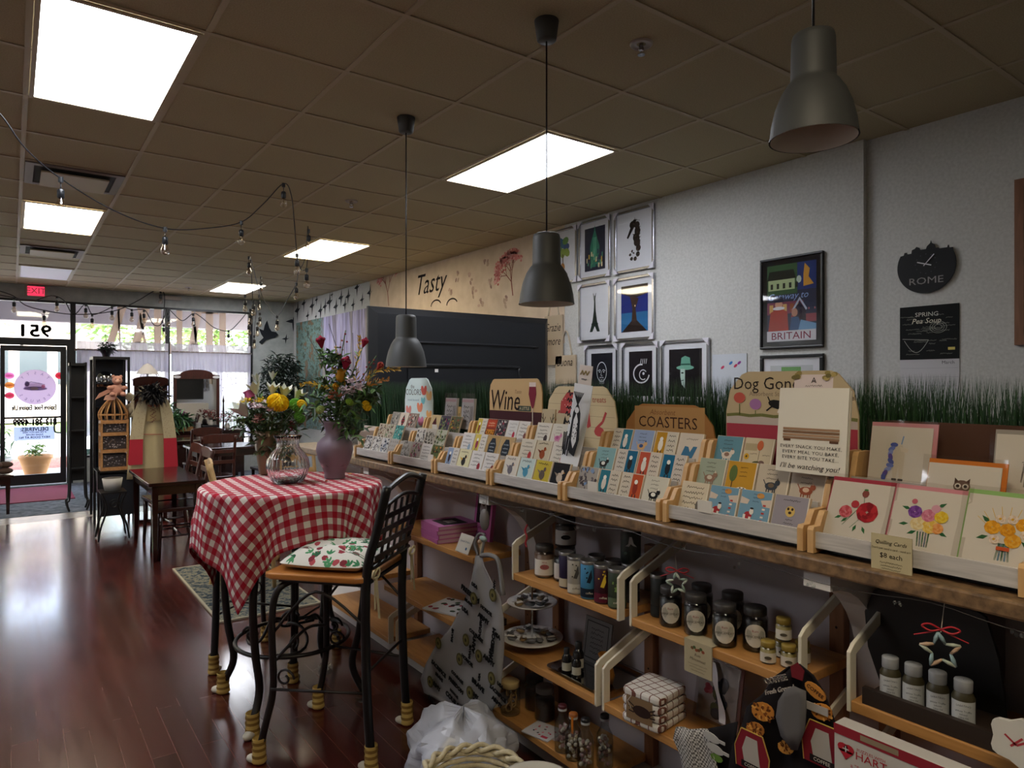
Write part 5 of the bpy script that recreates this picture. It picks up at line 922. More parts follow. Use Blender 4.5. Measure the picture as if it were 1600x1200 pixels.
def jar(p,r,h,body,lidc,labc,lab,name='jar',cat='jar',grp=None,oval=False,words=None,fill=.86,motif=None,lidh=.18):
    x,y,z=p; t=thing(name,lab,cat,(x,y,z),0,grp); M=T(x,y,z+.001); a=VA(x,y); H=h*(1-lidh)
    m=MB(M); m.lathe([(.001,.0),(r*.9,0),(r,.005),(r,H*.9),(r*.94,H*.97),(r*.84,H),(r*.84,H+.006)],24); m.build('glass_body',JARG,t)
    m=MB(M); m.lathe([(.001,.003),(r*.9,.004),(r*.95,.008),(r*.95,H*fill),(.001,H*fill+.001)],22,body); m.build('contents',SATIN,t)
    m=MB(M); m.lathe([(r*.86,H),(r*.9,H+.001),(r*.9,h-.003),(r*.86,h),(.001,h-.001)],24,lidc); m.build('lid',SATIN,t)
    if labc:
        if oval:
            m=MB(); n=18
            for k in range(n): q=2*PI*k/n; aa=a+.85*math.cos(q); m.v.append(tuple(M@Vector(((r+.0008)*math.cos(aa),(r+.0008)*math.sin(aa),H*.48+H*.33*math.sin(q)))))
            m.v.append(tuple(M@Vector(((r+.003)*math.cos(a),(r+.003)*math.sin(a),H*.48))))
            for k in range(n): m.f.append((k,(k+1)%n,n)); m.c.append(C(labc)); m.mi.append(0); m.sm.append(True)
        else: m=lab_arc(r+.0008,H*.12,H*.72,M,labc,-1.2,1.2,a)
        F=M@RZ(a)@fr((r+.0035,0,H*.5),(0,1,0),(0,0,1)); 
        q=m.M; m.M=Matrix()
        for k,wd in enumerate(words or []): m.text(F,wd,0,H*(.12-.16*k),.0095 if r>.03 else .006,.0,'#8a3038' if k==0 else '#4a4038')
        if motif: m.ell(F,0,-H*.05,r*.45,H*.1,.0,motif,12)
        m.build('label',PAPER,t)
    return t
# top shelf, first bay
G1='tins and jars on the top shelf'
jar((1.725,2.14,S1),.041,.125,'#8a6a58','#3c3836','#cdc5bb','candle jar with a pink cluster label at the left end of the tin shelf','candle_jar',grp=G1,words=['Wish','Upon'],motif='#9a5a5a')
jar((1.755,2.055,S1),.041,.12,'#2a2422','#3c3836','#c4beb6','candle jar below the stacked jar, second from the left','candle_jar',grp=G1,words=['Merlot'],motif='#2a2426')
jar((1.83,2.13,S1),.041,.12,'#2a2422','#3c3836','#b8b2aa','candle jar standing at the back under the stacked jar','candle_jar',grp=G1,words=['candle'])
jar((1.79,2.085,S1+.1225),.043,.115,'#3a2c28','#4a4644','#bdb7b0','candle jar stacked on top of the other candle jars','candle_jar',grp=G1,words=['Sweet','Soul'],motif='#241c1c')
for k,(x,y,cs,lb) in enumerate(((1.70,1.975,['#231c3a','#b3a993'],'dark purple coffee tin with a pale lower band'),(1.682,1.902,['#a39c90','#c0b8a8','#4a4640'],'silver and cream patterned coffee tin'),(1.755,1.87,['#a8a296','#5a5650','#3a3834'],'grey coffee tin standing behind the silver patterned one'),
    (1.684,1.832,['#3f7fa8','#1c2430','#1c2430'],'bright blue coffee tin'),(1.757,1.785,['#3a2c28','#2a2220'],'dark brown tin behind the blue coffee tin'),(1.686,1.763,['#3a1a26','#5a1c2c','#d8b83a'],'dark red coffee tin with a yellow splash'),(1.775,1.715,['#2c2a28','#3a3634'],'black tin in the back row carrying the tall dark box tin'),(1.688,1.695,['#2f3a2c','#54604a','#7a9a5a'],'dark green coffee tin beside the white bracket'))):
    can((x,y,S1),.0315 if k else .029,.135,cs,lb,seed=k)
can((1.775,1.715,S1+.137),.036,.125,['#262c28'],'tall dark green round tin stacked above the others',lid='#2c302c'); M=T(1.775,1.715,S1+.137)@RZ(VA(1.775,1.715))@fr((.0375,0,.075),(0,1,0),(0,0,1)); m=MB(); m.pol(M,[(-.018,-.01),(-.008,-.002),(-.004,.022),(.004,.022),(.01,0),(.022,-.012),(.008,-.008),(0,-.002),(-.006,-.012)],0,'#a8a6a2'); m.ell(M,-.018,-.035,.006,.006,0,'#5a6a60',10); one('tin_sticker',m,PAPER,'pale moth shaped mark on the tall dark green tin','sticker')
can((1.735,1.55,S1),.026,.14,['#23282a','#2c3032'],'dark tin behind the white bracket of the preserve shelf',lid='#3a3c3c')
G2_='dark preserve jars on the top shelf'
for k,(x,y,lb) in enumerate(((1.70,1.468,'leftmost'),(1.705,1.372,'front row second from left'),(1.80,1.425,'back row left'),(1.81,1.315,'back row right'),(1.70,1.262,'front row third from left'),(1.745,1.19,'rightmost, under its own shelf space'))):
    jar((x,y,S1),.036,.123,'#140c0c','#3c3a3a','#c3bcb0','dark preserve jar with pale oval label, %s'%lb,'preserve_jar',grp=G2_,oval=True,words=['Rum','MINCEMEAT'])
G3='small gold lidded jars'
for x,y,z,lb in ((1.69,1.112,0,'front left'),(1.71,1.062,0,'front right'),(1.758,1.112,0,'back left'),(1.765,1.055,0,'back right'),(1.727,1.088,.062,'topmost of the stack')):
    jar((x,y,S1+z),.0215,.06,'#a08a4a','#8a7432','#c2bbae','small gold lidded jar, %s'%lb,'honey_jar',grp=G3,motif='#4a4438',lidh=.27)
M=fr((1.648,1.315,.70),(0,-1,0),(0,0,1)); m=MB(); m.box(1.643,1.265,.655,1.6475,1.365,.752,'#a89c80'); m.box(1.643,1.265,.752,1.70,1.365,.754,'#a89c80'); M=fr((1.6428,1.315,.70),(0,-1,0),(0,0,1))
for k in range(6): m.ell(M,-.02+.008*k,.032+.004*math.sin(k*2),.006,.005,.0003+.0001*k,['#6a4a30','#4a5a38','#8a4a34'][k%3],7)
m.text(M,'Rum',0,.014,.012,.0004,'#3a2c24',shear=.3); m.text(M,'Mincemeat',0,.0,.013,.0004,'#3a2c24',shear=.3)
for k in range(3): m.scrib(M,0,-.015-.009*k,.07-.01*k,.004,'#6a5f4c',h=.0004)
one('shelf_notice',m,PAPER,'cream card about mincemeat hanging over the preserve shelf edge','notice')
# glass star garland
def star(p,r,lab,cols,bow=True,s=1):
    t=thing('star_ornament',lab,'ornament',(p.x,p.y,p.z-r),0,'hanging star ornaments'); f=RZ(math.atan2(p.y,p.x)-PI/2).to_3x3()
    pts=[]
    for k in range(10): a=R(90+36*k+8); q=r*(1 if k%2==0 else .45); pts.append(p+f@Vector((q*math.cos(a),0,q*math.sin(a))))
    m=MB()
    for k in range(10): a,b_=pts[k],pts[(k+1)%10]; m.tube([a,(a+b_)/2,b_],[.0025,.0045,.0025],6,cols[k%len(cols)])
    m.build('star_frame',SATIN,t)
    if bow:
        m=MB(); o=p+Vector((0,0,r+.006))
        for sgn in (-1,1): m.tube(smooth([o,o+f@Vector((sgn*.02,-.004,.010)),o+f@Vector((sgn*.035,-.004,.004)),o+f@Vector((sgn*.02,-.006,-.004)),o],4),.0022,5,'#a81c28'); m.tube(smooth([o,o+f@Vector((sgn*.02,-.003,-.008)),o+f@Vector((sgn*.05,0,-.02))],4),.0015,4,'#a81c28')
        m.build('red_bow',SATIN,t)
    m=MB(); m.tube([p+Vector((0,0,r)),Vector((1.64,p.y,1.05))],.0008,4,'#b8b0a0'); m.build('thread',SATIN,t)
star(atX(1058,912,1.66),.034,'clear glass star with a red bow hanging above the dark preserve jars',['#8fa39a','#b8c4bc'])
star(atX(1470,1017,1.62),.040,'pastel star with a red bow hanging before the black easel',['#8aa4aa','#b89a80','#a8b0a0'])
m=MB(); pts=[Vector((1.606,4.3-.13*k,1.048-.018*abs(math.sin(k*.9)))) for k in range(32)]; m.tube(smooth(pts,3),.0008,4,'#2a2624')
g=thing('bead_garland','fine wire garland with clear beads along the counter underside','garland',(1.6,2.3,1.0)); m.build('wire',SATIN,g)
for (px,py) in ((756,788),(815,797),(862,800),(900,826),(927,827),(1068,855),(1150,884),(1268,915),(1400,945),(1590,990)):
    p=atX(px,py,1.605); m=MB(); rg=random.Random(px)
    for k in range(4): m.sph(p+Vector(((rg.random()-.5)*.01,(rg.random()-.5)*.022,(rg.random()-.5)*.016)),.0035,'#d8dcda',sc=(1,1,1.4),n=7,m=5)
    m.build('bead_cluster',JARG,g)
for (px,py) in ((822,835),):
    p=atX(px,py,1.66); m=MB(); m.tube([p+Vector((0,0,.14)),p+Vector((0,0,.04))],.0008,4,'#b8b0a0'); m.tube(smooth([p+Vector((0,-.008,.04)),p+Vector((0,.006,.015)),p+Vector((0,-.006,-.01)),p+Vector((0,.004,-.035)),p+Vector((0,-.004,-.05))],4),.004,6,'#9c2a34'); one('red_bow_ornament',m,SATIN,'red twisted ribbon hanging left of the tins','ornament')
# black easel with oil bottles
t=thing('wooden_easel','black painted wooden easel board on the right shelf','easel',(1.72,.6,S1)); m=MB()
o=[(1351,955),(1365,922),(1400,905),(1480,925),(1540,965),(1560,1030),(1568,1085),(1572,1135),(1385,1095),(1356,1010)]; pp=[atX(a,b_,1.80) for a,b_ in o]; n=len(pp)
m.add([tuple(p) for p in pp]+[(p.x+.012,p.y,p.z) for p in pp],[tuple(range(n))[::-1],tuple(range(n,2*n))]+[(i,(i+1)%n,n+(i+1)%n,n+i) for i in range(n)],'#15110f'); m.build('board',mat('black_board','#171210',.5),t)
m=MB(); m.box(1.655,.50,S1+.001,1.80,.835,S1+.02,'#2a201a'); m.box(1.655,.50,S1+.02,1.67,.835,S1+.040,'#2a201a'); m.box(1.67,.50,S1+.02,1.76,.54,S1+.05,'#2a201a'); m.build('bottle_rail',mat('dark_stain','#2a1f18',.5),t)
for k in range(4):
    y=.790-.052*k; lb='truffle oil bottle in the easel rail, %s of four'%['leftmost','second from left','third from left','rightmost'][k]
    t=thing('oil_bottle',lb,'bottle',(1.70,y,S1+.02),0,'truffle oil bottles in the easel rail'); M=T(1.70,y,S1+.021); a=VA(1.70,y)
    m=MB(M); m.lathe([(.001,0),(.021,0),(.023,.003),(.023,.058),(.018,.068),(.016,.072)],20,'#3a3420'); m.build('bottle_body',SATIN,t); m=MB(M); m.lathe([(.0175,.071),(.018,.072),(.018,.094),(.017,.096),(.001,.096)],20,'#8f9092',fl=.02,fn=20); m.build('cap',SATIN,t)
    m=lab_arc(.0236,.006,.054,M,'#b5b6b6',-1.2,1.2,a); m.M=Matrix(); F=M@RZ(a)@fr((.0252,0,.03),(0,1,0),(0,0,1)); m.text(F,'SABATINO',0,.016,.0058,0,'#3a3a40'); m.text(F,'White Truffle',0,.004,.0055,0,'#22222a'); m.text(F,'Infused',0,-.003,.005,0,'#22222a'); m.text(F,'Olive Oil',0,-.010,.005,0,'#22222a'); m.build('label',PAPER,t)
t=thing('wall_sign','white sign with tall black letters behind the easel at the right edge','sign',(1.93,.3,.6)); MB().box(1.90,.05,.60,1.912,.62,1.03,'#8f8c90').build('board',PAINT,t)
m=MB(); M=fr((1.8995,.40,.80),(0,-1,0),(0,0,1))
for a0,b0,a1,b1 in ((-.15,.13,-.04,.145),(-.105,-.12,-.09,.14),(-.02,-.12,-.005,.14),(.04,-.12,.055,.14),(-.02,.0,.055,.015),(-.15,-.16,.2,-.145)): m.rect(M,a0,b0,a1,b1,.0,'#141214')
m.build('lettering',PAPER,t)
# shelf two: cake stand
c=atZ(820,1000,S2+.02); c=Vector((1.757,2.262,0)); t=thing('cake_stand','two tier white plate cake stand holding wrapped sweets','cake stand',(c.x,c.y,S2)); X_,Y_=c.x,c.y
for z,r,nm in ((S2+.03,.128,'lower_plate'),(S2+.175,.105,'upper_plate')):
    m=MB(T(X_,Y_,z)); m.lathe([(.001,0),(r*.6,0),(r,.014),(r*1.01,.016),(r,.018),(r*.6,.005),(.001,.005)],36,'#c9c6c2'); m.build(nm,GLOSS,t)
m=MB(); m.cyl((X_,Y_,S2+.001),.03,.006,n=16); m.tube([(X_,Y_,S2+.004),(X_,Y_,S2+.26)],.004,8); m.tube([(X_+.022*math.cos(q)*.8,Y_-.022*math.cos(q)*.6,S2+.28+.024*math.sin(q)) for q in [2*PI*k/16 for k in range(16)]],.0025,6,closed=True); m.build('centre_rod',CHROME,t)
rg=random.Random(4)
for zi,(z,r,n) in enumerate(((S2+.038,.10,11),(S2+.183,.075,8))):
    for k in range(n):
        a=2*PI*k/n; q=r*(.6+.35*rg.random()); x,y=X_+q*math.cos(a),Y_+q*math.sin(a); M=T(x,y,z+.012+.006*rg.random())@RZ(a*3)@RX((rg.random()-.5)*.6)
        t=thing('wrapped_sweet','small clear wrapped sweet lying on the %s cake stand plate'%['lower','upper'][zi],'sweet',(x,y,z),0,'wrapped sweets on the %s plate'%['lower','upper'][zi])
        m=MB(M); m.sph((0,0,0),.018,rg.choice(['#4a5058','#8a7048','#6a6a70','#9a8a70']),sc=(1.2,.9,.45),n=10,m=6); m.build('sweet_body',SATIN,t); m=MB(M); m.prism([(-.03,-.012),(-.018,0),(-.03,.012),(.03,.012),(.018,0),(.03,-.012)],.006,.008,'#b0b0b4'); m.build('wrapper',CELLO,t); m=MB(M); m.cb((.004,.006,.011),(.03,.013,.001),'#c0bdb8'); m.build('paper_tag',PAPER,t)
# tray with bottles
c=Vector((1.79,1.905,0)); t=thing('metal_tray','rectangular silver tray with rounded corners on the middle shelf','tray',(c.x,c.y,S2)); m=MB(T(c.x,c.y,S2+.001))
def rr_(a,b,r,n=5): return [(sx*(a-r)+r*math.cos(q),sy*(b-r)+r*math.sin(q)) for sx,sy,q0 in ((1,1,0),(-1,1,90),(-1,-1,180),(1,-1,270)) for q in [R(q0+90*k/n) for k in range(n+1)]]
lv=[(.10,.13,.004,.0),(.118,.15,.012,.012),(.128,.160,.016,.013),(.129,.161,.011,.014)]; N_=24
for a,b_,_,z in lv: m.v+= [tuple(m.M@Vector((p[0],p[1],z))) for p in rr_(a,b_,.03)]
m.f.append(tuple(range(N_))); 
for i in range(3):
    for k in range(N_): m.f.append((i*N_+k,i*N_+(k+1)%N_,(i+1)*N_+(k+1)%N_,(i+1)*N_+k))
m.c=[(1,1,1)]*len(m.f); m.mi=[0]*len(m.f); m.sm=[False]*len(m.f); m.build('tray_body',CHROME,t)
for k,(x,y,s,lb) in enumerate(((1.70,1.975,1.,'left'),(1.705,1.925,.95,'right'),(1.75,1.965,1.15,'tallest, behind'))):
    t=thing('dropper_bottle','small dark bottle with pale label on the silver tray, %s'%lb,'bottle',(x,y,S2+.003),0,'dark bottles on the silver tray'); M=T(x,y,S2+.0035)@Matrix.Scale(s,4)
    MB(M).lathe([(.001,0),(.017,0),(.0185,.003),(.0185,.06),(.012,.072),(.009,.076)],18,'#0e0c0c').build('bottle_body',GLOSS,t); MB(M).lathe([(.011,.074),(.011,.095),(.009,.097),(.001,.097)],14,'#101012').build('cap',SATIN,t)
    m=lab_arc(.019,.015,.045,M,'#aaa698',-1.2,1.2,VA(x,y)); m.build('label',PAPER,t)
t=thing('gift_pouch','small amber cellophane pouch tied with ribbon on the tray','pouch',(1.76,1.83,S2+.003)); m=MB(T(1.76,1.83,S2+.004)); m.lathe([(.001,0),(.03,.002),(.038,.03),(.03,.06),(.012,.075),(.025,.105)],14,'#a8702c',fl=.08,fn=5); m.build('pouch_body',SATIN,t); m=MB(); m.tube([(1.735,1.845,S2+.085),(1.73,1.83,S2+.05),(1.728,1.815,S2+.02)],.004,5,'#c8946a'); m.build('ribbon',SATIN,t)
M=cf(1.86,1.98,S2+.085,.15); m=MB(); m.cb((0,0,-.003),(.15,.17,.005),'#6f6c6a',M=M); m.line(M,[(-.06,-.07),(.06,-.07),(.06,.07),(-.06,.07),(-.06,-.07)],.004,.001,'#3a3838')
for k in range(6): m.scrib(M,0,.045-.018*k,.07,.009,'#34302f',h=.001)
one('grey_card',m,PAPER,'grey framed greeting card leaning at the back behind the tray','card')
# bottom shelf
for k,(x,y,bc,lc,lb) in enumerate(((1.69,2.325,'#8a6a48','#b7a070','glass candle jar of cinnamon rings with a pale yellow lid on the bottom shelf'),(1.80,2.30,'#3a2422','#4a5058','dark reddish candle jar at the back of the bottom shelf'),(1.775,2.20,'#2c1c1c','#7a7a7c','dark candle jar with silver lid on the bottom shelf'))):
    t=jar((x,y,S3),.042,.135,bc,lc,None,lb,'candle_jar',fill=.75 if k else .02)
    if k==0:
        m=MB(); rg=random.Random(5)
        for j in range(9): q=rg.random()*6; o=Vector((x+.012*math.cos(q),y+.012*math.sin(q),S3+.03+.009*j)); m.tube([o+Vector((.018*math.cos(a)*math.cos(j),.018*math.cos(a)*math.sin(j),.018*math.sin(a))) for a in [2*PI*i/12 for i in range(12)]],.003,5,'#a8875a',closed=True)
        m.build('cinnamon_rings',PAINT,t)
m=MB(); M=T(1.70,2.12,S3+.004)@RZ(.25); m.cb((0,0,0),(.11,.13,.004),'#bdbabd',M=M); rg=random.Random(6)
for k in range(12): m.ell(M,(rg.random()-.5)*.08,(rg.random()-.5)*.1,.006,.004,.0024,rg.choice(['#a83a4a','#c86a7a','#3a3438']),7,rot=k)
m.rect(M,-.045,-.05,-.03,-.02,.0026,'#a83a4a'); m.cb((.02,-.03,-.004),(.09,.1,.003),'#b8a8a8',M=M); one('gift_card_sheet',m,PAPER,'white card with small red drawings lying on the bottom shelf','card')
for k,(x,y,h,lc,bc,lb) in enumerate(((1.675,1.97,.175,'#4a1c22','#b08a8a','with a dark red cap and white lumps'),(1.672,1.905,.17,'#9a5a28','#b8a88c','with an orange tag on its neck'),(1.668,1.835,.18,'#1c1c1e','#a8a49a','with a black cap, nearest the front'),(1.73,1.80,.19,'#1a1a1c','#5a5654','dark, standing behind'))):
    t=thing('milk_bottle','round shouldered glass bottle of sweets '+lb,'bottle',(x,y,S3),0,'glass bottles of sweets on the bottom shelf'); M=T(x,y,S3+.001)
    MB(M).lathe([(.001,0),(.028,0),(.031,.004),(.031,h*.5),(.028,h*.62),(.015,h*.75),(.014,h*.88)],22).build('glass_body',JARG,t); m=MB(M); m.lathe([(.0155,h*.87),(.0165,h*.88),(.0165,h*.96),(.015,h*.98),(.001,h*.98)],18,lc); m.lathe([(.0168,h*.87),(.017,h*.88),(.017,h*.91),(.0165,h*.915)],18,'#a8a8a8'); m.build('cap',SATIN,t)
    m=MB(); rg=random.Random(k)
    for j in range(34): a=rg.random()*6.28; q=.020*rg.random()**.5; m.sph((x+q*math.cos(a),y+q*math.sin(a),S3+.01+h*.5*rg.random()),.0075,rg.choice([bc,'#c8c0b4','#8a6a68']),n=7,m=5)
    m.build('sweets',SATIN,t)
    if k==1: m=MB(); m.box(x-.0175,y-.018,S3+h*.6,x-.015,y-.008,S3+h*.95,'#b86a1c'); m.build('orange_tag',PAPER,t)
# folded checked towels and items, second bay
chk=mat('checked_towel','#c9c4be',.9); n,l,b=nodes(chk); v=coord(n,l,'Object',(1,1,1),(0,0,.1)); sp=n.new('ShaderNodeSeparateXYZ'); l.new(v,sp.inputs[0]); outs=[]
for ax in (0,1):
    q=n.new('ShaderNodeMath'); q.operation='PINGPONG'; q.inputs[1].default_value=.016; l.new(sp.outputs[ax],q.inputs[0]); g_=n.new('ShaderNodeMath'); g_.operation='GREATER_THAN'; g_.inputs[1].default_value=.0142; l.new(q.outputs[0],g_.inputs[0]); outs.append(g_)
mxm=n.new('ShaderNodeMath'); mxm.operation='MAXIMUM'; l.new(outs[0].outputs[0],mxm.inputs[0]); l.new(outs[1].outputs[0],mxm.inputs[1]); mc=n.new('ShaderNodeMixRGB'); mc.inputs[1].default_value=C('#cdc8c2')+(1,); mc.inputs[2].default_value=C('#6a4036')+(1,); l.new(mxm.outputs[0],mc.inputs[0]); l.new(mc.outputs[0],b.inputs['Base Color'])
t=thing('folded_towel','folded white kitchen towel with brown check, on the second shelf','towel',(1.70,1.535,S2)); m=MB(T(1.705,1.54,S2)@RZ(.15))
for k in range(4):
    z=.002+.028*k; m.prism(rr_(.085-.004*(k%2),.075,.02,3),z,z+.026)
m.build('folded_layers',chk,t,bev=.008); m=MB(T(1.705,1.54,S2)@RZ(.15)); M=m.M@fr((-.087,0,.055),(0,-1,0),(0,0,1)); m=MB(); m.rect(M,-.05,-.035,.05,.04,0,'#7a6248'); m.ell(M,.01,.0,.035,.018,.0006,'#2c1c18',14)
for s in (-1,1):
    for k in range(3): m.line(M,[(.01+s*.03,.01-.01*k),(.01+s*.05,.02-.014*k)],.004,.0006,'#2c1c18')
m.line(M,[(-.03,.04),(-.045,.02),(-.03,.0)],.002,.001,'#b8b0a4'); m.build('printed_band',PAPER,t)
t=thing('packaged_card','clear packed card with blue and pink embroidered flowers leaning on the second shelf','card',(1.86,1.40,S2)); M=cf(1.85,1.40,S2+.10,.18); MB().cb((.006,0,-.006),(.16,.19,.006),'#8a6a68',M=M).build('pink_backing',PAPER,t); m=MB(); m.cb((0,0,-.001),(.15,.185,.004),'#b3b1b3',M=M)
for k in range(9): m.ell(M,.01+.012*math.cos(k*1.3),.03-.012*k,.018,.022,.002+.0002*k,['#28304a','#1c2438','#34405c','#4a5a3a'][k%4],10,rot=k)
for k in range(5): m.ell(M,-.035+.008*math.cos(k*2),.0+.008*math.sin(k*2),.010,.012,.002+.0002*k,['#a84a5a','#c06a78'][k%2],9,rot=k)
for k in range(4): leaf(m,M,.0+.01*k,-.04-.008*k,.03,.5+k,'#2a3a2c',.002)
m.line(M,[(.0,-.04),(.04,-.07)],.003,.002,'#2a3a2c'); m.build('card_face',PAPER,t); m=MB(); m.cb((0,0,.006),(.165,.2,.001),M=M); m.build('sleeve',CELLO,t)
m=MB(); n=12
for k in range(n+1): # curling strip of glossy film
    q=k/n; o=M@Vector((-.03+.06*q,.09-.17*q,.016+.006*math.sin(q*7))); m.v+= [tuple(o),tuple(o+Vector((0,-.02-.006*math.sin(q*9),.0)))]
for k in range(n): m.f.append((2*k,2*k+1,2*k+3,2*k+2)); m.c.append(C('#e8e8ea')); m.mi.append(0); m.sm.append(True)
one('shiny_ribbon',m,mat('shiny_film','#e4e4e8',.2),'curled shiny white film strip in front of the packed flower card','ribbon')
# oven mitts / dark coffee towels over the shelf end
def drape(name,lab,outl,outr,x0,cols,printer,amp=.012,dx=.0,mt=PAPER,cat='towel',n=10):
    # outlines as picture rows on the plane x0
    m=MB(); rows=len(outl)
    for j in range(rows):
        a=atX(*outl[j],x0); b_=atX(*outr[j],x0)
        for i in range(n+1):
            q=i/n; p=a.lerp(b_,q); m.v.append((p.x+amp*math.sin(q*9+j*.7)+dx*j/rows,p.y,p.z))
    rg=random.Random(3)
    for j in range(rows-1):
        for i in range(n): a=j*(n+1)+i; m.f.append((a,a+n+1,a+n+2,a+1)); m.c.append(C(cols[0])); m.mi.append(0); m.sm.append(True)
    printer(m,rg); return one(name,m,mt,lab,cat,solid=.003)
def onp(px,py,x): p=atX(px,py,x); return fr((x,p.y,p.z),(0,-1,0),(0,0,1))
def pr_coffee(m,rg):
    X=1.545
    for (px,py,w,c_) in ((1192,1112,.042,'#b87830'),(1284,1112,.034,'#b87830'),(1180,1140,.034,'#a86a2c'),(1228,1168,.028,'#c88a3c')):
        M=onp(px,py,X); m.ell(M,0,0,w*.8,w*.55,0,c_,14,rot=.4)
        for q in range(26): a=rg.random()*6.28; e=rg.random()**.5; m.ell(M,w*.72*e*math.cos(a),w*.48*e*math.sin(a),w*.12,w*.07,.0006+.0001*(q%5),rg.choice(['#7a4418','#d09a4a','#5a3010']),7,rot=a)
    for (px,py) in ((1175,1175),(1285,1165)):
        M=onp(px,py,X-.002); m.pol(M,[(-.045,-.05),(-.05,0),(-.03,.05),(.03,.05),(.05,0),(.045,-.05)],0,'#7a1c28'); m.pol(M,[(-.02,-.04),(-.028,0),(-.016,.035),(.016,.035),(.02,0),(.026,-.04)],.001,'#a8a29a'); m.rect(M,-.03,-.045,.03,-.03,.0016,'#1c1416'); m.text(M,'COFFEE',0,-.038,.012,.002,'#c8bfb0'); m.line(M,[(-.046,-.05),(-.051,0),(-.031,.051),(.031,.051),(.051,0),(.046,-.05)],.0018,.001,'#b8944a')
    M=onp(1212,1062,X); m.btext(M,'COFFEE',0,0,.020,.001,'#c0b8b0',rot=.5); M=onp(1218,1078,X); m.text(M,'Fresh Ground',0,0,.016,.001,'#b0a8a0',rot=.5,shear=.3)
    M=onp(1274,1080,X); m.ell(M,0,0,.028,.016,0,'#b87a34',14,rot=-.4); m.text(M,'COFFEE',0,0,.013,.001,'#2a1a10',rot=-.4); M=onp(1246,1048,X); m.pol(M,[(-.014,-.02),(-.018,.005),(0,.02),(.018,.005),(.014,-.02)],0,'#6a1c24')
    M=onp(1275,1107,X-.003); m.rect(M,-.03,-.008,.03,.010,.001,'#a8a29c')
drape('oven_mitt','pair of black oven mitts with coffee print hanging over the shelf corner',[(1232,1042),(1205,1060),(1190,1085),(1165,1105),(1160,1130),(1145,1165),(1140,1205),(1138,1240)],[(1248,1038),(1272,1055),(1290,1080),(1302,1110),(1310,1135),(1308,1165),(1305,1205),(1302,1240)],1.56,['#151012'],pr_coffee,.008,cat='oven mitt')
drape('paper_tag','grey blank paper tag tied to the black coffee oven mitts',[(1228,1076),(1216,1095),(1212,1120),(1220,1150),(1238,1172)],[(1240,1072),(1259,1080),(1260,1110),(1258,1140),(1246,1172)],1.525,['#5f5c5c'],lambda m,rg:None,.001,cat='tag',n=4)
ging=mat('grey_check_cloth','#aaa6a0',.9); n,l,b=nodes(ging); v=coord(n,l,'Object',(1,1,1),(R(20),0,0)); ck=n.new('ShaderNodeTexChecker'); ck.inputs['Scale'].default_value=170; ck.inputs['Color1'].default_value=C('#b8b4ae')+(1,); ck.inputs['Color2'].default_value=C('#56534f')+(1,); l.new(v,ck.inputs['Vector']); l.new(ck.outputs[0],b.inputs['Base Color'])
drape('kitchen_cloth','small grey checked kitchen cloth folded at the shelf edge',[(1056,1136),(1050,1155),(1060,1180),(1066,1210),(1070,1235)],[(1105,1140),(1110,1160),(1118,1180),(1124,1200),(1130,1235)],1.59,['#ffffff'],lambda m,rg:None,.008,mt=ging,cat='cloth')
def pr_mit(m,rg):
    for (px,py) in ((1112,1152),(1118,1170)): M=onp(px,py,1.585); m.ell(M,0,0,.028,.012,.001,'#a8a6a2',14,rot=-.1); m.rect(M,.02,-.004,.045,.004,.0014,'#a8a6a2')
    M=onp(1120,1184,1.585); m.ell(M,0,0,.02,.01,.001,'#5a7a34',10)
drape('oven_mitt','black oven mitt with white spoon print between the check cloth and coffee mitts',[(1100,1140),(1104,1160),(1110,1185),(1116,1210),(1120,1235)],[(1152,1128),(1150,1150),(1148,1175),(1142,1200),(1142,1235)],1.61,['#141012'],pr_mit,.004,cat='oven mitt')
# puzzle box, lower right
t=thing('puzzle_box','white and red puzzle box reading HART with Garden Shed, lower right','box',(1.55,.8,.4)); A_=atX(1303,1128,1.50); B_=atX(1480,1170,1.50)
MB().box(1.50,B_.y-.25,.50,1.545,A_.y,A_.z-.0,'#b9b4ae').build('box_body',PAPER,t,bev=.003)
m=MB(); M=fr((1.4995,A_.y,A_.z),(0,-1,0),(0,0,1)); m.rect(M,.0,-.022,.42,.0,.0004,'#8a2430'); m.rect(M,.06,-.016,.14,-.004,.001,'#8a7a64'); m.ell(M,.021,-.047,.012,.010,.001,'#a82430',12); m.ell(M,.035,-.047,.012,.010,.001,'#a82430',12); m.pol(M,[(.010,-.052),(.046,-.052),(.028,-.072)],.001,'#a82430'); m.text(M,'+',.028,-.05,.03,.0016,'#c8c4be')
m.text(M,'PUZZLES WITH',.083,-.040,.009,.001,'#a82430'); m.text(M,'HART',.083,-.054,.024,.001,'#a82430',sx=1.1); m.text(M,'"Garden Shed"',.175,-.058,.018,.001,'#4a4644'); m.text(M,'a "Seek & Find" puzzle from HART',.13,-.080,.013,.001,'#a82430'); m.scrib(M,.19,-.070,.09,.005,'#7a7672',h=.001)
rg=random.Random(8); m.rect(M,.05,-.20,.40,-.09,.0006,'#3f4a34')
for k in range(60): a,c=.06+.33*rg.random(),-.19+.09*rg.random(); m.ell(M,a,c,.012,.009,.001+.00003*k,rg.choice(['#6a7a4a','#8a4a3a','#b8a07a','#4a5a6a','#c8c0b0']),7)
m.build('box_print',PAPER,t)
m=MB(); p=atX(1592,1158,1.60); M=fr((p.x,p.y,p.z),(0,-1,0),(0,0,1))
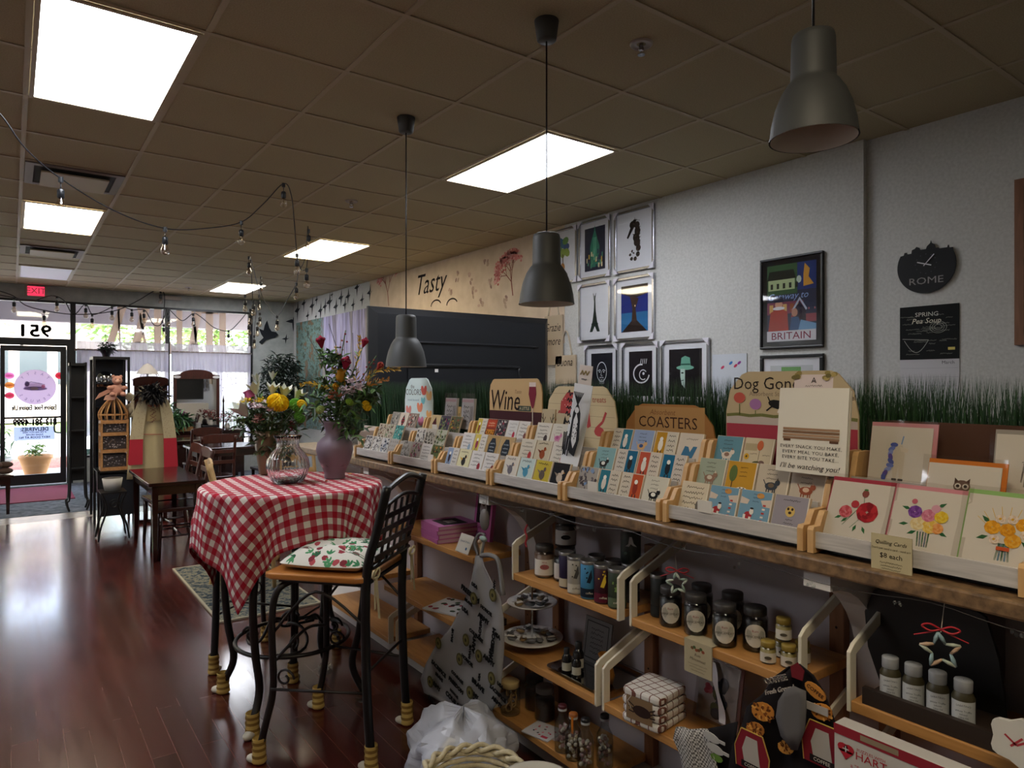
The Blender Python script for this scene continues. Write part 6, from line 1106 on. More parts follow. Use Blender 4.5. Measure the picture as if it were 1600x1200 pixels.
m.prism([(.045*math.cos(a)*(1+.12*math.cos(5*a)),.045*math.sin(a)*(1+.12*math.cos(5*a))) for a in [2*PI*k/30 for k in range(30)]],0,.012,'#c6c2ba',M=M); m.line(M,[(-.02,.01),(0,-.005),(.02,.01)],.004,.0125,'#a8343c'); m.line(M,[(-.01,-.01),(.01,.012)],.004,.0125,'#a8343c'); one('flower_dish',m,PAINT,'white scalloped dish with a red mark at the lower right edge','dish')
# pink books, card and magazines
for k in range(4):
    m=MB(T(1.77,2.95,S1+.001+.021*k)@RZ(-.12+.05*(k%2))); m.box(-.11,-.10,0,.11,.10,.003,'#c078ac'); m.box(-.105,-.098,.003,.108,.098,.017,'#c8a8bc'); m.box(-.11,-.10,.017,.11,.10,.020,'#c078ac'); m.box(-.112,-.1,0,-.108,.1,.02,'#b8689e')
    if k==3: m.box(-.07,-.08,.0200,.06,.06,.0206,'#3a3436'); m.box(-.03,-.04,.0206,.02,.02,.021,'#a8a4a0')
    one('pink_book',m,PAPER,'pink covered book, %s of the flat pile on the top shelf'%['bottom','second from bottom','third from bottom','top'][k],'book','pink books')
t=thing('pink_book','pink book with a dark photo cover standing upright behind the pile','book',(1.88,2.80,S1)); M=cf(1.87,2.80,S1+.125,.12); MB().cb((0,0,-.01),(.15,.235,.02),'#b8689e',M=M).build('book_block',PAPER,t); m=MB(); m.rect(M,-.055,-.04,.06,.10,.001,'#2a2426'); m.ell(M,0,.03,.03,.04,.0016,'#a8a4a2',12); m.ell(M,.0,.06,.014,.018,.002,'#6a5850',10); m.text(M,'Tasty Tales',0,-.06,.02,.0014,'#6a2450',shear=.2); m.scrib(M,0,-.085,.09,.012,'#6a2450',h=.0014); m.build('cover_photo',PAPER,t)
t=thing('tent_card','folded cream tent card beside the pink books','card',(1.66,2.64,S1)); m=MB(); m.add([(1.655,2.60,S1+.001),(1.655,2.71,S1+.001),(1.69,2.71,S1+.078),(1.69,2.60,S1+.078),(1.725,2.60,S1+.001),(1.725,2.71,S1+.001)],[(0,1,2,3),(3,2,5,4)],'#bab4a8'); m.build('card_fold',PAPER,t,solid=.0015)
m=MB(); M=fr((1.6715,2.655,S1+.04),(0,-1,0),(.41,0,.91)); m.text(M,'Special Orders',0,.01,.013,.0,'#3a5a78',shear=.3); m.ell(M,.025,-.02,.007,.007,.0,'#3a5a78',10); m.build('lettering',PAPER,t)
m=MB(T(1.76,2.86,S2+.002)@RZ(.35)); m.cb((0,0,.003),(.2,.28,.006),'#b8b8bc'); rg=random.Random(12)
for k in range(26): m.ell(m.M.inverted()@m.M,(rg.random()-.5)*.16,(rg.random()-.5)*.24,.016,.012,.0062+.0001*k,rg.choice(['#2c2a2c','#3a4a38','#6a3a34','#8a3040']),8,rot=k)
one('magazine',m,PAPER,'white magazine with dark pictures lying on the middle shelf','magazine')
m=MB(T(1.74,2.64,S2+.002)@RZ(-.1)); m.box(-.07,-.1,0,.09,.09,.03,'#4a3c34'); m.box(-.072,-.1,.004,.088,.09,.026,'#8a7a6a'); one('dark_book',m,PAPER,'dark brown book lying behind the apron on the middle shelf','book')
# printed apron hanging from the counter
def pr_apron(m,rg):
    X=1.545; W_=['USA','ARMY','FREEDOM','BRAVE','USA','HONOR','ARMY','SACRIFICE','BRAVE','COURAGE']; k=0
    for py in range(915,1105,13):
        f=(py-870)/240; l_=745-85*min(1,f*1.15); 
        for px in range(int(l_)+12,782,34):
            if rg.random()<.78:
                M=onp(px+rg.random()*6,py,X); m.btext(M,W_[k%10],0,0,.016+.013*rg.random(),.0,'#232326',w=.045,rot=(-.22 if rg.random()<.82 else 1.4),sx=1.1); k+=1
    for (px,py) in ((685,1005),(728,1000),(740,935),(718,1030),(672,1065),(734,1082),(748,1025),(768,1060),(770,930)):
        M=onp(px,py,X-.003); m.ell(M,0,0,.024,.026,0,'#4a4426',18); m.ell(M,0,0,.017,.019,.0006,'#6a623a',16); m.ell(M,0,0,.008,.008,.0012,'#34301c',10)
drape('apron','grey cotton apron printed with ARMY and USA words hanging from the counter','' or [(743,868),(738,895),(733,915),(722,945),(704,980),(682,1008),(668,1035),(659,1060),(664,1082),(690,1097),(725,1106)],[(752,868),(757,885),(768,905),(784,935),(788,965),(788,995),(786,1020),(783,1050),(780,1078),(775,1100),(768,1112)],1.56,['#8f8c8c'],pr_apron,.006,cat='apron',n=14)
m=MB(); a=atX(747,868,1.56); m.tube(smooth([a,atX(742,850,1.57),atX(748,835,1.58),atX(757,838,1.58),atX(752,868,1.56)],5),.006,6,'#6a6868'); b_=atX(752,868,1.56); m.tube(smooth([b_,atX(768,868,1.56),atX(780,880,1.565),atX(786,930,1.565)],5),.010,6,'#7a7878'); one('apron_strap',m,PAPER,'looped neck strap of the printed apron','strap')
t=thing('felt_ornament','hanging grey felt bird ornament with clothes peg above the apron','ornament',(1.58,2.5,.85)); m=MB(); p=atX(757,812,1.585); m.sph(p,.035,'#6f6a68',sc=(.5,.8,1.3),n=12,m=8); m.tube([p+Vector((0,0,.04)),Vector((1.6,p.y,1.05))],.002,5,'#8a8684'); m.build('felt_body',PAINT,t)
m=MB(); q=atX(755,842,1.575); m.sph(q,.018,'#8a9a94',sc=(.6,1.5,.7),n=10,m=6); m.sph(q+Vector((-.01,.01,-.012)),.010,'#a8907a',n=8,m=6); m.build('fabric_bow',PAINT,t); m=MB(); q=atX(753,860,1.57); m.box(q.x-.006,q.y-.008,q.z-.035,q.x+.004,q.y+.008,q.z+.03,'#b0a080'); m.build('clothes_peg',PAINT,t)
# plastic bag and basket
rg=random.Random(21); m=MB(); c=Vector((1.39,2.22,0)); nn,mm=44,22
for i in range(mm+1):
    q=i/mm; z=.27*q**.9; r=.19*(1-.10*math.cos(q*5))*(math.cos(q*PI*.5)**.35+.03)
    for k in range(nn): a=2*PI*k/nn; w=1+.10*math.sin(5*a+q*6)+.07*math.sin(11*a-q*9)+.06*(rg.random()-.5); m.v.append((c.x+r*w*math.cos(a),c.y+r*w*1.15*math.sin(a),z+.02*math.sin(4*a)*q+.012*(rg.random()-.5)*q+.001))
for i in range(mm):
    for k in range(nn): m.f.append((i*nn+k,i*nn+(k+1)%nn,(i+1)*nn+(k+1)%nn,(i+1)*nn+k)); m.c.append(C('#aeb0ba')); m.mi.append(0); m.sm.append(i%3!=0)
tt=m.build('plastic_bag',mat('bag_plastic','#b4b7c2',.32),None); tag(tt,'crumpled translucent white plastic bag on the floor below the apron','bag')
p=atZ(738,1212,.25); t=thing('wicker_basket','pale woven wicker basket at the bottom edge of the view','basket',(p.x,p.y,0)); m=MB(T(p.x,p.y,0))
for k in range(13): z=.01+.019*k; r=.11+.05*k/12; m.tube([(r*(1+.02*math.cos(14*a+PI*(k%2)))*math.cos(a),r*(1+.02*math.cos(14*a+PI*(k%2)))*math.sin(a),z) for a in [2*PI*i/56 for i in range(56)]],.009,6,closed=True)
m.cyl((0,0,.002),.11,.01,n=24); m.build('woven_body',BASKET,t); m=MB(T(p.x,p.y,.255))
for s in (0,1): m.tube([((.163+.012*math.cos(9*a+PI*s))*math.cos(a),(.163+.012*math.cos(9*a+PI*s))*math.sin(a),.010*math.sin(9*a+PI*s)) for a in [2*PI*i/72 for i in range(72)]],.009,6,closed=True)
m.build('braided_rim',BASKET,t)
m=MB(T(p.x+.0,p.y,.20)); m.lathe([(.001,.03),(.035,.028),(.05,.012),(.055,0)],24,'#c4c2c0',fl=.1,fn=9); one('paper_doily',m,PAPER,'white scalloped doily inside the wicker basket','doily')
q=atZ(838,1232,.28); m=MB(T(q.x,q.y,.0)); m.lathe([(.001,.27),(.06,.27),(.115,.285),(.12,.30),(.112,.302),(.06,.28),(.001,.277)],30,'#c3bfb2'); m.lathe([(.07,.001),(.075,.001),(.06,.27)],20,'#a59f90'); one('ceramic_bowl',m,GLOSS,'shallow cream bowl on a stand right of the wicker basket','bowl')
# ================= BISTRO TABLE AND CHAIRS =================
TCX,TCY,TZT,TR=1.10,3.30,1.042,.412
def sock(M,r=.02):
    m=MB(M)
    prof=[(r*1.25,.10),(r*1.35,.095),(r*1.2,.09),(r*1.28,.075),(r*1.18,.065),(r*1.3,.05),(r*1.25,.035),(r*1.4,.02),(r*1.5,.008),(r*1.2,0),(.001,0)]
    m.lathe(prof,14,'#c9ab62'); 
    for z in (.082,.058,.03): m.lathe([(r*1.37,z-.006),(r*1.40,z),(r*1.37,z+.006)],14,'#8a6a34')
    m.sph((0,r*1.1,.014),r*1.15,'#b9b3a4',sc=(.95,1.5,.75),n=12,m=8); return m
def S_leg(top,foot,bow,out,r=.013):
    # a bowed wrought leg that flares at the foot
    a,b_=Vector(top),Vector(foot); o=Vector(out); P=[a,a.lerp(b_,.18)+o*bow,a.lerp(b_,.42)+o*bow*1.3,a.lerp(b_,.68)+o*bow*.5,a.lerp(b_,.87)-o*bow*.35,b_]; return smooth(P,6)
t=thing('bistro_table','tall round bistro table with bowed dark metal legs under the checked cloth','table',(TCX,TCY,0)); MB(T(TCX,TCY,0)).cyl((0,0,TZT-.03),TR-.004,.026,n=40).build('table_top',DARKW,t)
MB(T(TCX,TCY,0)).cyl((0,0,TZT-.06),.10,.03,n=20).build('top_plate',BRONZE,t)
feet=[(.84,3.05),(.84,3.56),(1.364,3.08),(1.351,3.54)]
for fx,fy in feet:
    d=Vector((fx-TCX,fy-TCY,0)).normalized(); m=MB(); m.tube(S_leg((TCX+d.x*.16,TCY+d.y*.16,TZT-.04),(fx,fy,.05),.085,d,.013),.0175,10); 
    lg=m.build('leg',BRONZE,t)
    if fx<1: sock(T(fx,fy,.002)@RZ(math.atan2(d.y,d.x)-PI/2),.022).build('foot_sock',PAINT,lg)
    else: m=MB(T(fx,fy,.001)); m.lathe([(.001,.0),(.03,0),(.038,.012),(.036,.02),(.03,.012),(.001,.01)],18); m.build('glass_caster_cup',JARG,lg)
m=MB(); m.tube([(TCX+.262*math.cos(a),TCY+.262*math.sin(a),.30) for a in [2*PI*k/40 for k in range(40)]],.010,8,closed=True); m.build('lower_ring',BRONZE,t)
m=MB()
for k in range(4):
    a0=R(45+90*k)
    sp=[(TCX+(.06+.17*q)*math.cos(a0+.9*math.sin(q*PI)),TCY+(.06+.17*q)*math.sin(a0+.9*math.sin(q*PI)),.38-.08*q+.03*math.sin(q*PI*2)) for q in [i/12 for i in range(13)]]; m.tube(sp,.007,6)
    c=Vector((TCX+.19*math.cos(a0+.5),TCY+.19*math.sin(a0+.5),.33)); m.tube([c+Vector((.045*(1-i/22)*math.cos(i*.5)*math.cos(a0),.045*(1-i/22)*math.cos(i*.5)*math.sin(a0),.045*(1-i/22)*math.sin(i*.5))) for i in range(20)],.006,6)
m.tube([(TCX,TCY,.28),(TCX,TCY,.62)],.012,8); m.sph((TCX,TCY,.27),.02); m.build('scroll_work',BRONZE,t)
# gingham cloth
gg=mat('gingham_cloth','#ffffff',.95,spec=.15); n,l,b=nodes(gg); uvn=n.new('ShaderNodeUVMap'); uvn.uv_map='UVMap'; sp=n.new('ShaderNodeSeparateXYZ'); l.new(uvn.outputs[0],sp.inputs[0]); o2=[]
for ax in (0,1):
    q=n.new('ShaderNodeMath'); q.operation='PINGPONG'; q.inputs[1].default_value=.028; l.new(sp.outputs[ax],q.inputs[0]); g_=n.new('ShaderNodeMath'); g_.operation='GREATER_THAN'; g_.inputs[1].default_value=.014; l.new(q.outputs[0],g_.inputs[0]); o2.append(g_)
ad=n.new('ShaderNodeMath'); ad.operation='ADD'; l.new(o2[0].outputs[0],ad.inputs[0]); l.new(o2[1].outputs[0],ad.inputs[1]); dv=n.new('ShaderNodeMath'); dv.operation='MULTIPLY'; dv.inputs[1].default_value=.5; l.new(ad.outputs[0],dv.inputs[0])
rp=ramp(n,[(.0,'#d9d2ca'),(.25,'#b06068'),(.75,'#a51f30')]); rp.color_ramp.interpolation='CONSTANT'; l.new(dv.outputs[0],rp.inputs[0]); l.new(rp.outputs[0],b.inputs['Base Color'])
m=MB(); N=110; L=.64; OFF=(-.807*.035,.59*.035); m.uv=[]; rot=R(222-45)
for j in range(N+1):
    for i in range(N+1):
        u=(i/N*2-1)*L; v_=(j/N*2-1)*L; ou=OFF[0]*math.cos(rot)+OFF[1]*math.sin(rot); ov=-OFF[0]*math.sin(rot)+OFF[1]*math.cos(rot); u+=ou; v_+=ov; r=math.hypot(u,v_); th=math.atan2(v_,u)
        TA=TR+.004; m.uv.append((u-ou+.013,v_-ov+.007))
        if r<=TA-.012: x,y,z=u,v_,TZT
        else:
            s_=r-(TA-.012); bend=.018; 
            if s_<bend*PI/2: q=s_/bend; rr=TA-.012+bend*math.sin(q); z=TZT-bend*(1-math.cos(q)); dr=0
            else: dr=s_-bend*PI/2; rr=TA+.006; z=TZT-bend-dr
            cd=math.cos(2*(th-PI/4))**2  # 1 at the corners
            f=min(1,dr/.16); wave=.5*math.sin(11*th+.6)+.35*math.sin(17*th+2.)+.25*math.sin(6*th)
            rr+=f*(.016*wave+.004)-.05*cd*max(0,dr-.12)+.10*max(0,math.cos(th+rot-R(150)))**2*dr+.035*f*math.sin(4*(th-PI/4)*2.5+1.2)*cd; th2=th+f*.05*math.sin(8*th+1)
            z+= dr*(1-math.cos(.35*f*abs(wave)))
            x,y=rr*math.cos(th2),rr*math.sin(th2)
        m.v.append((TCX+x*math.cos(rot)-y*math.sin(rot),TCY+x*math.sin(rot)+y*math.cos(rot),z+.0015))
for j in range(N):
    for i in range(N): a=j*(N+1)+i; m.f.append((a,a+1,a+N+2,a+N+1)); m.c.append((1,1,1)); m.mi.append(0); m.sm.append(True)
one('tablecloth',m,gg,'red and white gingham cloth draped over the tall round table','tablecloth',solid=.0018)
# bar chair in front
def chair_frame(t,front_w,back_w,dep,foot,zseat,back=True,socks=(1,1,1,1),M=None):
    Mw=MW[t.name]
    def bld(m,nm,mt,par=t): 
        o=m.build(nm,mt,par,world=False); return o
    fw,bw,d=front_w/2,back_w/2,dep/2
    for k,(sx,sy) in enumerate(((-1,1),(1,1),(-1,-1),(1,-1))):
        w=fw if sy>0 else bw
        if sy>0: P=smooth([(sx*(w-.09),d-.10,zseat-.035),(sx*(w-.03),d-.05,zseat-.07),(sx*(w-.015),d-.035,zseat-.20),(sx*(w-.018),d-.04,zseat-.45),(sx*(w-.005),d-.015,.16),(sx*(w+.0),d+.012,.05)],6)
        else: P=[(sx*w,-d,.03),(sx*w,-d+.02,.35),(sx*w,-d+.02,zseat)]+([(sx*(w+.005),-d-.025,zseat+.18),(sx*(w+.01),-d-.072,zseat+.365)] if back else []); P=smooth(P,5)
        lg=bld(MB().tube(P,.0145 if sy>0 else .0185,10),'leg',BRONZE if sy>0 else BLACKM)
        if socks[k]: bld(sock(T(sx*w,(d+.012) if sy>0 else -d,.002),.020),'foot_sock',PAINT,lg)
    m=MB()
    m.tube([(-fw+.0,d-.04,.30),(-bw,-d+.02,.30)],.006,6); m.tube([(fw-.0,d-.04,.30),(bw,-d+.02,.30)],.006,6); m.tube([(-bw,-d+.02,.38),(bw,-d+.02,.38)],.006,6); m.tube(smooth([(-fw+.02,d-.04,.40),(0,d-.06,.46),(fw-.02,d-.04,.40)],6),.007,6)
    for s in(-1,1): m.tube(smooth([(s*(fw-.02),d-.04,.52),(s*fw*.9,0,zseat-.06),(s*bw,-d+.02,.56)],6),.006,6); m.tube([(s*(fw-.02),d-.09-.035*(1-i/20)*math.cos(i*.5)*1.2,.34+.04*(1-i/20)*math.sin(i*.5)) for i in range(16)],.005,5)
    bld(m,'stretchers',BRONZE); m=MB(); m.box(-fw+.04,-d+.02,zseat-.035,fw-.04,d-.05,zseat-.022); bld(m,'seat_frame',BLACKM)
t=thing('bar_chair','tall black metal bar chair with lattice back and socked legs, beside the checked cloth','chair',(1.137,2.795,0),R(41))
chair_frame(t,.475,.38,.45,0,.755)
def local(m,nm,mt,par,**k): return m.build(nm,mt,par,world=False,**k)
pts=[(-.225,-.17),(-.205,-.205),(.205,-.205),(.225,-.17),(.235,.19),(.215,.225),(-.215,.225),(-.235,.19)]
local(MB().prism(pts,.737,.762),'seat',SEATW,t,bev=.006)
m=MB(); bw=.19; zs=.76
def bp(x,q): return (x*(1+.05*q),-.225-.07*q,zs+.365*q)
m.tube(smooth([bp(-bw,.93),(-.1,-.297,zs+.365*1.0),(0,-.302,zs+.365*1.04),(.1,-.297,zs+.365*1.0),bp(bw,.93)],5),.012,8)
m.tube(smooth([bp(-bw,.74),(0,-.285,zs+.365*.83),bp(bw,.74)],6),.009,6); m.tube([bp(-bw,.10),bp(bw,.10)],.009,6)
for k in range(5):
    x=-bw+2*bw*(k+1)/6; a,b_=bp(x,.10),bp(x,.79); m.add([(a[0]-.010,a[1]-.003,a[2]),(a[0]+.010,a[1]-.003,a[2]),(b_[0]+.010,b_[1]-.003,b_[2]),(b_[0]-.010,b_[1]-.003,b_[2]),(a[0]-.010,a[1]+.003,a[2]),(a[0]+.010,a[1]+.003,a[2]),(b_[0]+.010,b_[1]+.003,b_[2]),(b_[0]-.010,b_[1]+.003,b_[2])],[(0,1,2,3),(7,6,5,4),(0,3,7,4),(1,5,6,2),(0,4,5,1),(3,2,6,7)])
for k in range(4):
    q=.20+.145*k; a=bp(0,q); m.box(-bw,a[1]-.006,a[2]-.011,bw,a[1]+.001,a[2]+.011)
local(m,'lattice_back',BLACKM,t,bev=.001)
# cushion
m=MB(); n1=26
rg=random.Random(31)
def cush(u,v_):
    e=(1-u**4)*(1-v_**4); tuft=sum(math.exp(-((u-a)**2+(v_-c)**2)/.02) for a,c in ((-.4,-.4),(.4,-.4),(-.4,.4),(.4,.4),(0,0)))
    return e*(.055-.024*tuft+.004*math.sin(9*u+3*v_))
cu=thing('seat_cushion','puffy white seat cushion printed with green and red herbs on the bar chair','cushion',(1.137,2.795,.762),R(41))
prints=[]
for k in range(120):
    x,y=(rg.random()-.5)*.42,(rg.random()-.5)*.41; c_=rg.choice(['#2f6a44','#3a7a50','#2a5a3c','#8a2f38','#7a2a34','#a8484e','#4a8a5a']); ro=rg.random()*3
    if c_ in('#8a2f38','#7a2a34','#a8484e'): prints.append((x,y,.015,.012,c_,ro))
    else:
        for q in (-.7,0,.7): prints.append((x+.014*math.cos(ro+q),y+.014*math.sin(ro+q),.014,.005,c_,ro+q))
words=[]
for w,x,y in (('HERBS',.10,-.08),('BASIL',-.08,.12),('ITALIAN',.05,.02),('HERBS',-.12,-.13)): prints.append((x,y,.004,.05,'#5a6a58',0)); prints.append((x+.012,y,.002,.045,'#6a7a68',0))
def pcol(x,y):
    c='#d2cfc4'
    for (a,b_,ra,rb,cc,ro) in prints:
        dx,dy=x-a,y-b_; u=(dx*math.cos(ro)+dy*math.sin(ro))/ra; w=(-dx*math.sin(ro)+dy*math.cos(ro))/rb
        if u*u+w*w<1: c=cc
    return C(c)
for sgn,n1 in ((1,170),(-1,26)):
    base=len(m.v)
    for j in range(n1+1):
        for i in range(n1+1):
            u,v_=i/n1*2-1,j/n1*2-1; rr=1-.10*(u*u*v_*v_); m.v.append((u*.205*rr,v_*.195*rr+.005,.030+(cush(u,v_) if sgn>0 else -.026*(1-max(abs(u),abs(v_))**8))))
    for j in range(n1):
        for i in range(n1): a=base+j*(n1+1)+i; m.f.append((a,a+1,a+n1+2,a+n1+1) if sgn>0 else (a,a+n1+1,a+n1+2,a+1)); m.c.append(pcol(m.v[a][0]*(.8+3.2*(m.v[a][2]-.03)) if 0 else m.v[a][0],m.v[a][1]) if sgn>0 else C('#c2b8a8')); m.mi.append(0); m.sm.append(True)
local(m,'cushion_body',PAPER,cu)
for s in (-1,1):
    m=MB(); o=Vector((s*.192,-.235,.0)); 
    for q in (-1,1): m.tube(smooth([o,o+Vector((q*.02,-.012,.03)),o+Vector((q*.035,-.012,.012)),o+Vector((q*.014,-.012,-.004)),o],4),[.004]*17,5)
    m.add([(o.x-.01,o.y-.012,0),(o.x+.012,o.y-.012,0),(o.x+.022,o.y-.02,-.17),(o.x+.002,o.y-.02,-.16)],[(0,1,2,3)]); m.add([(o.x-.014,o.y-.010,0),(o.x+.0,o.y-.010,0),(o.x-.012,o.y-.016,-.12),(o.x-.026,o.y-.016,-.12)],[(0,1,2,3)])
    local(m,'ribbon_tie',mat('cream_ribbon','#c9bd98',.8) if 'cream_ribbon' not in bpy.data.materials else bpy.data.materials['cream_ribbon'],cu,solid=.001)
# backless stool behind the table
t=thing('bar_stool','backless dark bar stool mostly hidden under the checked cloth, socks on its feet','stool',(1.18,3.80,0),R(-49)); chair_frame(t,.46,.46,.46,0,.72,back=False)
local(MB().prism(rr_(.20,.20,.04),.700,.725),'seat',DARKW,t)
# ================= VASES AND FLOWERS =================
z=TZT+.0035
pv=atZ(523,747,z); gv=atZ(450,754,z); bv=atZ(419,741,z)
t=thing('purple_vase','frosted purple glass vase with flared neck on the checked cloth','vase',(pv.x,pv.y,z)); m=MB(T(pv.x,pv.y,z)); m.lathe([(.001,.0),(.048,0),(.052,.004),(.05,.022),(.06,.05),(.082,.10),(.092,.145),(.086,.18),(.062,.205),(.048,.215),(.046,.24),(.056,.275),(.064,.29),(.061,.29),(.053,.275),(.043,.24),(.045,.215),(.058,.20),(.08,.175),(.086,.145),(.07,.07),(.04,.02),(.001,.012)],36); m.build('vase_body',mat('frosted_purple','#94808f',.42,Transmission_Weight=.3),t)
t=thing('glass_vase','clear ribbed round glass vase standing in front of the other vases','vase',(gv.x,gv.y,z)); m=MB(T(gv.x,gv.y,z)); m.lathe([(.001,.0),(.058,0),(.07,.008),(.088,.035),(.099,.075),(.094,.115),(.075,.145),(.055,.165),(.050,.185),(.053,.205),(.062,.222),(.064,.226),(.060,.226),(.05,.205),(.047,.185),(.052,.165),(.071,.143),(.09,.113),(.095,.075),(.084,.037),(.06,.014),(.001,.012)],96,fl=.022,fn=24); m.build('vase_body',mat('clear_glass','#ffffff',.02,Transmission_Weight=1.0,IOR=1.45),t)
t=thing('wrapped_vase','narrow vase wrapped in brown and olive foil behind the clear vase','vase',(bv.x,bv.y,z)); m=MB(T(bv.x,bv.y,z)); m.lathe([(.001,0),(.04,0),(.045,.01),(.055,.08),(.065,.15),(.06,.19),(.07,.23),(.066,.23),(.054,.19),(.04,.05),(.001,.04)],26,fl=.04,fn=7); m.build('vase_body',mat('brown_foil','#75614a',.35,.25),t)
rgF=random.Random(77)
def flower(base,head,lab,kind,cols,s=1.,name='cut_flower',grp=None):
    base,head=Vector(base),Vector(head); t=thing(name,lab,'flower',tuple(base),0,grp); mid=base.lerp(head,.55)+Vector(((rgF.random()-.5)*.02,(rgF.random()-.5)*.02,.01)); st_=smooth([base,mid,head],6)
    MB().tube(st_,.0022*s+.0008,5,'#47602f').build('stem',LEAF,t); m=MB(); d=(head-mid).normalized(); 
    q=d.to_track_quat('Z','Y').to_matrix().to_4x4(); M=T(*head)@q
    if kind=='lily':
        for k in range(6):
            a=PI*k/3; r=.030*s; c,sn=math.cos(a),math.sin(a); pr_=[(0.1,0,-.03*s),(.62,.46,.010*s),(1.15,0,.030*s),(.62,-.46,.010*s)]
            m.add([(r*(p[0]*c-p[1]*sn),r*(p[0]*sn+p[1]*c),p[2]) for p in pr_],[(0,1,2),(0,2,3)],cols[k%len(cols)],0,True,M)
        m.sph((0,0,-.012*s),.009*s,cols[-1],n=7,m=5,M=M)
    elif kind=='tulip': m.lathe([(.002,-.02*s),(.014*s,-.012*s),(.018*s,.004*s),(.013*s,.02*s),(.016*s,.03*s)],8,cols[0],0,M,fl=.15,fn=4)
    elif kind=='pom':
        for ring in range(9):
            e=PI/2-ring*.30; n=max(5,int(20*math.cos(e)+4))
            for k in range(n):
                a=2*PI*k/n+ring*.5; R0=.024*s; v=Vector((math.cos(e)*math.cos(a),math.cos(e)*math.sin(a),math.sin(e)*.75)); tt_=Vector((-math.sin(a),math.cos(a),0))*.006*s; up=Vector((-math.sin(e)*math.cos(a),-math.sin(e)*math.sin(a),math.cos(e)))*.008*s
                p=v*R0; m.add([tuple(p-tt_),tuple(p+v*.010*s-up*.4),tuple(p+tt_),tuple(p+v*.008*s+up)],[(0,1,3),(1,2,3)],cols[(k+ring)%len(cols)],0,False,M)
        m.sph((0,0,0),.024*s,cols[0],sc=(1,1,.75),n=12,m=8,M=M)
    elif kind=='comb':
        for k in range(26): a=rgF.random()*6.28; e=rgF.random(); m.sph((.016*s*math.cos(a)*e,.016*s*math.sin(a)*e,.012*s*(1-e)+.008*s*rgF.random()),.007*s,rgF.choice(cols),n=6,m=4,M=M)
        m.lathe([(.004*s,-.03*s),(.016*s,-.004*s),(.02*s,.004*s)],10,cols[0],0,M)
    elif kind=='cluster':
        for k in range(18): a=rgF.random()*6.28; e=rgF.random()**.5*.035*s; c=(e*math.cos(a),e*math.sin(a),.012*s*rgF.random()); blades(m,tuple(M@Vector(c)),5,.002,.018*s,cols,sp=.5,w=.006*s,zup=.4,rng=rgF)
    elif kind=='berry':
        for k in range(12): q_=.4+.6*k/12; p=st_[int(q_*(len(st_)-1))]; m.sph(p+Vector(((rgF.random()-.5)*.03,(rgF.random()-.5)*.03,(rgF.random()-.5)*.02)),.006*s,rgF.choice(cols),n=6,m=5)
    m.build('flower_head' if kind not in('berry',) else 'berries',PETAL,t)
    # a few leaves along the stem
    m=MB(); 
    for k in range(4): p=st_[3+2*k] if 3+2*k<len(st_) else st_[-2]; blades(m,tuple(p),1,.004,.055*s,['#3e5a2c','#50703a','#2f4a26'],sp=.6,w=.009*s,zup=.4,rng=rgF)
    m.build('leaves',LEAF,t); return t
def plume(base,pts,lab,cols,s=1.,grp=None):
    P=smooth(pts,8); t=thing('cut_flower',lab,'flower',tuple(base),0,grp); MB().tube(smooth([base]+[tuple(pts[0])],4)+P,.0016,5,'#6a6a30').build('stem',LEAF,t); m=MB()
    for k,p in enumerate(P):
        q=k/len(P); d=(P[min(k+1,len(P)-1)]-P[max(k-1,0)]).normalized(); sd=d.cross(Vector((rgF.random()-.5,rgF.random()-.5,rgF.random()-.5))).normalized()
        for j in range(3):
            e=(d*.7+sd*rgF.choice((-1,1))*(.6+.3*rgF.random())+Vector((0,0,.1))).normalized(); l_=.03*s*(1.15-q*.7); w=d.cross(e).normalized()*.0045*s
            m.add([tuple(p),tuple(p+e*l_*.5+w),tuple(p+e*l_),tuple(p+e*l_*.5-w)],[(0,1,2,3)],rgF.choice(cols)); sd=-sd
    m.build('plume',PETAL,t); return t
BB=Vector((bv.x,bv.y,z+.16)); D1=(bv.x*math.sin(YAW)+bv.y*math.cos(YAW))
WH=['#d8d8cc','#c8cbb8','#e0e0d8','#b8c08a']
GA='flowers in the left bouquet'; GB='flowers in the right bouquet'
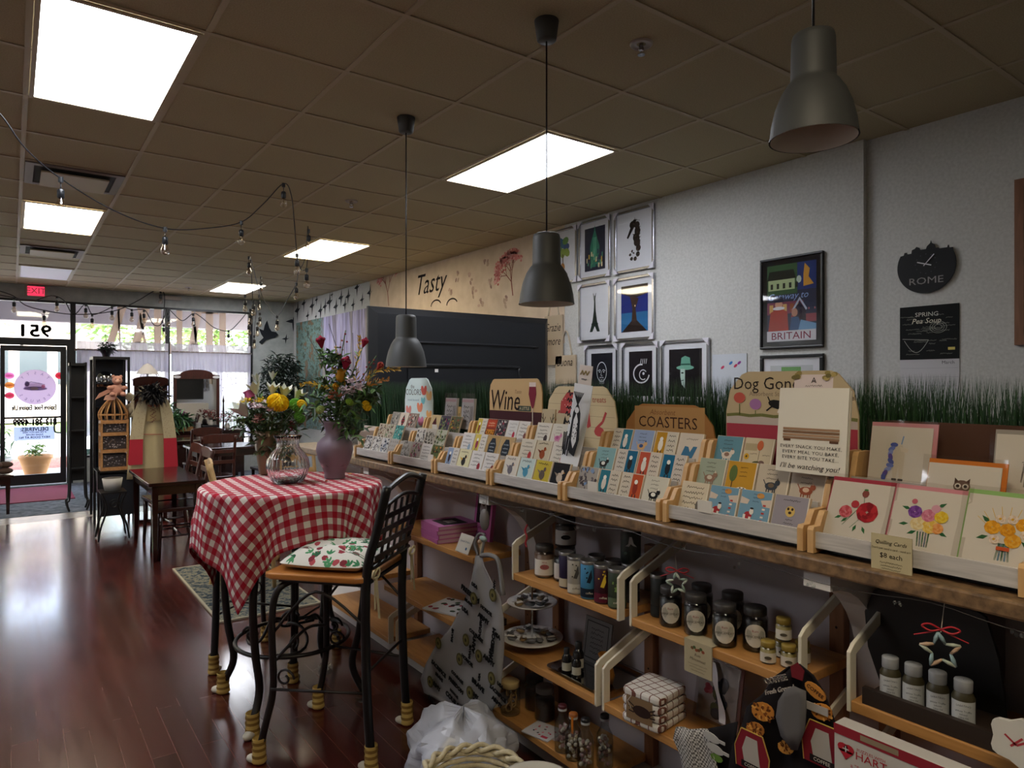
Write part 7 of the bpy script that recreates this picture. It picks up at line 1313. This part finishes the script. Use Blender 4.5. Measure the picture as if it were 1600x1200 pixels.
for (px,py,dd,kd,cs,s_,lb) in ((401,591,.05,'lily',WH,.8,'white bellflower highest on the left of the left bouquet'),(426,587,.05,'lily',WH,.8,'white bellflower highest on the right of the left bouquet'),(398,607,-.02,'lily',WH,1.25,'large white lily below the left bellflower'),(426,608,-.03,'lily',WH,1.15,'white lily above the big yellow chrysanthemum'),(445,612,0,'lily',WH,1.3,'white lily right above the yellow chrysanthemum'),(466,617,.02,'lily',WH,1.2,'white lily at the right side of the left bouquet'),
    (391,621,-.02,'tulip',['#b85a92'],1.3,'pink tulip bud in the left bouquet'),(434,629,-.1,'pom',['#f0c414','#f8d828','#dcae10'],1.7,'big yellow chrysanthemum facing the camera'),(383,630,-.06,'cluster',['#d8b41c','#e0c840'],1.0,'yellow daisy cluster at the left of the left bouquet'),(404,627,-.05,'cluster',['#d8b82c','#e8d050'],.9,'second yellow daisy cluster beside the pink bud'),
    (464,634,-.02,'pom',['#6fae44','#84c05a','#5a9a38'],1.35,'bright green pompom flower in the left bouquet'),(468,652,-.02,'pom',['#7ab850','#6aa844'],1.0,'smaller green pompom below the first'),(378,640,-.08,'lily',['#c8ccc0','#b8c0ac','#d0d0c8'],1.7,'large pale green white lily at the left edge of the left bouquet'),(406,636,-.1,'cluster',['#d8c8cc','#e4d8d8','#c8b0b8'],1.2,'pale pink alstroemeria in the left bouquet'),(425,640,-.12,'cluster',['#bca4a8','#cbbcb8'],1.0,'second pale pink alstroemeria below the chrysanthemum'),
    (472,632,-.05,'pom',['#dcb81c','#e8c838'],.85,'small yellow pompom between the two bouquets'),(404,655,-.1,'cluster',['#8a5a54','#a87a70'],1.,'dusky pink blossom low in the left bouquet'),(455,668,0,'cluster',['#8a3a44','#a04a50'],1.,'dusky red blossom low in the left bouquet')):
    flower(BB+Vector(((rgF.random()-.5)*.04,(rgF.random()-.5)*.04,0)),atD(px,py,D1+dd),lb,kd,cs,s_,grp=GA)
PB=Vector((pv.x,pv.y,z+.24)); D2=(pv.x*math.sin(YAW)+pv.y*math.cos(YAW)); RD2=['#8a1c34','#a02840','#6e1428']; YL=['#c9a034','#b88c28','#d8b450']
for (px,py,dd,kd,cs,s_,lb) in ((501,533,0,'comb',RD2,1.2,'red cockscomb at the upper left of the right bouquet'),(541,566,-.05,'comb',RD2,1.35,'red cockscomb in the middle of the right bouquet'),(570,534,.03,'comb',RD2,1.0,'red cockscomb at the upper right of the right bouquet'),(594,571,-.02,'comb',['#8a3028','#a04030'],.9,'rusty red cockscomb among yellow plumes at the right'),(533,590,-.06,'tulip',['#a8761c'],1.3,'ochre folded flower in the right bouquet'),
    (553,603,-.1,'cluster',['#e4d4d8','#ece0e0','#d0b8c0'],1.25,'large pale pink alstroemeria in the right bouquet'),(542,612,-.1,'cluster',['#c8b4b8','#d8c8c8'],1.,'second pale pink alstroemeria in the right bouquet'),(573,634,-.05,'pom',['#dcb81c','#e8c838','#c8a018'],.85,'yellow pompom at the lower right of the right bouquet'),(524,604,-.08,'comb',['#c8941c','#a87818'],.8,'golden tuft above the green leaves of the right bouquet'),(523,620,-.1,'cluster',['#9a5a40','#b07050'],.9,'rust coloured blossom low in the right bouquet'),(500,640,-.1,'pom',['#a8b878','#90a860'],.7,'pale green bud low in the right bouquet'),(546,628,-.1,'pom',['#7aa03a','#8ab048'],.6,'green bud below the alstroemeria')):
    flower(PB+Vector(((rgF.random()-.5)*.03,(rgF.random()-.5)*.03,0)),atD(px,py,D2+dd),lb,kd,cs,s_,grp=GB)
for pts,lb in (([(556,598),(557,570),(562,540),(561,526)],'tall upright golden plume in the right bouquet'),([(540,606),(528,588),(520,572)],'golden plume leaning left in the right bouquet'),([(525,606),(500,603),(485,600),(471,601)],'golden plume reaching far left over the dark plant'),([(570,596),(588,580),(605,577),(624,577)],'golden plume reaching right to the far pendant'),([(572,604),(590,596),(607,592)],'orange plume below the right golden plume'),([(534,575),(528,560),(524,542)],'thin golden plume behind the middle cockscomb')):
    plume(PB,[atD(a,c,D2+(rgF.random()-.5)*.08) for a,c in pts],lb,YL if 'orange' not in lb else ['#b87838','#c88a48'],1.1 if 'thin' not in lb else .7,GB)
for pts,lb in (([(540,640),(552,580),(546,545),(540,516)],'arching dark red berry twig at the top of the right bouquet'),([(545,640),(560,590),(570,560),(588,556)],'dark red berry twig bending right in the right bouquet')):
    P=[atD(a,c,D2) for a,c in pts]; flower(PB,P[-1],lb,'berry',['#7a1c2c','#8a2c34','#a85a48'],.9,grp=GB)
m=MB()
for pts in ([(545,640),(530,560),(514,506)],[(550,640),(552,570),(551,520)],[(535,640),(500,560),(480,523)]): m.tube(smooth([atD(a,c,D2+.02) for a,c in pts],6),.0016,5,'#3a3034')
one('bare_twigs',m,LEAF,'bare dark twigs rising through the right bouquet','twigs')
def foliage(lab,spots,D,cols,n,seed,name='bouquet_foliage'):
    rg=random.Random(seed); m=MB()
    for (px,py,r) in spots:
        for k in range(n):
            p=atD(px+(rg.random()-.5)*2*r,py+(rg.random()-.5)*2*r,D+(rg.random()-.5)*.14); blades(m,tuple(p),2,.01,.05,cols,w=.010,sp=.9,rng=rg)
    return tag(m.build(name,LEAF,None),lab,'foliage',None,'stuff')
DG=['#2c4424','#3a5630','#4e7040','#24381e','#5f8446']
foliage('green leaves filling the left bouquet above the brown wrapped vase',[(400,640,18),(420,655,22),(445,650,20),(400,670,18),(430,680,22),(455,660,16),(412,695,16),(435,700,14),(385,655,12)],D1,DG,30,41)
foliage('green leaves filling the right bouquet above the purple vase',[(510,615,14),(520,640,20),(545,645,22),(560,625,18),(530,660,20),(550,668,18),(515,600,14),(575,612,12),(540,590,12),(490,640,14),(512,556,8),(527,566,8),(580,620,10)],D2,DG+['#5a8a3a'],30,43)
# small fallen petals
for (px,py,c_,lb) in ((489,758,'#8a2f30','dark red fallen petal left of the purple vase'),(510,752,'#a8402c','orange red fallen petal at the foot of the purple vase'),(547,741,'#c89a4a','yellow fallen petal right of the purple vase')):
    p=atZ(px,py,z); m=MB(T(p.x,p.y,z+.001)@RZ(px)); m.sph((0,0,.002),.010,c_,sc=(1.4,.7,.25),n=8,m=5); one('fallen_petal',m,PETAL,lb,'petal')
# ================= DINING ROOM =================
def wtable(name,lab,x0,x1,y0,y1,z,mt,grp,th=.03,lw=.05,cat='table'):
    t=thing(name,lab,cat,((x0+x1)/2,(y0+y1)/2,0),0,grp); MB().box(x0,y0,z-th,x1,y1,z).build('table_top',mt,t,bev=.004)
    m=MB(); m.box(x0+.04,y0+.04,z-th-.08,x1-.04,y1-.04,z-th); m.build('apron_rail',mt,t)
    for x in (x0+.03,x1-.03-lw):
        for y in (y0+.03,y1-.03-lw):
            m=MB(); m.add([(x,y,z-th),(x+lw,y,z-th),(x+lw,y+lw,z-th),(x,y+lw,z-th)]+[(x+lw*.2,y+lw*.2,0.001),(x+lw*.8,y+lw*.2,.001),(x+lw*.8,y+lw*.8,.001),(x+lw*.2,y+lw*.8,.001)],[(0,3,2,1),(4,5,6,7),(0,1,5,4),(1,2,6,5),(2,3,7,6),(3,0,4,7)]); m.build('leg',mt,t)
    return t
tg='dark dining tables'
wtable('dining_table','narrow glossy dark table nearest, with two chairs tucked under it',.93,1.38,6.45,7.66,.68,DARKW,tg); wtable('dining_table','dark dining table in the middle, behind the ladder back chair',1.75,2.75,8.75,9.45,.75,DARKW,tg); wtable('dining_table','dark dining table farthest back in front of the mirror dresser',1.62,2.60,10.15,10.8,.75,DARKW,tg)
WM=wood('mahogany_back','#33150f','#4a2018',.3,(20,20,3))
def wchair(lab,x,y,rz,mt=DARKW,mb=None,w=.40,d=.40,zs=.45,zt=.92,name='dining_chair',grp='dark wooden dining chairs'):
    mb=mb or mt; t=thing(name,lab,'chair',(x,y,0),rz,grp); h=w/2; e=d/2
    local(MB().prism([(-h,-e),(h,-e),(h+.015,e),(-h-.015,e)],zs-.035,zs),'seat',mt,t,bev=.008)
    for sx in(-1,1):
        local(MB().tube([(sx*(h-.02),e-.03,zs-.03),(sx*(h-.02),e-.03,.25),(sx*(h-.01),e-.02,.001)],[.022,.018,.014],8),'leg',mt,t)
        P=smooth([(sx*(h-.02),-e-.03,.001),(sx*(h-.02),-e+.02,.25),(sx*(h-.02),-e+.02,zs),(sx*(h-.02),-e-.0,zs+.22),(sx*(h-.02),-e-.06,zt)],5); local(MB().tube(P,.017,8),'leg',mb,t)
    for k,(q,hh) in enumerate(((.93,.075),(.62,.04),(.36,.04))):
        z=zs+(zt-zs)*q; y0=-e-.05*q-.0; m=MB()
        pr_=[(-h+.02,z-hh/2),(h-.02,z-hh/2),(h-.02,z+hh/2)]+([(h*.4,z+hh/2+.018),(-h*.4,z+hh/2+.018)] if k==0 else [])+[(-h+.02,z+hh/2)]
        m.prism([(a,-c) for a,c in pr_],y0-.008,y0+.008,M=Matrix(((1,0,0,0),(0,0,1,0),(0,-1,0,0),(0,0,0,1)))); local(m,'back_rail',mb,t)
    m=MB(); 
    for sx in(-1,1): m.tube([(sx*(h-.02),e-.03,.2),(sx*(h-.02),-e+.01,.2)],.009,6)
    m.tube([(-h+.02,0,.2),(h-.02,0,.2)],.009,6); local(m,'stretcher',mt,t); return t
wc=wchair('dark chair nearest the camera tucked under the narrow table',1.20,6.72,R(90),mb=WM)
dup(wc,(1.22,7.22,0),R(94),'dark chair tucked under the narrow table, farther one'); dup(wc,(1.92,8.58,0),0,'ladder back chair with its back to the camera before the middle table')
dup(wc,(2.72,9.0,0),R(96),'dark chair at the right end of the middle table'); dup(wc,(1.62,9.1,0),R(-90),'dark chair at the left end of the middle table'); dup(wc,(2.1,10.02,0),0,'dark chair before the farthest table')
PW_=wood('light_pine','#b8935c','#cfae78',.5,(20,20,3))
pc=wchair('light pine chair standing on the rug, its back edge on to the camera',1.42,5.33,R(-98),PW_,w=.36,d=.40,zt=.95,name='pine_chair',grp='light pine chairs'); dup(pc,(2.02,5.75,0),R(180),'light pine chair farther back seen between the vases')
# rug
rug=mat('faded_rug','#808080',.95,spec=.1); n,l,b=nodes(rug); v=coord(n,l,'Object',(1,1,1)); nz=n.new('ShaderNodeTexNoise'); nz.inputs['Scale'].default_value=26; nz.inputs['Detail'].default_value=10; nz.inputs['Roughness'].default_value=.75; l.new(v,nz.inputs['Vector']); rp=ramp(n,[(.40,'#27313a'),(.48,'#4c565a'),(.54,'#8a8470'),(.62,'#65665a')]); l.new(nz.outputs[0],rp.inputs[0]); l.new(rp.outputs[0],b.inputs['Base Color'])
t=thing('area_rug','faded blue grey and cream patterned rug behind the tall round table','rug',(1.39,5.38,0)); MB().box(1.075,4.615,.001,1.715,6.145,.011).build('rug_field',rug,t)
m=MB(); 
for q in ((1.06,4.60,1.73,4.615),(1.06,6.145,1.73,6.16),(1.06,4.615,1.075,6.145),(1.715,4.615,1.73,6.145)): m.box(q[0],q[1],.001,q[2],q[3],.012)
m.build('rug_border',mat('rug_edge','#a8a088',.9),t)
# dresser with mirror
t=thing('dresser','dark wooden dresser below the sheer curtains with an arched mirror','dresser',(2.48,11.7,0)); x0,x1,y0,y1=1.92,3.04,11.50,11.92
m=MB(); m.box(x0,y0,.10,x1,y1,.76); m.box(x0-.02,y0-.02,.76,x1+.02,y1,.79); m.build('dresser_body',DARKW,t,bev=.005)
for k in range(3):
    m=MB(); m.box(x0+.03+.36*k,y0-.012,.55,x0+.36+.36*k,y0,.73); d_=m.build('drawer',WM,t); m=MB(); m.sph((x0+.195+.36*k,y0-.022,.64),.012); m.build('knob',CHROME,d_)
for x in (x0,x1-.05): 
    for y in (y0,y1-.05): MB().box(x,y,.001,x+.05,y+.05,.10).build('foot',DARKW,t)
t=thing('dresser_mirror','arched dark framed mirror standing on the dresser before the curtains','mirror',(2.39,11.78,.79)); mx0,mx1,my=2.05,2.73,11.80; m=MB()
m.box(mx0,my,.792,mx0+.045,my+.03,1.66); m.box(mx1-.045,my,.792,mx1,my+.03,1.66); m.box(mx0+.045,my,.80,mx1-.045,my+.03,.84)
arc=[(mx0+.0,1.60),(mx1,1.60),(mx1,1.66),(mx1-.09,1.675)]+[((mx0+mx1)/2+.24*math.cos(R(a)),1.675+.075*math.sin(R(a))) for a in range(0,181,20)]+[(mx0+.09,1.675),(mx0,1.66)]
m.prism([(a,-c) for a,c in arc],my,my+.03,M=Matrix(((1,0,0,0),(0,0,1,0),(0,-1,0,0),(0,0,0,1)))); m.build('mirror_frame',WM,t); MB().box(mx0+.045,my+.008,.84,mx1-.045,my+.014,1.60).build('mirror_glass',mat('silvered_glass','#d8dadc',.02,1),t)
for x in (mx0+.05,mx1-.05): m=MB(); m.ell(fr((x,my-.002,1.632),(1,0,0),(0,0,1)),0,0,.055,.022,0,'#d8d4d0',14); m.build('pale_oval_plate',PAINT,t)
for x in (mx0-.06,mx1+.06): m=MB(); m.lathe([(.02,0),(.012,.05),(.016,.25),(.01,.42),(.018,.45),(.008,.5),(.001,.56)],10,c=(x,my,.792)); m.build('turned_finial',DARKW,t)
# things on the dresser
m=MB(); m.box(1.95,11.52,.792,2.28,11.62,.86); one('planter_box',m,PINE,'shallow brown wooden planter box on the left of the dresser','planter')
plant(2.08,11.57,.865,.17,.16,'trailing green house plant in the wooden box on the dresser',['#2f5a34','#3f6e40','#22442a','#5a8a50'],51,70,.14,.02,.9)
plant(1.98,11.45+.12,.90,.06,.30,'tall looping leaves of the plant at the left end of the dresser',['#35603a','#27482c'],52,14,.2,.018,.8)
def small(name,lab,cat,fn,mt=PAINT): m=MB(); fn(m); return one(name,m,mt,lab,cat)
small('white_cup','stack of small white cups beside the planter on the dresser','cup',lambda m:[m.lathe([(.03,0),(.04,.05),(.042,.06)],14,'#c8c8c8',c=(2.36,11.56,.792+.03*k)) for k in range(3)])
small('dark_book','short stack of dark books on the dresser','book',lambda m:[m.box(2.42,11.52,.792+.02*k,2.66,11.66,.808+.02*k,['#1c1c20','#d8d8d8','#1c1c20'][k%3]) for k in range(4)])
t=thing('bird_cage','round white wire birdcage ornament at the right of the dresser','birdcage',(2.93,11.68,.79)); m=MB(T(2.93,11.68,.792)); 
for k in range(14): a=2*PI*k/14; m.tube(smooth([(.11*math.cos(a),.11*math.sin(a),0),(.12*math.cos(a),.12*math.sin(a),.14),(.09*math.cos(a),.09*math.sin(a),.23),(0,0,.28)],4),.0025,4)
for z_ in (.0,.14,.2): m.tube([(.115*math.cos(a),.115*math.sin(a),z_) for a in [2*PI*k/24 for k in range(24)]],.003,4,closed=True)
m.build('wire_cage',WHITE,t); MB(T(2.93,11.68,1.07)).tube([(0,0,0),(0,0,.05)],.008,6).build('finial',BLACKM,t)
def spray(x,y,z,r,lab,cols,seed,n=40,name='flower_arrangement'):
    rg=random.Random(seed); t=thing(name,lab,'flowers',(x,y,z)); MB(T(x,y,z+.001)).lathe([(.001,0),(.03,0),(.045,.05),(.03,.09),(.035,.1)],14).build('small_vase',WHITE,t); m=MB()
    for k in range(n): a=rg.random()*6.28; q=r*rg.random()**.5; blades(m,(x+q*math.cos(a),y+q*math.sin(a)*.6,z+.13+r*1.3*rg.random()),4,.01,.04,cols,w=.012,sp=.8,rng=rg)
    m.build('blossoms',PETAL,t)
spray(2.80,11.60,.79,.12,'dusky pink flower arrangement to the right of the dresser mirror',['#8a4a5c','#6a3a48','#a8687a','#3f5a3a'],61); spray(2.16,11.66,.86,.07,'small pink orchid spray left of the dresser mirror',['#b86a9a','#a04a7a','#3f5a3a'],62,16)
spray(2.55,11.60,.85,.10,'low reddish dried flowers in front of the mirror glass',['#6a2c30','#8a4a44','#a89a8a'],63,34)
# large dark plant in the corner
t=thing('potted_tree','large dark leafy potted tree in the far right corner','plant',(3.68,11.6,0)); m=MB(T(3.68,11.6,.001)); m.lathe([(.001,0),(.15,0),(.2,.32),(.21,.34),(.18,.34),(.17,.28),(.001,.28)],24); m.build('pot',BLACKP,t)
m=MB(); m.tube(smooth([(3.68,11.6,.25),(3.65,11.58,.7),(3.70,11.6,1.1),(3.67,11.57,1.5)],5),[.03]*15+[.02],8,'#4a3c30'); m.build('trunk',PAINT,t); m=MB(); rg=random.Random(71)
for k in range(620):
    a=rg.random()*6.28; e=rg.random()*2-1; q=rg.random()**.35; c=(3.66+.33*q*math.cos(a)*math.sqrt(1-e*e),11.55+.36*q*math.sin(a)*math.sqrt(1-e*e),1.55+.52*q*e); blades(m,c,3,.02,.11,['#1d2a22','#25352a','#18231d','#2f4032'],w=.016,sp=.7,rng=rg)
m.build('foliage',LEAF,t)
# hanging basket at the window
t=thing('hanging_planter','small hanging planter with dark foliage at the left curtain rod','planter',(1.05,12.16,1.85)); p=atY(166,548,12.15); m=MB(T(p.x,p.y,p.z-.13)); m.lathe([(.001,0),(.04,.01),(.06,.08),(.10,.14)],14); m.build('basket',BLACKM,t); MB().tube([(p.x,p.y,p.z-.02),(p.x,p.y+.1,p.z+.28)],.003,5).build('hanger',BLACKM,t)
m=MB(); rg=random.Random(5)
for k in range(60): a=rg.random()*6.28; blades(m,(p.x+.1*rg.random()*math.cos(a),p.y+.1*rg.random()*math.sin(a),p.z+.10*rg.random()),3,.02,.09,['#2c3a30','#3a4a3c','#24302a'],w=.014,rng=rg)
m.build('foliage',LEAF,t)
# ---- entry display ----
dk=mat('dark_glass_panel','#161b24',.2)
t=thing('display_cabinet','tall black metal framed display cabinet beside the entrance','cabinet',(.93,9.2,0)); x0,x1,y0,y1,zt=.735,1.10,8.95,9.35,1.80; m=MB()
for x in (x0,x1-.025):
    for y in (y0,y1-.025): m.box(x,y,.001,x+.025,y+.025,zt)
m.box(x0,y0,zt,x1,y1,zt+.03); m.build('metal_frame',BLACKM,t); m=MB(); m.box(x0+.025,y1-.012,.25,x1-.025,y1-.006,zt); m.build('back_panel',dk,t)
for z_ in (.45,.85,1.25,1.52): MB().box(x0+.02,y0+.02,z_,x1-.02,y1-.03,z_+.015).build('shelf',dk,t)
t=thing('metal_stand','narrow dark metal stand left of the display cabinet','stand',(.62,9.75,0)); m=MB()
for (x,y) in ((.56,9.65),(.72,9.65),(.56,9.85),(.72,9.85)): m.tube(smooth([(x,y,1.78),(x,y,.3),(x+(x-.64)*.4,y-.02,.12),(x+(x-.64)*.1,y,.01)],5),.012,6)
m.box(.55,9.64,1.74,.73,9.86,1.77); m.box(.56,9.84,.35,.72,9.85,1.74); m.build('stand_frame',BLACKM,t)
for z_ in (.5,.95,1.35): MB().box(.56,9.65,z_,.72,9.84,z_+.012).build('shelf',BLACKM,t)
p=atD(164,592,7.9); t=thing('glass_bowl','round glass globe on orange base on the black cabinet','globe',(p.x,p.y,p.z-.1)); m=MB(); m.sph(p,.088,n=20,m=12); m.build('globe',thin_glass('globe_glass','#d8dce0',.1,.35),t); m=MB(); rg=random.Random(3)
for k in range(30): m.sph(p+Vector(((rg.random()-.5)*.14,(rg.random()-.5)*.1,-.085+.03*rg.random())),.016,rg.choice(['#a8603c','#8a4a30','#c88a5a']),n=6,m=5)
m.build('orange_wreath',PAINT,t)
# wicker cage tower on the black crate
t=thing('storage_bin','black storage bin on a metal rack below the wicker tower','bin',(.93,8.55,0)); m=MB(); m.add([(.76,8.38,.12),(1.08,8.38,.12),(1.08,8.72,.12),(.76,8.72,.12),(.74,8.36,.56),(1.10,8.36,.56),(1.10,8.74,.56),(.74,8.74,.56)],[(0,3,2,1),(4,5,6,7),(0,1,5,4),(1,2,6,5),(2,3,7,6),(3,0,4,7)]); m.build('bin_body',mat('navy_plastic','#10151e',.5),t)
for (x,y) in ((.735,8.35),(1.105,8.35),(.735,8.75),(1.105,8.75)): MB().box(x-.01,y-.01,.001,x+.01,y+.01,.60).build('leg',BLACKM,t)
MB().box(.725,8.34,.585,1.115,8.76,.60).build('rack_top',BLACKM,t)
t=thing('wicker_tower','wicker drawer tower with a domed cage top and three mesh compartments','wicker tower',(.90,8.45,.60)); bx=.885; by=8.47; w=.13; m=MB()
for x in (bx-w,bx+w-.02):
    for y in (by-.11,by+.09): m.box(x,y,.602,x+.02,y+.02,1.14)
for z_ in (.602,.79,.97,1.10): m.box(bx-w,by-.115,z_,bx+w,by+.11,z_+.035)
m.build('wicker_frame',WICKER,t); 
for k,z_ in enumerate((.64,.83,1.01)):
    m=MB(); m.box(bx-w+.02,by-.09,z_,bx+w-.02,by+.09,z_+.13,'#3a3434'); f_=m.build('mesh_compartment',PAINT,t); m=MB(); rg=random.Random(k)
    for j in range(50): m.ell(fr((bx,by-.0915,z_+.065),(1,0,0),(0,0,1)),(rg.random()-.5)*.2,(rg.random()-.5)*.12,.008,.006,.0002*(j%6),rg.choice(['#8a8488','#5a5458','#a8a0a0','#6a5a50']),6)
    m.build('contents',PAINT,f_)
m=MB()
for k in range(12): a=2*PI*k/12; m.tube(smooth([(bx+w*math.cos(a),by+.1*math.sin(a),1.135),(bx+w*1.05*math.cos(a),by+.105*math.sin(a),1.22),(bx+w*.5*math.cos(a),by+.06*math.sin(a),1.33),(bx,by,1.40)],4),.008,6)
m.tube([(bx+w*1.03*math.cos(a),by+.105*math.sin(a),1.19) for a in [2*PI*k/24 for k in range(24)]],.008,6,closed=True); m.build('cage_dome',WICKER,t)
t=thing('teddy_bear','pinkish plush bear with a floppy bow sitting on top of the wicker tower','soft toy',(bx+.02,by,1.40)); m=MB(T(bx+.03,by-.02,1.40)); PK='#b9897a'
m.sph((0,0,.06),.065,PK,sc=(1,.8,1.05)); m.sph((0,-.02,.16),.05,PK); m.sph((-.035,-.01,.20),.018,PK,n=8,m=6); m.sph((.035,-.01,.20),.018,PK,n=8,m=6); m.sph((0,-.065,.15),.022,'#caa090',n=8,m=6)
for s in (-1,1): m.sph((s*.06,-.03,.08),.03,PK,sc=(1.3,.8,.8)); m.sph((s*.05,-.06,.01),.032,PK,sc=(.9,1.4,.8)); m.sph((s*.018,-.063,.172),.005,'#1c1414',n=6,m=4)
m.build('bear_body',PAINT,t); m=MB(T(bx+.03,by-.02,1.40)); m.prism([(-.20,-.10),(-.06,-.02),(-.05,.03),(-.16,-.03)],-.06,-.04,'#b08070',M=RX(R(90))@T(0,.05,0)); m.build('bow_tail',PAINT,t); m=MB(T(bx+.03,by-.02,1.40)); m.prism([(-.11,.0),(0,.03),(-.03,-.05),(-.13,-.05)],.05,.07,'#c09484',M=RX(R(90))); m.build('bow_loop',PAINT,t)
t=thing('cream_soft_toy','cream ruffled soft toy beside the pink bear','soft toy',(1.08,8.55,1.2)); m=MB(); rg=random.Random(8)
for k in range(14): m.sph((1.075+.05*(rg.random()-.5)*2,8.50+.03*rg.random(),1.18+.2*rg.random()),.04,'#b9b09a',sc=(1,.7,1.2),n=9,m=6)
m.tube([(1.07,8.55,.60),(1.07,8.55,1.2)],.008,6,'#2a2626'); m.build('ruffles',PAINT,t)
# apron on a stand
ax_,ay=1.235,8.35; t=thing('coat_stand','dark wooden stand with a cream panel holding the cream apron','stand',(ax_,ay,0)); m=MB()
for x in (ax_-.14,ax_+.14): m.box(x-.02,ay+.05,.001,x+.02,ay+.09,1.58)
m.prism([(a,-c) for a,c in [(ax_-.17,1.50),(ax_+.17,1.50),(ax_+.17,1.57)]+[(ax_+.17*math.cos(R(q)),1.57+.035*math.sin(R(q))) for q in range(20,161,20)]+[(ax_-.17,1.57)]],ay+.04,ay+.10,M=Matrix(((1,0,0,0),(0,0,1,0),(0,-1,0,0),(0,0,0,1)))); m.box(ax_-.17,ay+.05,.42,ax_+.17,ay+.09,.50); m.box(ax_-.16,ay+.05,.0015,ax_+.16,ay+.12,.04); m.build('stand_frame',DARKW,t)
MB().box(ax_-.12,ay+.06,1.30,ax_+.12,ay+.08,1.50).build('cream_panel',mat('cream_panel','#b5a88e',.8),t)
FA=fr((ax_,ay-.03,0),(1,0,0),(0,0,1)); m=MB(); rows=[(1.38,.075,-.0),(1.33,.13,-.0),(1.22,.17,0),(1.1,.195,0),(.98,.20,0),(.8,.215,0),(.62,.235,0),(.50,.245,0)]; nn=12
for (z_,h_,_) in rows:
    for i in range(nn+1): q=i/nn*2-1; m.v.append((ax_+h_*q,ay-.02-.05*(1-q*q)+.008*math.sin(q*11+z_*4),z_))
for j in range(len(rows)-1):
    for i in range(nn): a=j*(nn+1)+i; m.f.append((a,a+nn+1,a+nn+2,a+1)); m.c.append(C('#b5a984')); m.mi.append(0); m.sm.append(True)
F2=fr((ax_,ay-.08,0),(1,0,0),(0,0,1)); m.rect(F2,-.07,1.12,.07,1.30,0,'#a39268'); 
for k in range(4): m.line(F2,[(-.03+.02*(k%2)*2,1.26-.04*k),(.03-.02*(k%2)*2,1.22-.04*k)],.005,.001,'#6a3a34'); m.line(F2,[(.03,1.26-.04*k),(-.03,1.22-.04*k)],.005,.001,'#6a3a34')
m.line(F2,[(-.05,1.29),(-.02,1.275),(.0,1.30),(.03,1.275),(.06,1.285)],.008,.002,'#a02c30'); m.line(F2,[(-.10,.98),(.12,.97)],.008,.0,'#a86a5a'); m.line(F2,[(-.20,.545),(.2,.545)],.008,.0,'#a86a5a')
one('cream_apron',m,PAINT,'cream embroidered apron hung on the dark stand near the entrance','apron',solid=.003)
for s,lb in ((-1,'left'),(1,'right')):
    m=MB(); zb=.60 if s>0 else .66; FG=fr((ax_,ay-.10,0),(s,0,0),(0,0,1)) if s>0 else fr((ax_,ay-.10,0),(1,0,0),(0,0,1)); k_=s
    up=[(.06,1.37),(.10,1.385),(.14,1.35),(.185,1.22),(.21,1.05),(.225,.93),(.10,.93),(.085,1.10),(.065,1.25)]; lo=[(.225,.929),(.24,zb+.02),(.235,zb),(.105,zb),(.10,.929)]
    m.prism([(k_*p[0],p[1]) for p in up],-.008,.010,'#b0a588',M=FG); m.prism([(k_*p[0],p[1]) for p in lo],-.010,.014,'#a82436',M=FG)
    for k in range(90):
        q=random.random(); z_=.94+.42*q; x_=.085-.02*q+(.12-.05*q)*random.random(); m.ell(FG,k_*(x_+.01),z_,.003,.003,.0105,'#85705a',5)
    one('oven_glove',m,PAINT,'long dotted oven glove with red end hanging on the %s of the cream apron'%lb,'oven glove')
m=MB(); rg=random.Random(15)
for k in range(170): a=rg.random()*6.28; blades(m,(ax_-.0+.13*rg.random()*math.cos(a),ay-.12+.05*rg.random()*math.sin(a),1.41+.11*(rg.random()-.5)),3,.02,.09,['#14141a','#1c1c24','#0e0e12'],w=.012,sp=1.2,rng=rg)
one('feather_bundle',m,LEAF,'bundle of black feathers or leaves above the cream apron','feathers')
m=MB(); m.lathe([(.001,.12),(.04,.10),(.09,.04),(.11,0)],18,'#c8c6cc',c=(ax_-.02,ay+.16,1.63)); m.tube([(ax_-.02,ay+.16,.001),(ax_-.02,ay+.16,1.7)],.008,6,'#c8c6cc'); one('lamp',m,PAINT,'small white cone lamp shade just behind the dark stand','lamp')
t=thing('iron_stand','small iron plant stand with scrolls at the left end of the narrow table','stand',(.80,7.75,0)); m=MB()
for s in (-1,1):
    for y in (7.62,7.88): m.tube(smooth([(.80+s*.10,y,.46),(.80+s*.06,y,.32),(.80+s*.11,y,.14),(.80+s*.13,y,.01)],5),.009,6)
m.tube([(.80+.05*(1-i/24)*math.cos(i*.5),7.61,.36+.05*(1-i/24)*math.sin(i*.5)) for i in range(20)],.006,5); m.box(.69,7.60,.46,.91,7.90,.475); m.build('iron_frame',BLACKM,t); m=MB(T(.80,7.75,.476)); m.lathe([(.001,0),(.07,0),(.09,.12),(.08,.12)],16,'#b5b2ac'); m.build('white_pot',PAINT,t)
# left edge bench with brown bundle
wtable('side_bench','small dark bench cut off by the left edge near the entrance',-.55,.02,9.85,10.25,.46,DARKW,None,cat='bench')
m=MB(); 
for k in range(6): m.sph((-.06-.09*(k%3),10.0+.03*(k%2),.50+.07*(k//3)),.065,['#5a4438','#6a5244','#4a382e'][k%3],sc=(1.2,1,.6),n=10,m=6)
one('brown_bundle',m,PAINT,'brown leather shoes piled on the bench at the left edge','shoes')
